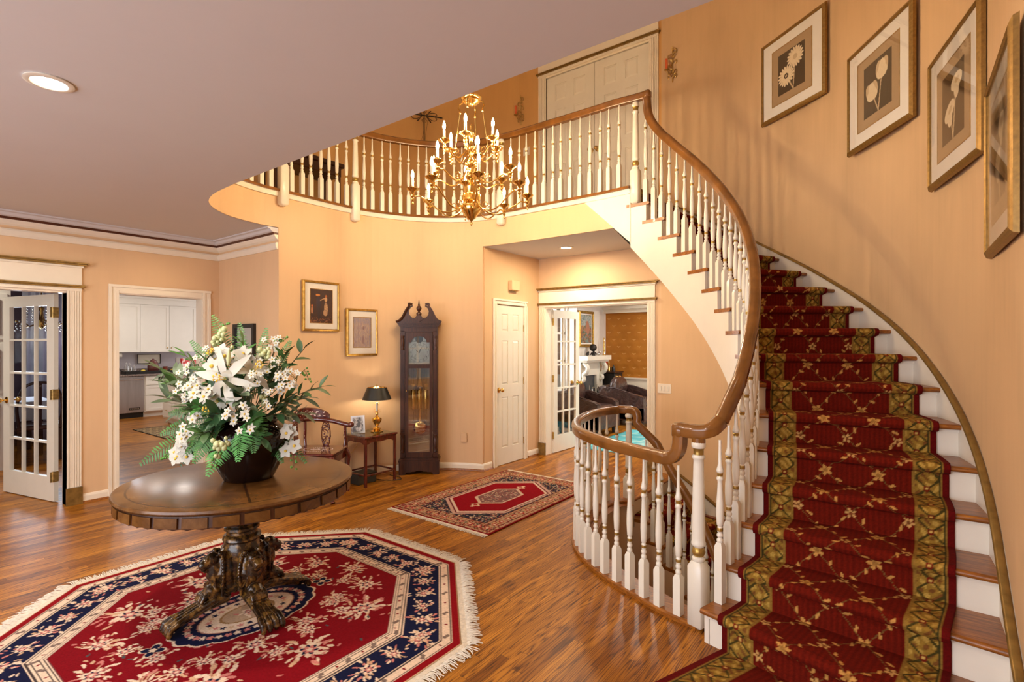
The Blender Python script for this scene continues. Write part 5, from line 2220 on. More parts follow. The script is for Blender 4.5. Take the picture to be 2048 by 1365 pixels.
def text_mesh(txt, size, depth=.001):
    c = bpy.data.curves.new('lettering', 'FONT')
    c.body = txt
    c.size = size
    c.align_x = 'CENTER'
    c.align_y = 'CENTER'
    c.extrude = depth
    o = bpy.data.objects.new('lettering', c)
    COL.objects.link(o)
    dg = bpy.context.evaluated_depsgraph_get()
    me = bpy.data.meshes.new_from_object(o.evaluated_get(dg))
    V = [tuple(v.co) for v in me.vertices]
    Fs = [tuple(p.vertices) for p in me.polygons]
    bpy.data.objects.remove(o)
    bpy.data.meshes.remove(me)
    return V, Fs


# ---- grandfather clock
def grandfather_clock():
    t = thing('grandfather_clock', 'tall dark mahogany grandfather clock with glass door against the curved wall', 'clock', (-4.64, 4.345, 0), R(42.5), local=True)
    W, D = .47, .27
    hw, hd = W / 2, D / 2
    P = lambda mb, n, m=M_MAHOG, par=t: mb.build(n, m, par, world=False)
    # plinth with scalloped foot
    q = MB()
    prof = [(-hw, 0), (-hw + .07, 0), (-hw + .08, .018), (-hw + .10, .03), (-hw + .13, .026), (-hw + .15, .036), (-.05, .034), (-.03, .046), (0, .05), (.03, .046), (.05, .034), (hw - .15, .036), (hw - .13, .026), (hw - .10, .03), (hw - .08, .018), (hw - .07, 0), (hw, 0), (hw, .15), (-hw, .15)]
    M = Matrix.Translation((0, -hd + .01, 0)) @ Rx(R(90))
    q.plate(prof, M, .02)
    q.b2(-hw, -hw + .02, -hd + .02, hd, 0, .15).b2(hw - .02, hw, -hd + .02, hd, 0, .15).b2(-hw, hw, hd - .01, hd, .02, .15)
    q.b2(-hw - .006, hw + .006, -hd - .006, hd, .15, .168).b2(-hw + .006, hw - .006, -hd + .006, hd, .168, .185)
    P(q, 'plinth')
    # case
    q = MB()
    cw, cd = hw - .018, hd - .014
    q.b2(-cw, -cw + .055, -cd, hd, .185, 1.70).b2(cw - .055, cw, -cd, hd, .185, 1.70).b2(-cw + .05, cw - .05, hd - .012, hd, .185, 1.70).b2(-cw, cw, -cd, hd, .185, .20).b2(-cw, cw, -cd, hd, 1.685, 1.73)
    for s_ in (-1, 1):
        x = s_ * (cw - .026)
        for z0, z1 in ((.21, .50), (1.42, 1.67)):
            q.b2(x - .027, x + .027, -cd - .012, -cd, z0, z0 + .05).b2(x - .027, x + .027, -cd - .012, -cd, z1 - .03, z1)
            q.lathe([(.02, z0 + .05), (.024, z0 + .06), (.016, z0 + .075), (.024, z0 + .10), (.022, z1 - .08), (.016, z1 - .055), (.022, z1 - .045), (.02, z1 - .03)], (x, -cd - .002, 0), 10)
        q.b2(x - .018, x + .018, -cd - .006, -cd, .54, 1.39)
        q.b2(x - .024, x + .024, -cd - .008, -cd, .515, .53).b2(x - .024, x + .024, -cd - .008, -cd, 1.40, 1.415)
    P(q, 'case')
    # door frame with an arched dial window above and a long window below
    dw = cw - .058
    q = MB()
    y0, y1 = -cd - .012, -cd + .008
    z0, z1 = .205, 1.68
    st = .035
    q.b2(-dw, -dw + st, y0, y1, z0, z1).b2(dw - st, dw, y0, y1, z0, z1).b2(-dw + st, dw - st, y0, y1, z0, z0 + .06).b2(-dw + st, dw - st, y0, y1, 1.255, 1.30)
    iw = dw - st
    arch = [(-iw, 1.56)] + [(-iw + .02, 1.56)] + [(.72 * iw * math.cos(a), 1.56 + .7 * .85 * iw * math.sin(a) + .0) for a in np.linspace(PI, 0, 14)] + [(iw, 1.56), (iw, z1), (-iw, z1)]
    M = Matrix.Translation((0, (y0 + y1) / 2, 0)) @ Rx(R(90))
    q.plate(arch, M, y1 - y0)
    d_o = P(q, 'clock_door')
    g = MB().b2(-iw, iw, -cd - .004, -cd - .001, z0 + .06, 1.255).b2(-iw, iw, -cd - .004, -cd - .001, 1.30, 1.64)
    g.build('glass', [M_GLASS2], d_o, world=False)
    MB().cyl((-dw + .012, y0 - .008, .98), (-dw + .012, y0 - .008, 1.0), .005, 8).build('key_knob', [M_BRASS], d_o, world=False)
    # dial
    q = MB().b2(-.125, .125, -cd + .02, -cd + .026, 1.305, 1.57)
    q.plate([(.10 * math.cos(a), 1.57 + .085 * math.sin(a)) for a in np.linspace(0, PI, 14)], Matrix.Translation((0, -cd + .023, 0)) @ Rx(R(90)), .006)
    dial = P(q, 'dial', simple('silvered_dial', (.55, .58, .55), .3, .6, var=.15, scale=8))
    q = MB()
    yd = -cd + .018
    ring = [(.118 * math.cos(a), .118 * math.sin(a)) for a in np.linspace(0, 2 * PI, 40)[:-1]]
    q.tube([(x, yd, 1.44 + z) for x, z in ring], .0012, 4, closed=True)
    q.tube([(x * .72, yd, 1.44 + z * .72) for x, z in ring], .001, 4, closed=True)
    for h in range(12):
        a = R(90 - 30 * (h + 1))
        V, Fs = text_mesh(str(h + 1), .034)
        M = Matrix.Translation((.1 * math.cos(a), yd, 1.44 + .1 * math.sin(a))) @ Rx(R(90))
        q.add([tuple(M @ Vector(v)) for v in V], Fs)
    q.b2(-.125, .125, yd - .001, yd, 1.568, 1.572)
    q.build('numerals', [M_BLACK], dial, world=False)
    q = MB()
    for a, L_ in ((R(140), .055), (R(62), .08)):
        c, s_ = math.cos(a), math.sin(a)
        q.add([(-.003 * s_, yd - .004, 1.44 + .003 * c), (.003 * s_, yd - .004, 1.44 - .003 * c), (L_ * c, yd - .004, 1.44 + L_ * s_), (L_ * .6 * c - .008 * s_, yd - .004, 1.44 + L_ * .6 * s_ + .008 * c)], [(0, 1, 2), (0, 2, 3)])
    q.ball((0, yd - .004, 1.44), .006, 8, 6)
    q.build('hands', [M_BLACK], dial, world=False)
    q = MB().lathe([(.001, 0), (.045, 0), (.045, .003), (.001, .004)], (0, yd - .001, 1.60), 20, 0, Rx(R(90)))
    q.build('moon_disc', [M_BLACK], dial, world=False)
    # works below: weights, pendulum
    for x in (-.075, 0, .075):
        q = MB().lathe([(.001, .74), (.004, .742), (.004, .76), (.026, .765), (.028, .77), (.028, .985), (.026, .99), (.008, .995), (.004, 1.0), (.004, 1.02), (.001, 1.02)], (x, -.03, 0), 18)
        q.lathe([(.018, -.004), (.022, -.004), (.022, .004), (.018, .004)], (x, -.03, 1.045), 16, 0, Rx(R(90)))
        for k in range(3):
            a = k * PI / 3
            q.tube([(x + .018 * math.cos(a), -.03, 1.045 + .018 * math.sin(a)), (x - .018 * math.cos(a), -.03, 1.045 - .018 * math.sin(a))], .0015, 4)
        q.tube([(x - .02, -.03, 1.045), (x - .02, -.03, 1.27)], .001, 4)
        P(q, 'weight', M_BRASS)
    q = MB().b2(-.012, .012, .012, .018, .55, 1.25)
    q.plate([(-.012, 1.10), (.012, 1.10), (.035, 1.02), (-.035, 1.02)], Matrix.Translation((0, .014, 0)) @ Rx(R(90)), .006)
    q.lathe([(.001, -.012), (.05, -.008), (.078, 0), (.05, .008), (.001, .012)], (0, .010, .53), 28, 0, Rx(R(90)))
    P(q, 'pendulum', M_BRASS)
    q = MB()
    for i in range(9):
        q.cyl((-.08 + i * .02, .07, .60 - i * .01), (-.08 + i * .02, .07, 1.25), .004, 6)
    P(q, 'chime_rods', M_BRASS_D)
    # hood
    q = MB()
    for i, (z, e) in enumerate(((1.73, .0), (1.745, .012), (1.76, .02), (1.775, .03), (1.785, .036))):
        q.b2(-cw - e, cw + e, -cd - e - .004, hd, z, z + .016)
    # pediment board with the broken scroll
    pb = [(-cw - .03, 1.80), (-cw + .0, 1.815), (-cw + .035, 1.85), (-cw + .07, 1.92), (-cw + .10, 1.975), (-cw + .13, 1.995), (-.075, 2.0), (-.07, 1.985), (-.10, 1.965), (-.115, 1.93), (-.11, 1.885), (-.08, 1.85), (-.045, 1.845),
          (0, 1.86), (.045, 1.845), (.08, 1.85), (.11, 1.885), (.115, 1.93), (.10, 1.965), (.07, 1.985), (.075, 2.0), (cw - .13, 1.995), (cw - .10, 1.975), (cw - .07, 1.92), (cw - .035, 1.85), (cw, 1.815), (cw + .03, 1.80), (cw + .03, 1.795), (-cw - .03, 1.795)]
    M = Matrix.Translation((0, -cd - .012, 0)) @ Rx(R(90))
    q.plate(pb, M, .022)
    for s_ in (-1, 1):
        pth = catmull([(s_ * (cw + .045), 1.80), (s_ * (cw + .0), 1.822), (s_ * (cw - .035), 1.865), (s_ * (cw - .07), 1.935), (s_ * (cw - .105), 1.99), (s_ * .115, 2.012), (s_ * .075, 2.006)], 4)
        q.sweep([(-.02, -.012), (.03, -.012), (.04, .004), (.036, .014), (-.02, .014)][::s_], [(x, -cd - .012, z) for x, z in pth], side0=Vector((0, -1, 0)), smooth=False)
    P(q, 'hood')
    q = MB()
    q.b2(-.03, .03, -cd - .026, -cd + .0, 1.84, 1.875)
    q.lathe([(.022, 1.875), (.03, 1.885), (.032, 1.90), (.018, 1.915), (.012, 1.925), (.02, 1.935), (.03, 1.95), (.031, 1.965), (.02, 1.985), (.01, 1.995), (.014, 2.005), (.01, 2.012), (.006, 2.04), (.002, 2.06), (.001, 2.06)], (0, -cd - .012, 0), 14)
    q.plate([(-.05, 1.83), (0, 1.80), (.05, 1.83), (.03, 1.87), (0, 1.885), (-.03, 1.87)], Matrix.Translation((0, -cd - .03, 0)) @ Rx(R(90)), .016)
    P(q, 'finial')


grandfather_clock()


# ---- little rosewood side table, with what stands on it and under it
def side_table():
    x0, x1, y0, y1 = -4.945, -4.575, 3.50, 3.93
    t = thing('side_table', 'small rosewood side table with glass-topped surface beside the carved chair', 'table', ((x0 + x1) / 2, (y0 + y1) / 2, 0), 0, local=True)
    a, b = (x1 - x0) / 2, (y1 - y0) / 2
    H = .545
    MB().bbox((0, 0, H - .012), (2 * a + .02, 2 * b + .02, .022), .006).build('tabletop', [M_ROSE], t, world=False)
    MB().bbox((0, 0, H + .0022), (2 * a - .01, 2 * b - .01, .004), .001).build('glass_top', [glass_mat('green_edge_glass', (.9, .97, .92), .10)], t, world=False)
    q = MB()
    for s_ in (-1, 1):
        for axis in (0, 1):
            L_ = b if axis == 0 else a
            pr = [(-L_ + .02, H - .023), (-L_ + .02, H - .085), (-L_ + .05, H - .085), (-L_ + .07, H - .072), (-L_ * .4, H - .066), (0, H - .075), (L_ * .4, H - .066), (L_ - .07, H - .072), (L_ - .05, H - .085), (L_ - .02, H - .085), (L_ - .02, H - .023)]
            if axis == 0:
                M = Matrix.Translation((s_ * (a - .015), 0, 0)) @ Matrix.Rotation(R(90), 4, 'Z') @ Rx(R(90))
            else:
                M = Matrix.Translation((0, s_ * (b - .015), 0)) @ Rx(R(90))
            q.plate(pr, M, .014)
    q.build('apron', [M_ROSE], t, world=False)
    for sx in (-1, 1):
        for sy in (-1, 1):
            MB().bbox((sx * (a - .015), sy * (b - .015), (H - .024) / 2), (.028, .028, H - .024), .004).build('leg', [M_ROSE], t, world=False)
    for sy in (-1, 1):
        MB().bbox((0, sy * (b - .015), .125), (2 * a - .05, .018, .018), .003).build('stretcher', [M_ROSE], t, world=False)
    for sx in (-1, 1):
        MB().bbox((sx * (a - .015), 0, .125), (.018, 2 * b - .05, .018), .003).build('stretcher', [M_ROSE], t, world=False)


side_table()
tag(MB().bbox((-4.80, 3.64, .055), (.17, .24, .11), .008).b2(-4.90, -4.70, 3.50, 3.76, .112, .118).build('storage_box', [simple('dark_box', (.03, .03, .022), .5, var=.2)], None, loc=(-4.80, 3.64, 0)), 'dark flat box on the floor under the side table', 'box')


def table_lamp():
    t = thing('table_lamp', 'brass pineapple lamp with black shade glowing on the side table', 'lamp', (-4.76, 3.80, .5495), 0, local=True)
    q = MB()
    q.lathe([(.001, 0), (.07, 0), (.072, .008), (.05, .016), (.03, .028), (.045, .034), (.05, .04), (.02, .05), (.014, .06), (.02, .068), (.03, .085), (.05, .115), (.055, .145), (.046, .155), (.03, .16), (.018, .166), (.022, .172), (.012, .18), (.016, .20), (.012, .22), (.008, .235), (.001, .236)], (0, 0, 0), 24)
    q.build('base', [M_BRASS], t, world=False)
    q = MB()
    for lv, (z, n, L_) in enumerate(((.205, 8, .055), (.222, 7, .05), (.236, 5, .045))):
        for i in range(n):
            a = 2 * PI * i / n + lv
            d = Vector((math.cos(a), math.sin(a), .9))
            leaf(q, (0, 0, z), d, Vector((math.cos(a), math.sin(a), -.5)), L_, .014, -.5, 0, .2, 5)
    o = q.build('pineapple_leaves', [M_BRASS], t, world=False)
    MB().lathe([(.001, .23), (.013, .23), (.013, .33), (.001, .33)], (0, 0, 0), 12).build('candle_sleeve', [M_TRIM], t, world=False)
    q = MB()
    for s_ in (-1, 1):
        q.cyl((s_ * .012, 0, .31), (s_ * .035, 0, .315), .002, 5)
        q.ball((s_ * .036, 0, .315), .006, 6, 4)
    q.cyl((0, 0, .33), (0, 0, .50), .003, 6)
    q.lathe([(.003, .495), (.01, .50), (.008, .51), (.012, .518), (.004, .53), (.001, .532)], (0, 0, 0), 10)
    for i in range(3):
        a = i * 2 * PI / 3
        q.cyl((0, 0, .497), (.108 * math.cos(a), .108 * math.sin(a), .497), .0015, 4)
    q.build('harp_and_finial', [M_BRASS], t, world=False)
    q = MB()
    n = 40
    rings = []
    for r, z in ((.162, .365), (.108, .50), (.106, .50), (.160, .365)):
        rings.append([(r * math.cos(2 * PI * j / n), r * math.sin(2 * PI * j / n), z) for j in range(n)])
    rings.append(rings[0])
    q.loft(rings[:2], True, False, 0, True)
    q.loft(rings[2:4], True, False, 1, True)
    q.loft([rings[1], rings[2]], True, False, 1)
    q.loft([rings[3], rings[4]], True, False, 0)
    q.build('lamp_shade', [simple('black_shade', (.014, .016, .014), .35, var=.2), M_BRASS], t, world=False)
    MB().ball((0, 0, .40), .024, 12, 8, 0, (1, 1, 1.3)).build('bulb', [emit_mat('lamp_bulb', (1.0, .80, .54), 130)], t, world=False)


table_lamp()


def photo_stand():
    t = thing('photo_frame', 'silver photo frame standing on the side table beside the lamp', 'picture frame', (-4.83, 3.60, .5495), R(48), local=True)
    M = Matrix.Translation((0, 0, .0)) @ Rx(R(-14)) @ Matrix.Rotation(R(-3), 4, 'Y')
    q = MB()
    w, h = .075, .195
    for x0, x1, z0, z1 in ((-w, w, 0, .02), (-w, w, h - .02, h), (-w, -w + .02, .02, h - .02), (w - .02, w, .02, h - .02)):
        q.b2(x0, x1, -.006, .006, z0, z1)
    q.v = [tuple(M @ Vector(p)) for p in q.v]
    q.build('frame', [M_CHROME], t, world=False)
    q = MB().b2(-w + .02, w - .02, -.002, .002, .02, h - .02)
    q.v = [tuple(M @ Vector(p)) for p in q.v]
    pm = NT('grey_photograph')
    n_ = pm.noise(pm.mapping(pm.obj(), (9, 9, 9)), 2, 3)
    pm.set(pm.ramp(n_, [(.42, (.10, .10, .11)), (.5, (.42, .41, .42)), (.6, (.75, .74, .73))]), .3, coat=.5)
    q.build('photograph', [pm.m], t, world=False)
    q = MB()
    q.tube([M @ Vector((0, .006, .13)), Vector((0, .10, .004))], .006, 5)
    q.build('stand', [M_BLACK], t, world=False)


photo_stand()
# lamp flex hanging behind the table
q = MB()
q.tube(catmull([(-4.80, 3.86, .553), (-4.92, 3.90, .555), (-4.962, 3.80, .53), (-4.965, 3.65, .35), (-4.97, 3.55, .25), (-4.97, 3.50, .12), (-4.98, 3.42, .012)], 6), .0025, 5)
tag(q.build('lamp_flex', [M_BRASS_D], None, loc=(-4.98, 3.42, 0)), 'thin lamp flex hanging down behind the side table', 'cord')
q = MB()
q.tube(catmull([(-4.80, 3.80, .006), (-4.65, 3.84, .006), (-4.55, 3.95, .006), (-4.62, 4.02, .006), (-4.80, 4.02, .006)], 6), .004, 5)
tag(q.build('power_cord', [M_BLACK], None, loc=(-4.65, 3.84, 0)), 'black power cord lying on the floor under the side table', 'cord')


def carved_chair():
    t = thing('carved_armchair', 'dark rosewood corner armchair with pearl inlay and carved splats behind the round table', 'chair', (-4.70, 3.02, 0), YAW, local=True)
    P = lambda mb, n, m=M_ROSE: mb.build(n, m, t, world=False)
    s = .205
    q = MB().bbox((0, 0, .468), (2 * s + .05, 2 * s + .05, .026), .008)
    q.bbox((0, 0, .447), (2 * s + .03, 2 * s + .03, .016), .004)
    seat = P(q, 'seat')
    M_PEARL = simple('mother_of_pearl', (.78, .62, .52), .25, var=.2, scale=60)
    q = MB()
    rg = random.Random(3)
    z = .4815
    for r_, n in ((.13, 44),):
        for i in range(n):
            a = 2 * PI * i / n
            q.b2(r_ * 1.1 * math.cos(a) - .004, r_ * 1.1 * math.cos(a) + .004, r_ * .8 * math.sin(a) - .003, r_ * .8 * math.sin(a) + .003, z, z + .0012)
    for i in range(40):
        a, r_ = rg.uniform(0, 2 * PI), rg.uniform(0, .10)
        x, y = r_ * math.cos(a), r_ * .7 * math.sin(a)
        q.box((x, y, z), (.016, .005, .0022), rg.uniform(0, 3))
    q.build('pearl_inlay', [M_PEARL], seat, world=False)['label'] = 'pale pearl inlay'
    # apron
    q = MB()
    for sx, sy, w_, d_ in ((0, 1, 2 * s, .016), (0, -1, 2 * s, .016), (1, 0, .016, 2 * s), (-1, 0, .016, 2 * s)):
        q.bbox((sx * s, sy * s, .40), (w_, d_, .075), .004)
    P(q, 'apron')
    for sx in (-1, 1):
        for sy in (-1, 1):
            q = MB()
            dx, dy = sx * .03, sy * .03
            q.tube(catmull([(sx * s, sy * s, .44), (sx * s + dx * .8, sy * s + dy * .8, .36), (sx * s + dx * .3, sy * s + dy * .3, .2), (sx * s - dx * .1, sy * s - dy * .1, .08), (sx * s + dx * .5, sy * s + dy * .5, .02), (sx * s + dx * .8, sy * s + dy * .8, .004)], 4),
                   [.028] * 5 + [.026] * 5 + [.02] * 5 + [.017] * 4 + [.024, .024], 10)
            P(q, 'leg')
    # rail: horseshoe on two sides
    path = catmull([(.27, .21, .70), (.235, .212, .695), (.18, .215, .708), (.06, .23, .735), (-.08, .245, .748), (-.19, .225, .752), (-.235, .17, .752), (-.245, .06, .745), (-.232, -.07, .73), (-.212, -.18, .705), (-.21, -.24, .695), (-.208, -.275, .70)], 5)
    q = MB()
    n = len(path)
    q.tube(path, [.024 if 3 < i < n - 4 else .027 for i in range(n)], 10)
    q.ball(path[0], .03, 10, 8)
    q.ball(path[-1], .03, 10, 8)
    P(q, 'arm_rail')
    q = MB()
    hp = catmull([(.03, .240, 0), (-.08, .252, 0), (-.19, .232, 0), (-.243, .175, 0), (-.252, .07, 0), (-.248, .02, 0)], 5)
    m = len(hp)
    rings = []
    for i, p in enumerate(hp):
        f = math.sin(PI * (i + .6) / (m + .2)) ** .35
        a, b = Vector(hp[max(i - 1, 0)]), Vector(hp[min(i + 1, m - 1)])
        nn = Vector((b.y - a.y, a.x - b.x, 0)).normalized() * .013
        top = .755 + .115 * f
        c = Vector(p)
        rings.append([tuple(c + nn + Vector((0, 0, .755))), tuple(c - nn + Vector((0, 0, .755))), tuple(c - nn * .9 + Vector((0, 0, top))), tuple(c + Vector((0, 0, top + .006))), tuple(c + nn * .9 + Vector((0, 0, top)))])
    q.loft(rings, True, True, 0, True)
    head = P(q, 'headrest')
    q = MB()
    for i in range(46):
        k = rg.uniform(2, m - 3)
        j = int(k)
        c = Vector(hp[j]).lerp(Vector(hp[j + 1]), k - j)
        a, b = Vector(hp[j]), Vector(hp[j + 1])
        nn = Vector((b.y - a.y, a.x - b.x, 0)).normalized()
        inward = nn if nn.dot(Vector((0, 0, 0)) - c) > 0 else -nn
        z = .755 + rg.uniform(.03, .09)
        ang = math.atan2(b.y - a.y, b.x - a.x)
        q.box(tuple(c + inward * .0135 + Vector((0, 0, z))), (rg.uniform(.008, .018), .003, .006), ang)
    q.build('pearl_inlay', [M_PEARL], head, world=False)
    for x, y, zt in ((s, s, .69), (-s - .012, s + .012, .745), (-s, -s, .69)):
        q = MB()
        q.tube(catmull([(x * .97, y * .97, .47), (x * 1.02, y * 1.02, .56), (x * 1.0, y * 1.0, .64), (x, y, zt)], 4), .0155, 10)
        for z in (.52, .58, .64):
            q.ball((x * 1.01, y * 1.01 - .014, z), .004, 6, 4, 1)
        q.build('post', [M_ROSE, M_PEARL], t, world=False)
    for k in range(2):
        q = MB()
        rg2 = random.Random(5 + k)

        def pt(u, z):
            return (u, .222, z) if k == 0 else (-.222, u, z)
        # carved branching plum tree inside an oval
        for s_ in (-1, 1):
            q.tube([pt(s_ * .045 * math.sin(PI * (.12 + .8 * i / 10)) ** .5 + .0, .485 + .24 * i / 10) for i in range(11)], .0055, 6)
        for i in range(22):
            z = .50 + rg2.uniform(0, .21)
            u = rg2.uniform(-.038, .038)
            u2, z2 = u + rg2.uniform(-.035, .035), z + rg2.uniform(-.01, .05)
            q.tube([pt(u, z), pt((u + u2) / 2 + .008, (z + z2) / 2), pt(max(-.046, min(.046, u2)), min(.725, z2))], .0048, 6)
            q.ball(pt(u, z), .009, 6, 4)
        q.bbox(pt(0, .487), (.06 if k == 0 else .02, .02 if k == 0 else .06, .016), .003)
        q.bbox(pt(0, .722), (.05 if k == 0 else .02, .02 if k == 0 else .05, .018), .003)
        P(q, 'carved_splat')
    for z in (.10,):
        q = MB()
        for sx, sy, w_, d_ in ((0, 1, 2 * s, .014), (0, -1, 2 * s, .014), (1, 0, .014, 2 * s), (-1, 0, .014, 2 * s)):
            q.bbox((sx * s, sy * s, z), (w_, d_, .018), .003)
        P(q, 'stretcher')


carved_chair()


# ---------------------------------------------------------------- pictures on the walls
M_MAT = simple('mat_board', (.88, .84, .77), .8, var=.02)
M_FRAME = simple('gilt_frame', (.50, .29, .06), .34, .75, var=.3, scale=30)
M_FRAME2 = simple('antique_gilt_frame', (.30, .17, .04), .42, .5, var=.18, scale=60)
M_PGLASS = glass_mat('picture_glass', (1, 1, 1), .045)
M_PRINT = attr_mat('print', .6, spec=.2)


def picture(name, label, c, rz, W, H, fw_, depth, frame_mat, mat_w, paint, res=120, cat='picture', glass=True, inner=None):
    """picture hanging on a wall: local X across, Z up, front towards -Y"""
    t = thing(name, label, cat, c, rz, local=True)
    q = MB()
    for s_ in (-1, 1):
        # mitred sides
        pr = [(0, 0), (fw_ * .15, -.6), (fw_ * .5, -.85), (fw_ * .8, -1), (fw_, -.75), (fw_, 0)]
    o = [(-W / 2, -H / 2), (W / 2, -H / 2), (W / 2, H / 2), (-W / 2, H / 2)]
    rings = []
    for (x, z) in o:
        sx, sz = (1 if x > 0 else -1), (1 if z > 0 else -1)
        rings.append([(x - sx * u, dd * depth, z - sz * u) for u, dd in pr])
    rings.append(rings[0])
    q.loft(rings, True, False, 0, False)
    q.build('frame', [frame_mat], t, world=False)
    w2, h2 = W / 2 - fw_, H / 2 - fw_
    MB().b2(-w2, w2, -.012, -.004, -h2, h2).build('mat_board', [M_MAT], t, world=False)
    pw, ph = w2 - mat_w[0], h2 - mat_w[1]
    nx_, nz = res, int(res * ph / pw)
    U, V = np.meshgrid(np.linspace(-pw, pw, nx_), np.linspace(-ph, ph, nz))
    P = paint(U, V, pw, ph)
    o = grid_obj('print', U, np.full(U.shape, -.0135), V, P.C, M_PRINT)
    o.parent = t
    q = MB()
    e = .006
    for x0, x1, z0, z1 in ((-pw - e, pw + e, -ph - e, -ph), (-pw - e, pw + e, ph, ph + e), (-pw - e, -pw, -ph, ph), (pw, pw + e, -ph, ph)):
        q.b2(x0, x1, -.015, -.012, z0, z1)
    q.build('slip', [inner or M_FRAME], t, world=False)
    if glass:
        MB().b2(-w2, w2, -.0195, -.018, -h2, h2).build('glass', [M_PGLASS], t, world=False)
    return t


def paint_couple(U, V, w, h):
    """a dark garden scene with blurred figures"""
    P = Paint(U, V, srgb(62, 42, 40))
    rg = np.random.default_rng(8)
    for i in range(700):
        x, y = rg.uniform(-w, w), rg.uniform(-h, h)
        c = ((74, 50, 44), (48, 36, 44), (92, 56, 40), (58, 48, 60))[i % 4]
        if y < -h * .7:
            c = ((150, 86, 56), (170, 110, 70), (96, 50, 44))[i % 3]
        P.ell(x, y, w * .05, w * .02, rg.uniform(1, 2), srgb(*c))
    P.ell(w * .42, -h * .1, w * .17, h * .34, .05, srgb(196, 154, 112))
    P.ell(w * .36, -h * .38, w * .2, h * .2, .0, srgb(186, 146, 112))
    P.ell(w * .4, h * .42, w * .13, h * .14, 0, srgb(200, 160, 120))
    P.ell(w * .42, h * .62, w * .1, h * .08, 0, srgb(176, 104, 62))
    P.ell(-w * .28, h * .15, w * .2, h * .42, 0, srgb(58, 52, 66))
    P.ell(-w * .22, -h * .35, w * .13, h * .42, .05, srgb(50, 44, 52))
    P.ell(-w * .32, h * .66, w * .2, h * .07, 0, srgb(206, 130, 62))
    P.line([(-w * .1, h * .35), (w * .1, h * .42), (w * .3, h * .5)], w * .04, srgb(190, 150, 110))
    P.ell(-w * .85, -h * .25, w * .1, h * .22, 0, srgb(180, 120, 84))
    P.ell(-w * .85, h * .02, w * .08, h * .06, 0, srgb(206, 110, 50))
    for i in range(30):
        P.ell(w * rg.uniform(.3, .55), h * rg.uniform(-.4, .3), w * .02, w * .02, 0, srgb(70, 60, 80))
    P.grain(.4, 2)
    return P


def paint_haze(U, V, w, h):
    P = Paint(U, V, srgb(178, 158, 150))
    rg = np.random.default_rng(6)
    for i in range(420):
        x, y = rg.uniform(-w, w), rg.uniform(-h, h)
        c = ((190, 164, 148), (168, 150, 152), (184, 170, 160), (160, 140, 150))[i % 4]
        if y > h * .65 or x > w * .8:
            c = ((150, 146, 160), (160, 150, 164))[i % 2]
        P.ell(x, y, w * .03, h * .09, rg.uniform(-.1, .1), srgb(*c))
    P.ell(w * .15, h * .3, w * .12, h * .12, 0, srgb(140, 116, 118))
    P.ell(w * .1, -h * .5, w * .12, h * .3, 0, srgb(156, 130, 132))
    P.ell(-w * .45, 0, w * .05, h * .7, 0, srgb(162, 142, 142))
    P.grain(.2, 2)
    return P


def drum_rz(p):
    i = int(np.argmin([math.hypot(a[0] - p[0], a[1] - p[1]) for a in drum]))
    a, b = drum[max(0, i - 2)], drum[min(len(drum) - 1, i + 2)]
    return math.atan2(b[1] - a[1], b[0] - a[0])


def on_drum(p, out):
    rz = drum_rz(p)
    return (p[0] + math.sin(rz) * out, p[1] - math.cos(rz) * out), rz


picture('framed_painting', 'gilt-framed dark painting of garden figures, higher one on the curved wall', (-5.032, 3.265, 1.95), R(90), .45, .545, .028, .03, M_FRAME, (.065, .065), paint_couple)
(pp, rz_) = on_drum((-5.02, 3.775), .018)
picture('framed_painting', 'gilt-framed pale hazy painting, nearer the grandfather clock', (pp[0] + .012, pp[1] - .004, 1.675), R(83), .405, .545, .028, .03, M_FRAME, (.065, .075), paint_haze)


def paint_flowers(kind):
    def f(U, V, w, h):
        P = Paint(U, V, srgb(176, 148, 112))
        P.put((np.abs(U) < w * .68) & (np.abs(V) < h * .74), srgb(78, 62, 42))
        cr_, c2, c3 = srgb(232, 214, 180), srgb(206, 182, 144), srgb(70, 54, 36)
        if kind == 'daisy':
            for x, y, r in ((.2, .36, .42), (-.26, -.14, .42)):
                P.line([(x * w, y * h), (.1 * w, -.72 * h)], w * .025, c2)
            for x, y, r in ((.2, .36, .42), (-.26, -.14, .42)):
                P.flower(x * w, y * h, r * w, 18, 0, cr_, .72)
                P.flower(x * w, y * h, r * w * .8, 18, .2, c2, .7)
                P.flower(x * w, y * h, r * w * .74, 18, .1, cr_, .8)
                P.ell(x * w, y * h, r * w * .26, r * w * .26, 0, c3 if y < 0 else c2)
                if y < 0:
                    P.ell(x * w, y * h, r * w * .12, r * w * .12, 0, c2)
        elif kind == 'tulip':
            for x, y in ((.22, .32), (-.26, -.12)):
                P.line([(x * w, y * h), (.05 * w, -.72 * h)], w * .022, c2)
            for x, y, a in ((.22, .34, -.1), (-.26, -.1, .25)):
                for dx, rot, c in ((-.12, .2, c2), (.12, -.2, c2), (0, 0, cr_)):
                    P.ell((x + dx) * w, (y + .03) * h, w * .17, h * .26, rot + a, c)
                P.ell(x * w, (y - .07) * h, w * .26, h * .17, 0, cr_)
        else:
            for x, y in ((.2, .36), (-.16, -.12)):
                P.line([(x * w, y * h), (.02 * w, -.72 * h)], w * .03, c2)
            for x, y, a in ((.22, .40, .1), (-.2, -.1, .5)):
                P.ell(x * w, (y) * h, w * .34, h * .17, a, cr_)
                P.ell((x + .0) * w, (y - .13) * h, w * .16, h * .22, a * .4, cr_)
                P.ell((x + .04) * w, (y + .02) * h, w * .13, h * .06, a, c2)
        P.grain(.12, 3)
        return P
    return f


SHIFT = .03


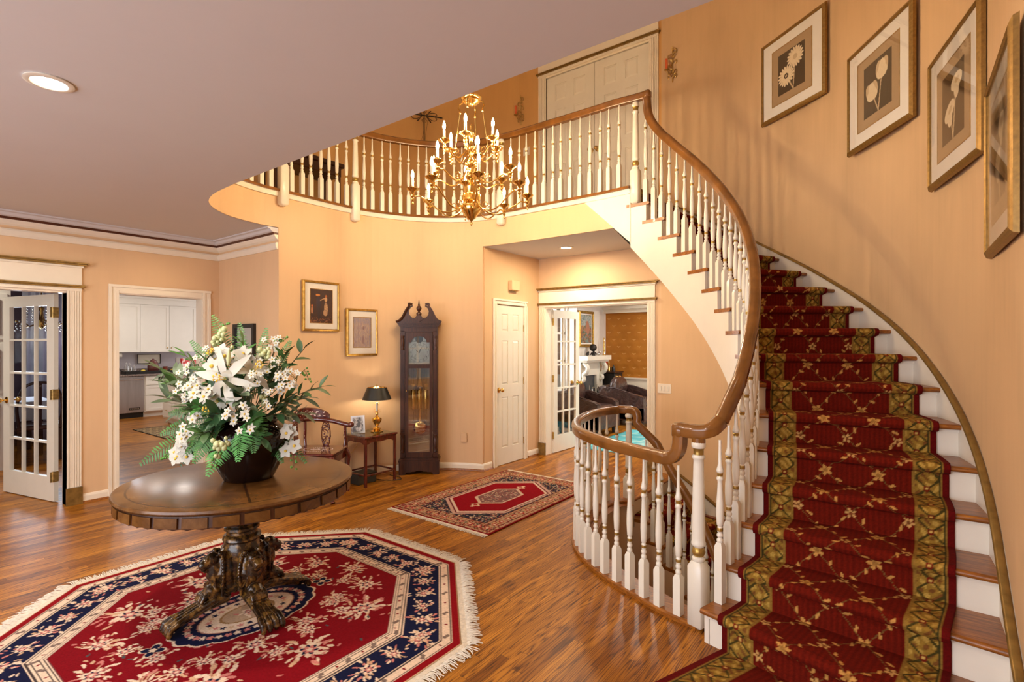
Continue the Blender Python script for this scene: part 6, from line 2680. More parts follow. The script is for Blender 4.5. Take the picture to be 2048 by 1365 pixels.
def arc_pic(name, label, x1y1, x2y2, zc, W, H, kind):
    a, b = Vector(x1y1), Vector(x2y2)
    m = (a + b) / 2
    d = (b - a).normalized()
    rz = math.atan2(d.y, d.x)
    n = Vector((d.y, -d.x))                        # into the room
    n = n if n.dot(Vector((-2.3, 3.1)) - m) > 0 else -n
    sag = max(0.004, (.10 if (a - b).length > .5 else 0) * .6)
    c = m + n * .006 - d * .0 + d * SHIFT
    return picture(name, label, (c.x, c.y, zc), rz, W, H, .036, .030, M_FRAME2, (.115, .10), paint_flowers(kind), 110)


arc_pic('framed_print', 'framed print of two daisies, highest up the stair wall', (-1.15, 5.74), (-.53, 5.27), 4.125, .765, .80, 'daisy')
arc_pic('framed_print', 'framed print of two tulips on the stair wall, right of the daisies', (-.36, 5.07), (.075, 4.38), 3.46, .79, .80, 'tulip')
arc_pic('framed_print', 'framed print of two calla lilies on the stair wall', (.15, 4.24), (.335, 3.48), 2.90, .77, .80, 'calla')
arc_pic('framed_print', 'framed print at the right edge, lowest on the stair wall and seen almost edge-on', (.352, 3.42), (.352, 2.66), 2.36, .76, .81, 'calla')

# small black-framed mirror on the niche wall
t = thing('wall_mirror', 'small black-framed mirror on the wall left of the curved wall', 'mirror', (-5.73, YN - .004, 1.585), 0, local=True)
q = MB()
for x0, x1, z0, z1 in ((-.23, .23, -.175, -.13), (-.23, .23, .13, .175), (-.23, -.185, -.13, .13), (.185, .23, -.13, .13)):
    q.b2(x0, x1, -.028, 0, z0, z1)
q.build('frame', [M_BLACK], t, world=False)
mm = NT('mirror_glass')
mm.set((.9, .92, .94), .02, 1)
MB().b2(-.185, .185, -.012, -.008, -.13, .13).build('mirror_glass', [mm.m], t, world=False)


# ---------------------------------------------------------------- switches, chime, sconces, iron cross
def plate(name, label, c, rz, W, H, rockers, cat='switch', mat=None):
    t = thing(name, label, cat, c, rz, local=True)
    MB().bbox((0, -.004, 0), (W, .008, H), .003).build('cover_plate', [mat or M_TRIM], t, world=False)
    for i in range(rockers):
        x = (i - (rockers - 1) / 2) * .046
        MB().bbox((x, -.010, 0), (.022, .007, .062), .002).build('rocker', [M_WHITE], t, world=False)
    return t


plate('switch_plate', 'three-rocker light switch plate on the wall right of the living room opening', (-2.26, YB - .001, 1.01), 0, .165, .115, 3)
(pp, rz_) = on_drum((-4.42, 4.67), .003)
plate('outlet_plate', 'blank cover plate low on the curved wall right of the clock', (-4.28, 4.735, .40), math.atan2(.16, .36), .075, .115, 0, 'outlet', M_WALL)
plate('switch_plate', 'light switch beside the upstairs double doors', (-4.27, YB - .001, 4.28), 0, .11, .115, 2)
t = thing('door_chime', 'small beige chime box high on the wall above the white hall door', 'chime', (XD + .001, 5.43, 2.30), R(90), local=True)
MB().bbox((0, -.03, 0), (.17, .06, .125), .005).build('cover', [M_WALL], t, world=False)
MB().b2(-.075, .06, -.05, -.004, -.072, -.062).build('grille', [M_GOLD_D], t, world=False)


def sconce(label, c, rz=0):
    t = thing('wall_sconce', label, 'sconce', c, rz, local=True)
    q = MB()
    q.tube(catmull([(0, -.01, -.20), (.008, -.015, -.1), (-.004, -.015, 0), (.006, -.015, .1), (0, -.012, .19)], 5), .007, 6)
    for z0, s_ in ((-.09, 1), (-.09, -1), (.02, 1), (.10, -1), (.15, 1), (-.02, -1), (-.14, 1), (-.14, -1)):
        pts = [(s_ * (.035 - .028 * math.cos(a) * (1 - a / 8)), -.02, z0 + .035 * math.sin(a) * (1 - a / 8)) for a in np.linspace(0, 5, 12)]
        q.tube(pts, .0055, 6)
    for i in range(8):
        a = i * 1.1
        leaf(q, (0, -.018, -.15 + i * .045), Vector((math.cos(a), -.4, .5)), Vector((0, -1, 0)), .05, .022, .3, 0, .1, 3)
    q.tube([(0, -.02, -.10), (-.03, -.06, -.12), (-.05, -.07, -.075)], .006, 6)
    q.lathe([(.001, -.08), (.012, -.078), (.03, -.066), (.028, -.062), (.012, -.07), (.001, -.07)], (-.05, -.07, 0), 12)
    q.build('bracket', [M_BRASS_D], t, world=False)
    MB().lathe([(.015, -.066), (.016, .06), (.012, .064), (.001, .06)], (-.05, -.07, 0), 12).build('candle', [simple('orange_candle', (.75, .14, .035), .5, var=.1)], t, world=False)
    q = MB().lathe([(.026, -.064), (.034, -.02), (.035, .03), (.028, .08), (.032, .12)], (-.05, -.07, 0), 16)
    q.f = q.f[:-2]
    q.mi = q.mi[:-2]
    q.sm = q.sm[:-2]
    q.build('hurricane_glass', [M_GLASS], t, world=False)


sconce('gilt wall sconce with an orange candle, right of the upstairs doors', (-2.16, YB - .002, 4.83))
sconce('gilt wall sconce with an orange candle, left of the upstairs doors', (-4.36, YB - .002, 4.88))

q = MB()
yc = -.02
q.tube([(0, yc, -.52), (0, yc, .20)], .012, 6)
q.tube([(-.36, yc, 0), (.40, yc, 0)], .011, 6)
q.lathe([(.022, 0), (.001, .06)], (.40, yc, 0), 4, 0, Matrix.Rotation(R(90), 4, 'Y'))
for sx in (-1, 1):
    for sz in (-1, 1):
        pts = [(sx * (.05 + .075 - .07 * math.cos(a) * (1 - a / 7.5)), yc, sz * (.02 + .07 - .065 * math.cos(a * .9) * (1 - a / 7.5)) + 0) for a in np.linspace(0, 6, 18)]
        q.tube(pts, .006, 5)
        q.tube(catmull([(sx * .06, yc, sz * .01), (sx * .16, yc, sz * .075), (sx * .26, yc, sz * .085), (sx * .31, yc, sz * .04), (sx * .27, yc, sz * .02)], 5), .006, 5)
        q.tube([(sx * .02, yc, sz * (.06)), (sx * .06, yc, sz * .10), (sx * .03, yc, sz * .14)], .005, 5)
q.tube([(.10, yc, .0), (.02, yc, -.50)], .003, 4)
q.tube([(0, yc, -.28), (-.07, yc, -.52)], .003, 4)
q.v = [(x * .62, y, z * .75 if z < 0 else z * .62) for x, y, z in q.v]
o = q.build('iron_cross', [M_IRON], None)
o.location = (-5.73, 5.45, 4.96)
o.rotation_euler = (0, 0, R(56))
tag(o, 'black wrought-iron cross with scrolls hanging on the upstairs wall', 'wall ornament')

# dark console in the upper hall, seen between the balusters
t = thing('console_table', 'dark wood console table standing in the upstairs hall behind the balcony rail', 'table', (-6.16, 3.72, Z2), 0, local=True)
MB().bbox((0, 0, .80), (.42, 1.0, .06), .01).build('tabletop', [M_MAHOG], t, world=False)
MB().bbox((0, 0, .71), (.38, .92, .12), .006).build('apron', [M_MAHOG], t, world=False)
for sx in (-1, 1):
    for sy in (-1, 1):
        MB().bbox((sx * .17, sy * .42, .33), (.055, .055, .65), .006).build('leg', [M_MAHOG], t, world=False)

# ================================================================ KITCHEN
M_KCAB = simple('cabinet_white', (.80, .76, .68), .4, var=.015)
M_KWALL = simple('kitchen_wall', (.62, .58, .62), .6, var=.02)
M_STEEL = simple('stainless_steel', (.56, .55, .58), .28, .9, var=.1, scale=3, stretch=(1, 6, .4))
M_GRAN = simple('granite', (.22, .17, .15), .2, var=.7, scale=70)
wk = MB()
wk.b2(-13.5, -13.36, 2.5, 7.2, 0, 2.74)
wk.b2(-13.5, -12.2, 7.0, 7.14, 0, 2.74).b2(-12.2, -9.8, 7.0, 7.14, 0, .9).b2(-12.2, -9.8, 7.0, 7.14, 2.3, 2.74).b2(-9.8, -6.4, 7.0, 7.14, 0, 2.74)
struct('wall_kitchen', wk, [M_KWALL])
struct('wall_kitchen_side', MB().b2(-6.5, -6.36, 2.92, 7.1, 0, 2.74), [M_KWALL])
struct('ceiling_kitchen', MB().b2(-13.5, -6.36, 1.2, 7.2, 2.70, 2.76), [simple('kitchen_ceiling', (.8, .78, .78), .7, var=.01)])
wn = MB()
for x in (-12.15, -11.4, -10.6, -9.85):
    wn.b2(x - .04, x + .04, 7.02, 7.1, .9, 2.3)
wn.b2(-12.2, -9.8, 7.02, 7.1, .86, .94).b2(-12.2, -9.8, 7.02, 7.1, 2.26, 2.34).b2(-12.2, -9.8, 7.02, 7.1, 1.58, 1.62)
o = struct('window_4', wn, [M_WHITE])
MB().b2(-12.2, -9.8, 7.05, 7.06, .9, 2.3).build('pane', [M_GLASS], o)


def cab_door(parent, x, y0, y1, z0, z1, knob_at=None, name='door'):
    """shaker door on a cabinet front facing +X"""
    q = MB()
    q.b2(x, x + .014, y0 + .003, y1 - .003, z0 + .003, z1 - .003)
    f = min(.055, (z1 - z0) * .28)
    for a, b, c, d in ((y0 + .003, y0 + f, z0 + .003, z1 - .003), (y1 - f, y1 - .003, z0 + .003, z1 - .003), (y0 + f, y1 - f, z0 + .003, z0 + f), (y0 + f, y1 - f, z1 - f, z1 - .003)):
        q.b2(x + .014, x + .022, a, b, c, d)
    o = q.build(name, [M_KCAB], parent)
    if knob_at:
        MB().ball((x + .034, knob_at[0], knob_at[1]), .014, 8, 6).cyl((x + .02, knob_at[0], knob_at[1]), (x + .034, knob_at[0], knob_at[1]), .006, 6).build('knob', [M_BRASS_D], o)
    return o


def cabinet(name, label, xf, depth, y0, y1, z0, z1, doors, toe=0):
    t = thing(name, label, 'cabinet', (xf - depth / 2, (y0 + y1) / 2, z0))
    q = MB().b2(xf - depth, xf, y0 + .001, y1 - .001, z0 + toe, z1)
    if toe:
        q.b2(xf - depth, xf - .06, y0 + .001, y1 - .001, z0, z0 + toe)
    q.build('body', [M_KCAB], t)
    for d in doors:
        cab_door(t, xf, *d)
    return t


cabinet('wall_cabinet', 'white wall cabinet with a single door, left of the kitchen pair', -13.0, .35, 3.57, 4.12, 1.36, 2.38, [(3.57, 4.12, 1.36, 2.38, None)])
cabinet('wall_cabinet', 'pair of white wall cabinet doors with small knobs over the kitchen tray', -13.0, .35, 4.12, 5.22, 1.36, 2.38, [(4.12, 4.67, 1.36, 2.38, (4.63, 1.45)), (4.67, 5.22, 1.36, 2.38, (4.71, 1.45))])
cabinet('wall_cabinet', 'white wall cabinet at the left edge of the kitchen opening', -13.0, .35, 2.7, 3.57, 1.36, 2.38, [(2.7, 3.57, 1.36, 2.38, None)])
tag(MB().b2(-13.35, -12.96, 2.7, 5.25, 2.38, 2.50).b2(-13.35, -12.93, 2.7, 5.28, 2.50, 2.56).build('cabinet_cornice', [M_KCAB], None, loc=(-13.1, 4, 2.38)), 'white cornice moulding running along the top of the wall cabinets', 'cornice')
t = thing('dishwasher', 'stainless steel dishwasher under the granite worktop', 'dishwasher', (-12.95, 3.80, 0))
MB().b2(-13.3, -12.74, 3.48, 4.11, .10, .86).build('body', [M_BLACK], t)
MB().b2(-12.74, -12.71, 3.485, 4.105, .115, .855).build('door', [M_STEEL], t)
MB().cyl((-12.665, 3.52, .80), (-12.665, 4.07, .80), .011, 10).cyl((-12.71, 3.55, .80), (-12.665, 3.55, .80), .009, 8).cyl((-12.71, 4.04, .80), (-12.665, 4.04, .80), .009, 8).build('handle', [M_CHROME], t)
MB().b2(-13.2, -12.76, 3.49, 4.10, .0, .10).build('toe_kick', [M_BLACK], t)
q = MB().b2(-12.709, -12.704, 3.84, 4.03, .17, .215)
bo = q.build('badge', [M_BLACK], t)
q = MB()
for i in range(6):
    q.b2(-12.704, -12.702, 3.855 + i * .028, 3.873 + i * .028, .18, .205)
q.build('lettering', [M_CHROME], bo)
cabinet('base_cabinet', 'white base cabinet with one drawer, right of the dishwasher', -12.72, .6, 4.11, 4.62, 0, .865, [(4.13, 4.60, .12, .66, None), (4.13, 4.60, .67, .85, None)], toe=.10)
cabinet('base_cabinet', 'white base cabinet at the right end of the kitchen worktop', -12.72, .6, 4.62, 5.6, 0, .865, [(4.64, 5.1, .12, .66, None), (5.12, 5.58, .12, .66, None), (4.64, 5.58, .67, .85, None)], toe=.10)
cabinet('base_cabinet', 'white base cabinet left of the dishwasher', -12.72, .6, 2.7, 3.48, 0, .865, [(2.72, 3.46, .12, .85, None)], toe=.10)
tag(MB().bbox((-13.0, 4.15, .885), (.66, 2.92, .038), .006).b2(-13.35, -13.33, 2.7, 5.6, .905, 1.0).build('worktop', [M_GRAN], None, loc=(-13, 4.15, .866)), 'speckled granite worktop along the kitchen wall', 'worktop')
# things on the worktop
t = thing('serving_tray', 'long black tray on the kitchen worktop', 'tray', (-12.9, 4.45, .906))
q = MB().bbox((-12.9, 4.42, .915), (.26, 1.25, .016), .004)
q.b2(-12.77, -12.755, 3.80, 5.04, .906, .965).b2(-13.04, -13.03, 3.80, 5.04, .906, .965).b2(-13.04, -12.76, 3.79, 3.80, .906, .97).b2(-13.04, -12.76, 5.04, 5.05, .906, .97)
q.tube([(-12.9, 3.79, .97), (-12.9, 3.73, 1.0), (-12.9, 3.72, 1.04)], .01, 6)
q.build('tray_body', [M_BLACK], t)
q = MB().lathe([(.001, 0), (.07, 0), (.10, .05), (.11, .12), (.09, .20), (.06, .235), (.062, .25), (.02, .275), (.02, .29), (.001, .295)], (-12.92, 4.34, .925), 18)
tag(q.build('glass_jar', [simple('dark_red_glass', (.12, .03, .025), .08, var=.3, coat=.5)], None, loc=(-12.92, 4.34, .924)), 'large dark red glass jar on the black tray', 'jar')
for y, h, lab in ((3.92, .20, 'clear bottle at the left end of the black tray'), (4.0, .15, 'short clear bottle beside the tall one on the tray'), (3.86, .22, 'tall clear bottle at the far left of the worktop')):
    q = MB().lathe([(.001, 0), (.04, 0), (.045, .02), (.045, h * .6), (.015, h * .8), (.015, h), (.02, h + .01), (.001, h + .012)], (-12.93, y, .925), 14)
    tag(q.build('bottle', [M_GLASS2], None, loc=(-12.93, y, .924)), lab, 'bottle')
q = MB().lathe([(.001, 0), (.045, 0), (.05, .04), (.04, .10), (.05, .12), (.001, .12)], (-12.9, 4.56, .925), 14)
tag(q.build('glass_pot', [simple('red_preserve', (.22, .05, .03), .1, var=.4, scale=40)], None, loc=(-12.9, 4.56, .924)), 'small red glass pot on the black tray', 'jar')
M_LEMON = simple('lemon_skin', (.72, .55, .06), .45, var=.15)
for i, y in enumerate((4.14, 4.70, 4.79, 4.88, 4.96)):
    q = MB().ball((-12.88, y, .958), .038, 12, 8, 0, (1, 1.2, .9))
    tag(q.build('lemon', [M_LEMON], None, loc=(-12.88, y, .923)), ('single yellow lemon left of the red glass jar', 'yellow lemon just right of the small red pot', 'second yellow lemon right of the small red pot', 'third yellow lemon right of the small red pot', 'yellow lemon at the right end of the black tray')[i], 'fruit', 'lemons on the tray' if i else None)
# hanging sign and outlet on the backsplash
q = MB()
for a, b, c, d in ((4.18, 4.62, 1.30, 1.312), (4.18, 4.62, 1.10, 1.112), (4.18, 4.19, 1.10, 1.31), (4.61, 4.62, 1.10, 1.31)):
    q.b2(-13.33, -13.315, a, b, c, d)
o = q.build('wire_plaque', [M_IRON], None, loc=(-13.33, 4.4, 1.2))
MB().b2(-13.335, -13.33, 4.19, 4.61, 1.11, 1.30).build('plaque_face', [M_TRIM], o)
tag(o, 'cream plaque with dark wire frame on the kitchen splashback', 'plaque')
tag(MB().bbox((-13.353, 4.98, 1.16), (.01, .08, .12), .003).build('outlet_plate', [M_KCAB], None, loc=(-13.353, 4.98, 1.16)), 'round-cornered outlet plate on the kitchen splashback', 'outlet')
tag(MB().cyl((-13.1, 3.4, 1.30), (-13.1, 3.82, 1.30), .055, 16).build('paper_towel_roll', [M_KCAB], None, loc=(-13.1, 3.6, 1.24)), 'white paper towel roll mounted under the left wall cabinet', 'paper towel')
# open cookbook on a stand
t = thing('cookbook', 'open red and white cookbook propped on the kitchen worktop', 'book', (-12.85, 5.15, .906))
M_PAGE = NT('cookbook_page')
_n = M_PAGE.noise(M_PAGE.mapping(M_PAGE.obj(), (1, 1, 1)), 11, 2)
M_PAGE.set(M_PAGE.ramp(_n, [(.42, (.55, .03, .03)), (.48, (.8, .72, .66)), (.6, (.78, .45, .4)), (.66, (.5, .06, .05))]), .5)
for s_, nm in ((-1, 'left_page'), (1, 'right_page')):
    M = Matrix.Translation((-12.86, 5.17 + s_ * .15, 1.06)) @ Matrix.Rotation(R(-16), 4, 'Y')
    MB().box((-12.86, 5.17 + s_ * .15, 1.06), (.012, .29, .30), 0, 0, Matrix.Rotation(R(-16), 4, 'Y') @ Matrix.Rotation(R(s_ * -6), 4, 'Z')).build('page', [M_PAGE.m], t)
MB().box((-12.875, 5.17, 1.055), (.014, .62, .31), 0, 0, Matrix.Rotation(R(-16), 4, 'Y')).build('cover', [simple('red_cover', (.55, .02, .02), .4)], t)

t = thing('kitchen_island', 'cream kitchen island with a stack of drawers', 'cabinet', (-11.1, 4.8, 0))
MB().b2(-11.55, -10.65, 4.05, 5.6, .1, .87).b2(-11.5, -10.7, 4.12, 5.5, 0, .1).build('body', [M_KCAB], t)
MB().bbox((-11.1, 4.82, .89), (1.0, 1.66, .035), .008).build('worktop', [M_GRAN], t)
for i, (z0, z1) in enumerate(((.12, .40), (.41, .63), (.64, .74), (.75, .86))):
    for x0, x1 in ((-11.53, -11.11), (-11.09, -10.67)):
        o = MB().bbox(((x0 + x1) / 2, 4.04, (z0 + z1) / 2), (x1 - x0, .02, z1 - z0 - .01), .004).build('drawer', [M_KCAB], t)
        MB().cyl(((x0 + x1) / 2 - .04, 4.01, (z0 + z1) / 2), ((x0 + x1) / 2 + .04, 4.01, (z0 + z1) / 2), .007, 6).cyl(((x0 + x1) / 2, 4.03, (z0 + z1) / 2), ((x0 + x1) / 2, 4.01, (z0 + z1) / 2), .008, 6).build('pull', [M_BRASS_D], o)
U, V = np.meshgrid(np.linspace(0, 1.5, 200), np.linspace(0, .56, 80))
P = Paint(U, V, srgb(60, 48, 40))
hd = (np.floor(U / .075) + np.floor(V / .075)) % 2
P.put(((U / .075) % 1 + (V / .075) % 1 < 1.05) & (hd == 0), srgb(186, 158, 118))
P.put(((U / .075) % 1 < .4) & (hd == 1), srgb(186, 158, 118))
P.put((U < .02) | (V < .02) | (U > 1.48) | (V > .54), srgb(40, 32, 28))
t = thing('kitchen_mat', 'dark houndstooth mat on the kitchen floor', 'rug', (-10.3, 3.65, 0))
grid_obj('weave', U - 11.0, V + 3.37, np.full(U.shape, .008), P.C, bpy.data.materials['rug_pile'], t).modifiers.new('thick', 'SOLIDIFY').thickness = .006
tag(MB().b2(-12.2, -11.9, 3.05, 3.35, 0.001, .012).build('floor_vent', [M_BLACK], None, loc=(-12, 3.2, 0)), 'dark floor register at the left side of the kitchen floor', 'vent')
q = MB().cyl((-8.02, 2.45, .03), (-7.94, 2.45, .03), .012, 8).ball((-7.93, 2.45, .03), .016, 8, 6)
for x_, y_ in ((-11.8, 3.6), (-9.6, 3.4), (-10.8, 5.6)):  # downlights out of view, added to brighten the kitchen
    downlight('recessed_light', x_, y_, 2.70, 15, {(-11.8): 'added recessed fill light over the kitchen worktop', (-9.6): 'added recessed fill light just inside the kitchen', (-10.8): 'added recessed fill light over the kitchen island'}[x_], (1, .93, .86))

# ================================================================ DINING ROOM
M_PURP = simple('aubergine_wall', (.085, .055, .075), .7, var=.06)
dw = MB()
dw.ribbon([(-6.5, 1.74), (-10.75, 2.62)][::-1], 0, 2.74, -.04)
struct('wall_kitchen_south', MB().ribbon([(-6.55, 1.79), (-10.75, 2.67), (-13.4, 2.67)][::-1], 0, 2.74, .02), [M_KCAB])
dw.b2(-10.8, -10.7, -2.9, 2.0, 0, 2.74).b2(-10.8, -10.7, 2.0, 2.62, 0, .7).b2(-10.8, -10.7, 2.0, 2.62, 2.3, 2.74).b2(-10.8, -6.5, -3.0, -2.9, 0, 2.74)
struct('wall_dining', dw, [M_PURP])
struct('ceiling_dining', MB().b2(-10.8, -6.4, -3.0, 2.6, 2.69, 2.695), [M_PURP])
wn = MB().b2(-10.78, -10.72, 2.0, 2.04, .7, 2.3).b2(-10.78, -10.72, 2.0, 2.6, 2.26, 2.3).b2(-10.78, -10.72, 2.0, 2.6, .7, .74).b2(-10.77, -10.73, 2.0, 2.6, 1.5, 1.53)
o = struct('window_5', wn, [M_WHITE])
M_CURT = simple('sheer_curtain', (.75, .78, .85), .8, var=.05)
q = MB()
yy = np.linspace(1.85, 2.35, 40)
q.ribbon([(-10.62 + .02 * math.sin(y * 70), y) for y in yy], .05, 2.4, .004, smooth=True)
tag(q.build('curtain', [M_CURT], None, loc=(-10.62, 2.1, 0)), 'white sheer curtain at the dining room window', 'curtain')
t = thing('tall_cabinet', 'cream panelled tall cabinet at the far left in the dining room', 'cabinet', (-9.0, 1.15, 0))
MB().b2(-9.3, -8.75, .85, 1.42, .08, 2.2).b2(-9.3, -8.77, .87, 1.40, 0, .08).build('body', [M_KCAB], t)
for z0, z1 in ((.12, .9), (.95, 1.55), (1.6, 2.15)):
    MB().b2(-8.75, -8.735, .89, 1.39, z0, z1).b2(-8.735, -8.725, .96, 1.32, z0 + .07, z1 - .07).build('door_panel', [M_KCAB], t)
t = thing('dining_table', 'dining table under a pale cloth seen through the glass door', 'table', (-9.6, 1.0, 0))
MB().b2(-10.3, -9.5, .5, 1.95, .71, .75).build('tabletop', [M_MAHOG], t)
for x in (-10.22, -9.58):
    for y in (.6, 1.85):
        MB().bbox((x, y, .355), (.06, .06, .71), .006).build('leg', [M_MAHOG], t)
q = MB().b2(-10.33, -9.47, .47, 1.98, .751, .756)
q.b2(-10.33, -10.325, .47, 1.98, .5, .752).b2(-9.475, -9.47, .47, 1.98, .5, .752).b2(-10.33, -9.47, 1.975, 1.98, .5, .752).b2(-10.33, -9.47, .47, .475, .5, .752)
tag(q.build('tablecloth', [M_CURT], None, loc=(-9.9, 1.2, .751)), 'pale blue-white tablecloth on the dining table', 'tablecloth')


def dining_chair(x, y, rz, label):
    t = thing('dining_chair', label, 'chair', (x, y, 0), rz, local=True)
    MB().bbox((0, 0, .45), (.46, .46, .06), .015).build('seat', [M_MAHOG], t, world=False)
    for sx in (-1, 1):
        for sy in (-1, 1):
            MB().bbox((sx * .2, sy * .2, .21), (.04, .04, .42), .004).build('leg', [M_MAHOG], t, world=False)
    q = MB()
    q.tube(catmull([(-.2, .21, .46), (-.22, .24, .75), (-.15, .26, .98), (0, .27, 1.04), (.15, .26, .98), (.22, .24, .75), (.2, .21, .46)], 5), .018, 8)
    q.tube([(0, .22, .46), (0, .27, 1.03)], .02, 6)
    q.build('backrest', [M_MAHOG], t, world=False)


dining_chair(-9.22, 1.78, R(-100), 'dark dining chair with rounded back, by the curtained window')
dining_chair(-8.3, .25, R(-80), 'dark dining chair nearer the glass door')
t = thing('crystal_chandelier', 'small crystal chandelier glinting in the dining room behind the glass door', 'chandelier', (-9.75, 1.9, 1.75), 0, local=True)
q = MB()
q.cyl((0, 0, .3), (0, 0, .94), .008, 6)
q.lathe([(.001, 0), (.04, .03), (.06, .1), (.03, .16), (.02, .25), (.04, .3), (.001, .32)], (0, 0, 0), 12)
for i in range(6):
    a = i * PI / 3
    q.tube([(0.03 * math.cos(a), .03 * math.sin(a), .08), (.16 * math.cos(a), .16 * math.sin(a), .03), (.28 * math.cos(a), .28 * math.sin(a), .12)], .008, 6)
q.build('frame', [M_BRASS], t, world=False)
q = MB()
for i in range(6):
    a = i * PI / 3
    for k in range(5):
        q.ball((.28 * math.cos(a) + random.uniform(-.02, .02), .28 * math.sin(a) + random.uniform(-.02, .02), .10 - k * .03), .012, 6, 4)
        q.ball((.15 * math.cos(a + .5), .15 * math.sin(a + .5), .28 - k * .04), .012, 6, 4)
q.build('crystals', [M_CHROME], t, world=False)

# ================================================================ LIVING ROOM
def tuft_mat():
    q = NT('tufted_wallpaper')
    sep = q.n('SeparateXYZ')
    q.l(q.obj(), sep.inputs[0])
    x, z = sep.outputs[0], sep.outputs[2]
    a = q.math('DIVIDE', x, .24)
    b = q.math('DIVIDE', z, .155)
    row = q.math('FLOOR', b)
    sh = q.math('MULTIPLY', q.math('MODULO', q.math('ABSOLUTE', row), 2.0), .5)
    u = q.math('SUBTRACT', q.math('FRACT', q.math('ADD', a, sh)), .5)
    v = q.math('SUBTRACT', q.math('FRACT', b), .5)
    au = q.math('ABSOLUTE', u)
    # little swallow-shaped highlight under every button, painted into the colour
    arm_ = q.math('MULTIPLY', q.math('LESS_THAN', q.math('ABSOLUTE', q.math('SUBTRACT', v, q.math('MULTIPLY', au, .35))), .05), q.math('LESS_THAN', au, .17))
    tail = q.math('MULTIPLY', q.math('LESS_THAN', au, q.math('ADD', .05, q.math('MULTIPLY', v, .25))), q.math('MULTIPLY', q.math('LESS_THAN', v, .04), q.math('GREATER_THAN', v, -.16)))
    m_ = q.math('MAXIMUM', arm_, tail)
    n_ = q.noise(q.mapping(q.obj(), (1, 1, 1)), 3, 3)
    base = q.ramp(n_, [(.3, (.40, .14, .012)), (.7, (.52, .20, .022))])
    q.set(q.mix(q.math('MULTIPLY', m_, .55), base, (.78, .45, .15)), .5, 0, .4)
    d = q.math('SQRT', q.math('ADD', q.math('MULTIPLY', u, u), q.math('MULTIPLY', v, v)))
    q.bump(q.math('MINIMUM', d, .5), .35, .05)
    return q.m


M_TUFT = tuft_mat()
wl2 = MB()
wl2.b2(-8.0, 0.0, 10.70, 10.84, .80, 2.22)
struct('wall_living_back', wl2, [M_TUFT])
struct('wall_living_wainscot', MB().b2(-8.0, 0.0, 10.69, 10.85, 0, .76).b2(-8.0, 0, 10.66, 10.7, .76, .80).b2(-8.0, 0, 10.68, 10.69, .14, .66), [M_TRIM])
struct('trim_living_cornice', MB().b2(-8.0, 0.0, 10.6, 10.85, 2.22, 2.30).b2(-8, 0, 10.5, 10.85, 2.30, 2.36), [M_TRIM])
struct('wall_living_top', MB().b2(-8.0, 0.0, 10.72, 10.86, 2.36, 2.8), [simple('gold_band_wall', (.6, .36, .12), .6, var=.05)])
struct('ceiling_living', MB().b2(-8.2, .2, 6.2, 10.9, 2.70, 2.74).b2(-6.0, -4.3, 8.2, 10.6, 2.45, 2.70), [M_CEIL])
ll = MB().b2(-5.5, -5.36, 6.2, 8.34, 0, 2.72).b2(-5.5, -5.36, 8.34, 8.98, 0, .6).b2(-5.5, -5.36, 8.34, 8.98, 2.3, 2.72).b2(-5.5, -5.36, 8.98, 10.7, 0, 2.72)
ll.b2(-5.36, -5.15, 9.02, 9.98, 0, 2.45)
struct('wall_living_left', ll, [simple('pale_stone_wall', (.74, .68, .60), .7, var=.08, scale=4)])
struct('wall_living_right', MB().b2(-.1, 0, 6.2, 10.8, 0, 2.72).b2(-8.2, -4.1, 6.19, 6.3, 0, 2.72), [M_WALL])
wn = MB()
for y in (8.36, 8.66, 8.96):
    wn.b2(-5.46, -5.40, y - .02, y + .02, .6, 2.3)
for z in (.62, 1.2, 1.75, 2.28):
    wn.b2(-5.46, -5.40, 8.34, 8.98, z - .02, z + .02)
o = struct('window_6', wn, [M_WHITE])
MB().b2(-5.44, -5.43, 8.34, 8.98, .6, 2.3).build('pane', [M_GLASS], o)
# greenery outside the window
M_TREE = simple('garden_foliage', (.12, .28, .08), .9, var=.8, scale=6)
q = MB()
rg = random.Random(2)
for i in range(90):
    q.ball((-9.4 + rg.uniform(-.7, .7), 10.4 + rg.uniform(-1.4, 1.4), rg.uniform(.2, 3.0)), rg.uniform(.2, .4), 7, 5)
tag(q.build('garden_shrub', [M_TREE], None, loc=(-9.4, 10.4, 0)), 'green shrubbery outside the living room window', 'shrub')
for x_, lab in ((-4.2, 'green shrub outside the front window, left'), (-1.2, 'green shrub outside the front window, middle'), (1.4, 'green shrub outside the front window, right')):
    q = MB()
    for i in range(40):
        q.ball((x_ + rg.uniform(-.8, .8), -5.5 + rg.uniform(-.5, .5), rg.uniform(.1, 1.9)), rg.uniform(.15, .3), 7, 5)
    tag(q.build('garden_shrub', [M_TREE], None, loc=(x_, -5.5, 0)), lab, 'shrub')
# fireplace
t = thing('fireplace', 'white marble fireplace with a deep mantel in the living room', 'fireplace', (-5.1, 9.45, 0))
MB().b2(-5.15, -4.88, 8.98, 10.0, 1.21, 1.30).b2(-5.15, -4.92, 9.02, 9.97, 1.17, 1.21).build('mantel_shelf', [M_WHITE], t)
MB().b2(-5.15, -5.07, 9.03, 9.14, 0, 1.17).b2(-5.15, -5.07, 9.70, 9.97, 0, 1.17).b2(-5.15, -5.07, 9.14, 9.70, .90, 1.17).build('surround', [M_WHITE], t)
for y in (9.08, 9.86):
    MB().tube(catmull([(-5.03, y, 1.16), (-4.94, y, 1.08), (-4.96, y, .98), (-5.04, y, .92), (-5.02, y, .84), (-5.05, y, .8)], 5), .045, 8).build('corbel', [M_WHITE], t)
MB().b2(-5.149, -5.12, 9.14, 9.70, .0, .90).build('firebox', [simple('smoked_glass', (.06, .07, .08), .1, var=.2)], t)
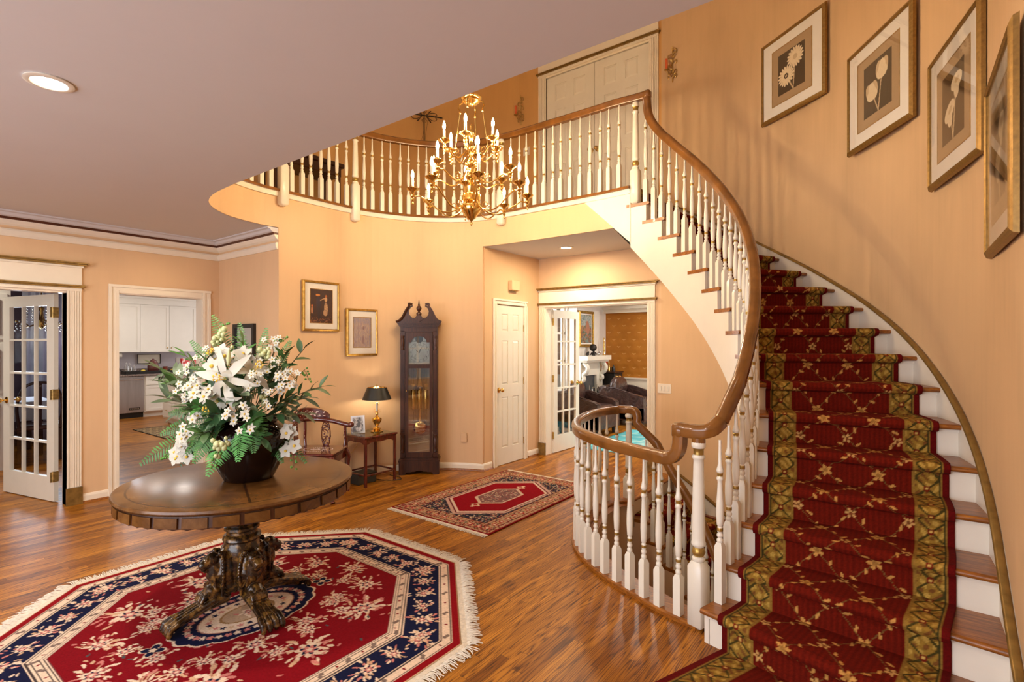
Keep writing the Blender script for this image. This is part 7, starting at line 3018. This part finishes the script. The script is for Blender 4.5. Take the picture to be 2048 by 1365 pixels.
MB().b2(-5.15, -4.75, 8.98, 10.02, 0.001, .04).build('hearth', [M_WHITE], t)
t = thing('fire_screen', 'wrought iron fire screen with silver scrolls before the fireplace', 'fire screen', (-4.9, 9.4, .04))
q = MB()
for y in (9.12, 9.42, 9.72):
    q.tube([(-4.92, y, .045), (-4.92, y, .72)], .008, 5)
for i in range(9):
    y = 9.15 + .065 * i
    for s_ in (-1, 1):
        q.tube([(-4.92, y + s_ * .05 * math.cos(a) * (1 - a / 9), .25 + .17 * (i % 3) + .10 * math.sin(a) * (1 - a / 9)) for a in np.linspace(0, 6, 12)], .008, 5)
q.build('scrollwork', [M_CHROME], t)
MB().b2(-4.935, -4.93, 9.12, 9.72, .05, .55).build('mesh_panel', [M_BLACK], t)
t = thing('fire_tools', 'brass fireplace tool set standing right of the fireplace', 'fire tools', (-4.75, 9.95, .0))
MB().lathe([(.001, 0), (.10, 0), (.10, .02), (.03, .03), (.001, .04)], (-4.68, 9.95, .0), 16).build('base', [M_BRASS], t)
for i in range(4):
    MB().cyl((-4.70 + .05 * math.cos(i * 1.57), 9.95 + .05 * math.sin(i * 1.57), .04), (-4.70 + .05 * math.cos(i * 1.57), 9.95 + .05 * math.sin(i * 1.57), .85), .009, 6).ball((-4.70 + .05 * math.cos(i * 1.57), 9.95 + .05 * math.sin(i * 1.57), .86), .018, 8, 6).build('tool', [M_BRASS], t)


def paint_land(U, V, w, h):
    P = Paint(U, V, srgb(120, 134, 128))
    rg = np.random.default_rng(1)
    for i in range(260):
        x, y = rg.uniform(-w, w), rg.uniform(-h, h)
        c = ((150, 160, 156), (170, 168, 160)) if y > .2 * h else ((140, 96, 76), (96, 104, 84), (160, 120, 90))
        P.ell(x, y, w * .12, h * .06, rg.uniform(-.3, .3), srgb(*c[i % len(c)]))
    P.ell(w * .3, h * .1, w * .35, h * .5, .2, srgb(168, 118, 96))
    return P


picture('framed_painting', 'gilt-framed landscape painting over the fireplace mantel', (-5.145, 9.36, 1.84), R(90), .64, .74, .06, .05, M_FRAME, (.03, .03), paint_land, 60, glass=False)
q = MB()
q.ball((-5.0, 9.420, 1.46), .075, 12, 8).tube([(-5.0, 9.42, 1.30), (-4.98, 9.44, 1.36), (-5.0, 9.42, 1.40)], [.05, .02, .02], 8)
for i in range(5):
    q.tube([(-5.0, 9.42, 1.31), (-4.99, 9.34 + .04 * i, 1.36), (-4.99, 9.28 + .07 * i, 1.32)], .012, 5)
tag(q.build('globe_ornament', [M_IRON], None, loc=(-5.0, 9.42, 1.30)), 'dark globe-shaped ornament on the mantel', 'ornament')
q = MB().lathe([(.001, 0), (.04, 0), (.03, .02), (.012, .05), (.012, .09), (.025, .10), (.012, .11), (.012, .36), (.001, .37)], (-5.0, 9.90, 1.30), 10)
tag(q.build('candlestick', [M_BRASS], None, loc=(-5.0, 9.90, 1.30)), 'tall candle in a brass stick at the right end of the mantel', 'candlestick')
for y, x, lab, c_ in ((9.18, -5.0, 'small dark figurine on the mantel left of the globe', M_IRON), (9.66, -5.0, 'small silver figurine on the mantel right of the globe', M_CHROME)):
    q = MB().ball((x, y, 1.335), .033, 8, 6, 0, (1, 1.5, 1)).ball((x, y + .04, 1.37), .02, 8, 6)
    tag(q.build('figurine', [c_], None, loc=(x, y, 1.30)), lab, 'ornament')


def armchair(name, label, loc, rz, W=.92, D=.85, tuft=False):
    t = thing(name, label, 'armchair', loc, rz, local=True)
    M_L = M_LEATHER
    q = MB().bbox((0, 0, .24), (W, D, .26), .02)
    q.build('base', [M_L], t, world=False)
    MB().bbox((0, -.06, .43), (W - .24, D - .16, .14), .045).build('seat_cushion', [M_L], t, world=False)
    for s_ in (-1, 1):
        q = MB()
        pr = [(-D / 2, .12), (D / 2, .12), (D / 2, .70), (.12, .68), (-.10, .62), (-D / 2 + .1, .58), (-D / 2 + .02, .54)]
        q.plate([(y, z) for y, z in pr], Matrix.Translation((s_ * (W / 2 - .06), 0, 0)) @ Matrix.Rotation(R(90), 4, 'Z') @ Rx(R(90)), .12)
        q.build('arm', [M_L], t, world=False)
        q = MB()
        q.tube([(s_ * (W / 2 - .06), -D / 2 + .01, .54), (s_ * (W / 2 - .06), -.1, .63), (s_ * (W / 2 - .06), .12, .69), (s_ * (W / 2 - .06), D / 2, .71)], .014, 6)
        q.build('piping', [M_L], t, world=False)
    MB().bbox((0, D / 2 - .07, .44), (W - .02, .14, .58), .03).build('back', [M_L], t, world=False)
    q = MB()
    n, m = 14, 10
    rings = []
    for j in range(m + 1):
        v = j / m
        ring = []
        for i in range(n):
            a = 2 * PI * i / n
            w_ = (W / 2 - .14) * (1 if abs(math.cos(a)) < .99 else 1)
            e = math.sin(PI * (v * .9 + .05)) ** .35
            ring.append((w_ * e * math.copysign(abs(math.cos(a)) ** .4, math.cos(a)), D / 2 - .20 + .085 * e * math.copysign(abs(math.sin(a)) ** .7, math.sin(a)), .50 + .38 * v))
        rings.append(ring)
    q.loft(rings, True, True, 0, True)
    q.build('back_cushion', [M_L], t, world=False)
    for sx in (-1, 1):
        for sy in (-1, 1):
            MB().lathe([(.02, 0), (.03, .05), (.035, .12), (.001, .12)], (sx * (W / 2 - .08), sy * (D / 2 - .08), 0), 8).build('foot', [M_BLACK], t, world=False)


lm = NT('brown_leather')
_n = lm.noise(lm.mapping(lm.obj(), (1, 1, 1)), 9, 4, .6, 1)
lm.set(lm.ramp(_n, [(.3, (.03, .014, .012)), (.7, (.08, .038, .03))]), .28, 0, .8)
lm.bump(_n, .5, .03)
M_LEATHER = lm.m
armchair('leather_armchair', 'brown leather armchair nearer the glass door, half hidden by it', (-4.36, 8.0, 0), R(90), .8, .84)
armchair('leather_armchair', 'brown leather armchair beside the fireplace, facing right', (-4.22, 9.5, 0), R(90), .9, .92)
U, V = np.meshgrid(np.linspace(-3.85, -1.2, 60), np.linspace(6.75, 8.7, 40))
P = Paint(U, V, srgb(96, 178, 188))
for i in range(200):
    P.flower(random.uniform(-3.8, -1.3), random.uniform(6.8, 8.6), .09, 5, random.uniform(0, 2), srgb(*((120, 196, 200), (80, 160, 176), (170, 206, 200))[i % 3]), .4)
t = thing('blue_rug', 'pale turquoise rug on the living room floor', 'rug', (-2.5, 7.7, 0))
grid_obj('pile', U, V, np.full(U.shape, .012), P.C, bpy.data.materials['rug_pile'], t).modifiers.new('thick', 'SOLIDIFY').thickness = .01
# bar cabinet with bottles
t = thing('bar_table', 'small dark table with bottles between the fireplace and the armchair', 'table', (-5.08, 10.3, 0))
MB().bbox((-5.08, 10.32, .93), (.46, .45, .03), .005).build('tabletop', [M_MAHOG], t)
MB().bbox((-5.08, 10.32, .46), (.42, .40, .90), .005).build('body', [M_BLACK], t)
for i, (x, y, h, m_, lab) in enumerate(((-5.20, 10.18, .22, M_GLASS2, 'clear decanter on the bar table'), (-5.11, 10.2, .30, simple('red_bottle', (.5, .03, .03), .2), 'red bottle on the bar table, tallest of the group'), (-5.03, 10.18, .20, M_BRASS, 'golden bottle on the bar table'), (-4.93, 10.2, .14, M_BLACK, 'round black bottle at the right of the bar table'))):
    q = MB().lathe([(.001, 0), (.04, 0), (.042, .02), (.042, h * .6), (.014, h * .78), (.014, h), (.001, h)], (x, y, .946), 12)
    tag(q.build('bottle', [m_], None, loc=(x, y, .946)), lab, 'bottle')
for x_, y_, lab in ((-3.2, 7.4, 'added recessed fill light just inside the living room'), (-3.4, 9.6, 'added recessed fill light near the tufted wall')):
    downlight('recessed_light', x_, y_, 2.70, 28, lab, NEUT)  # downlights out of view, added to brighten the living room
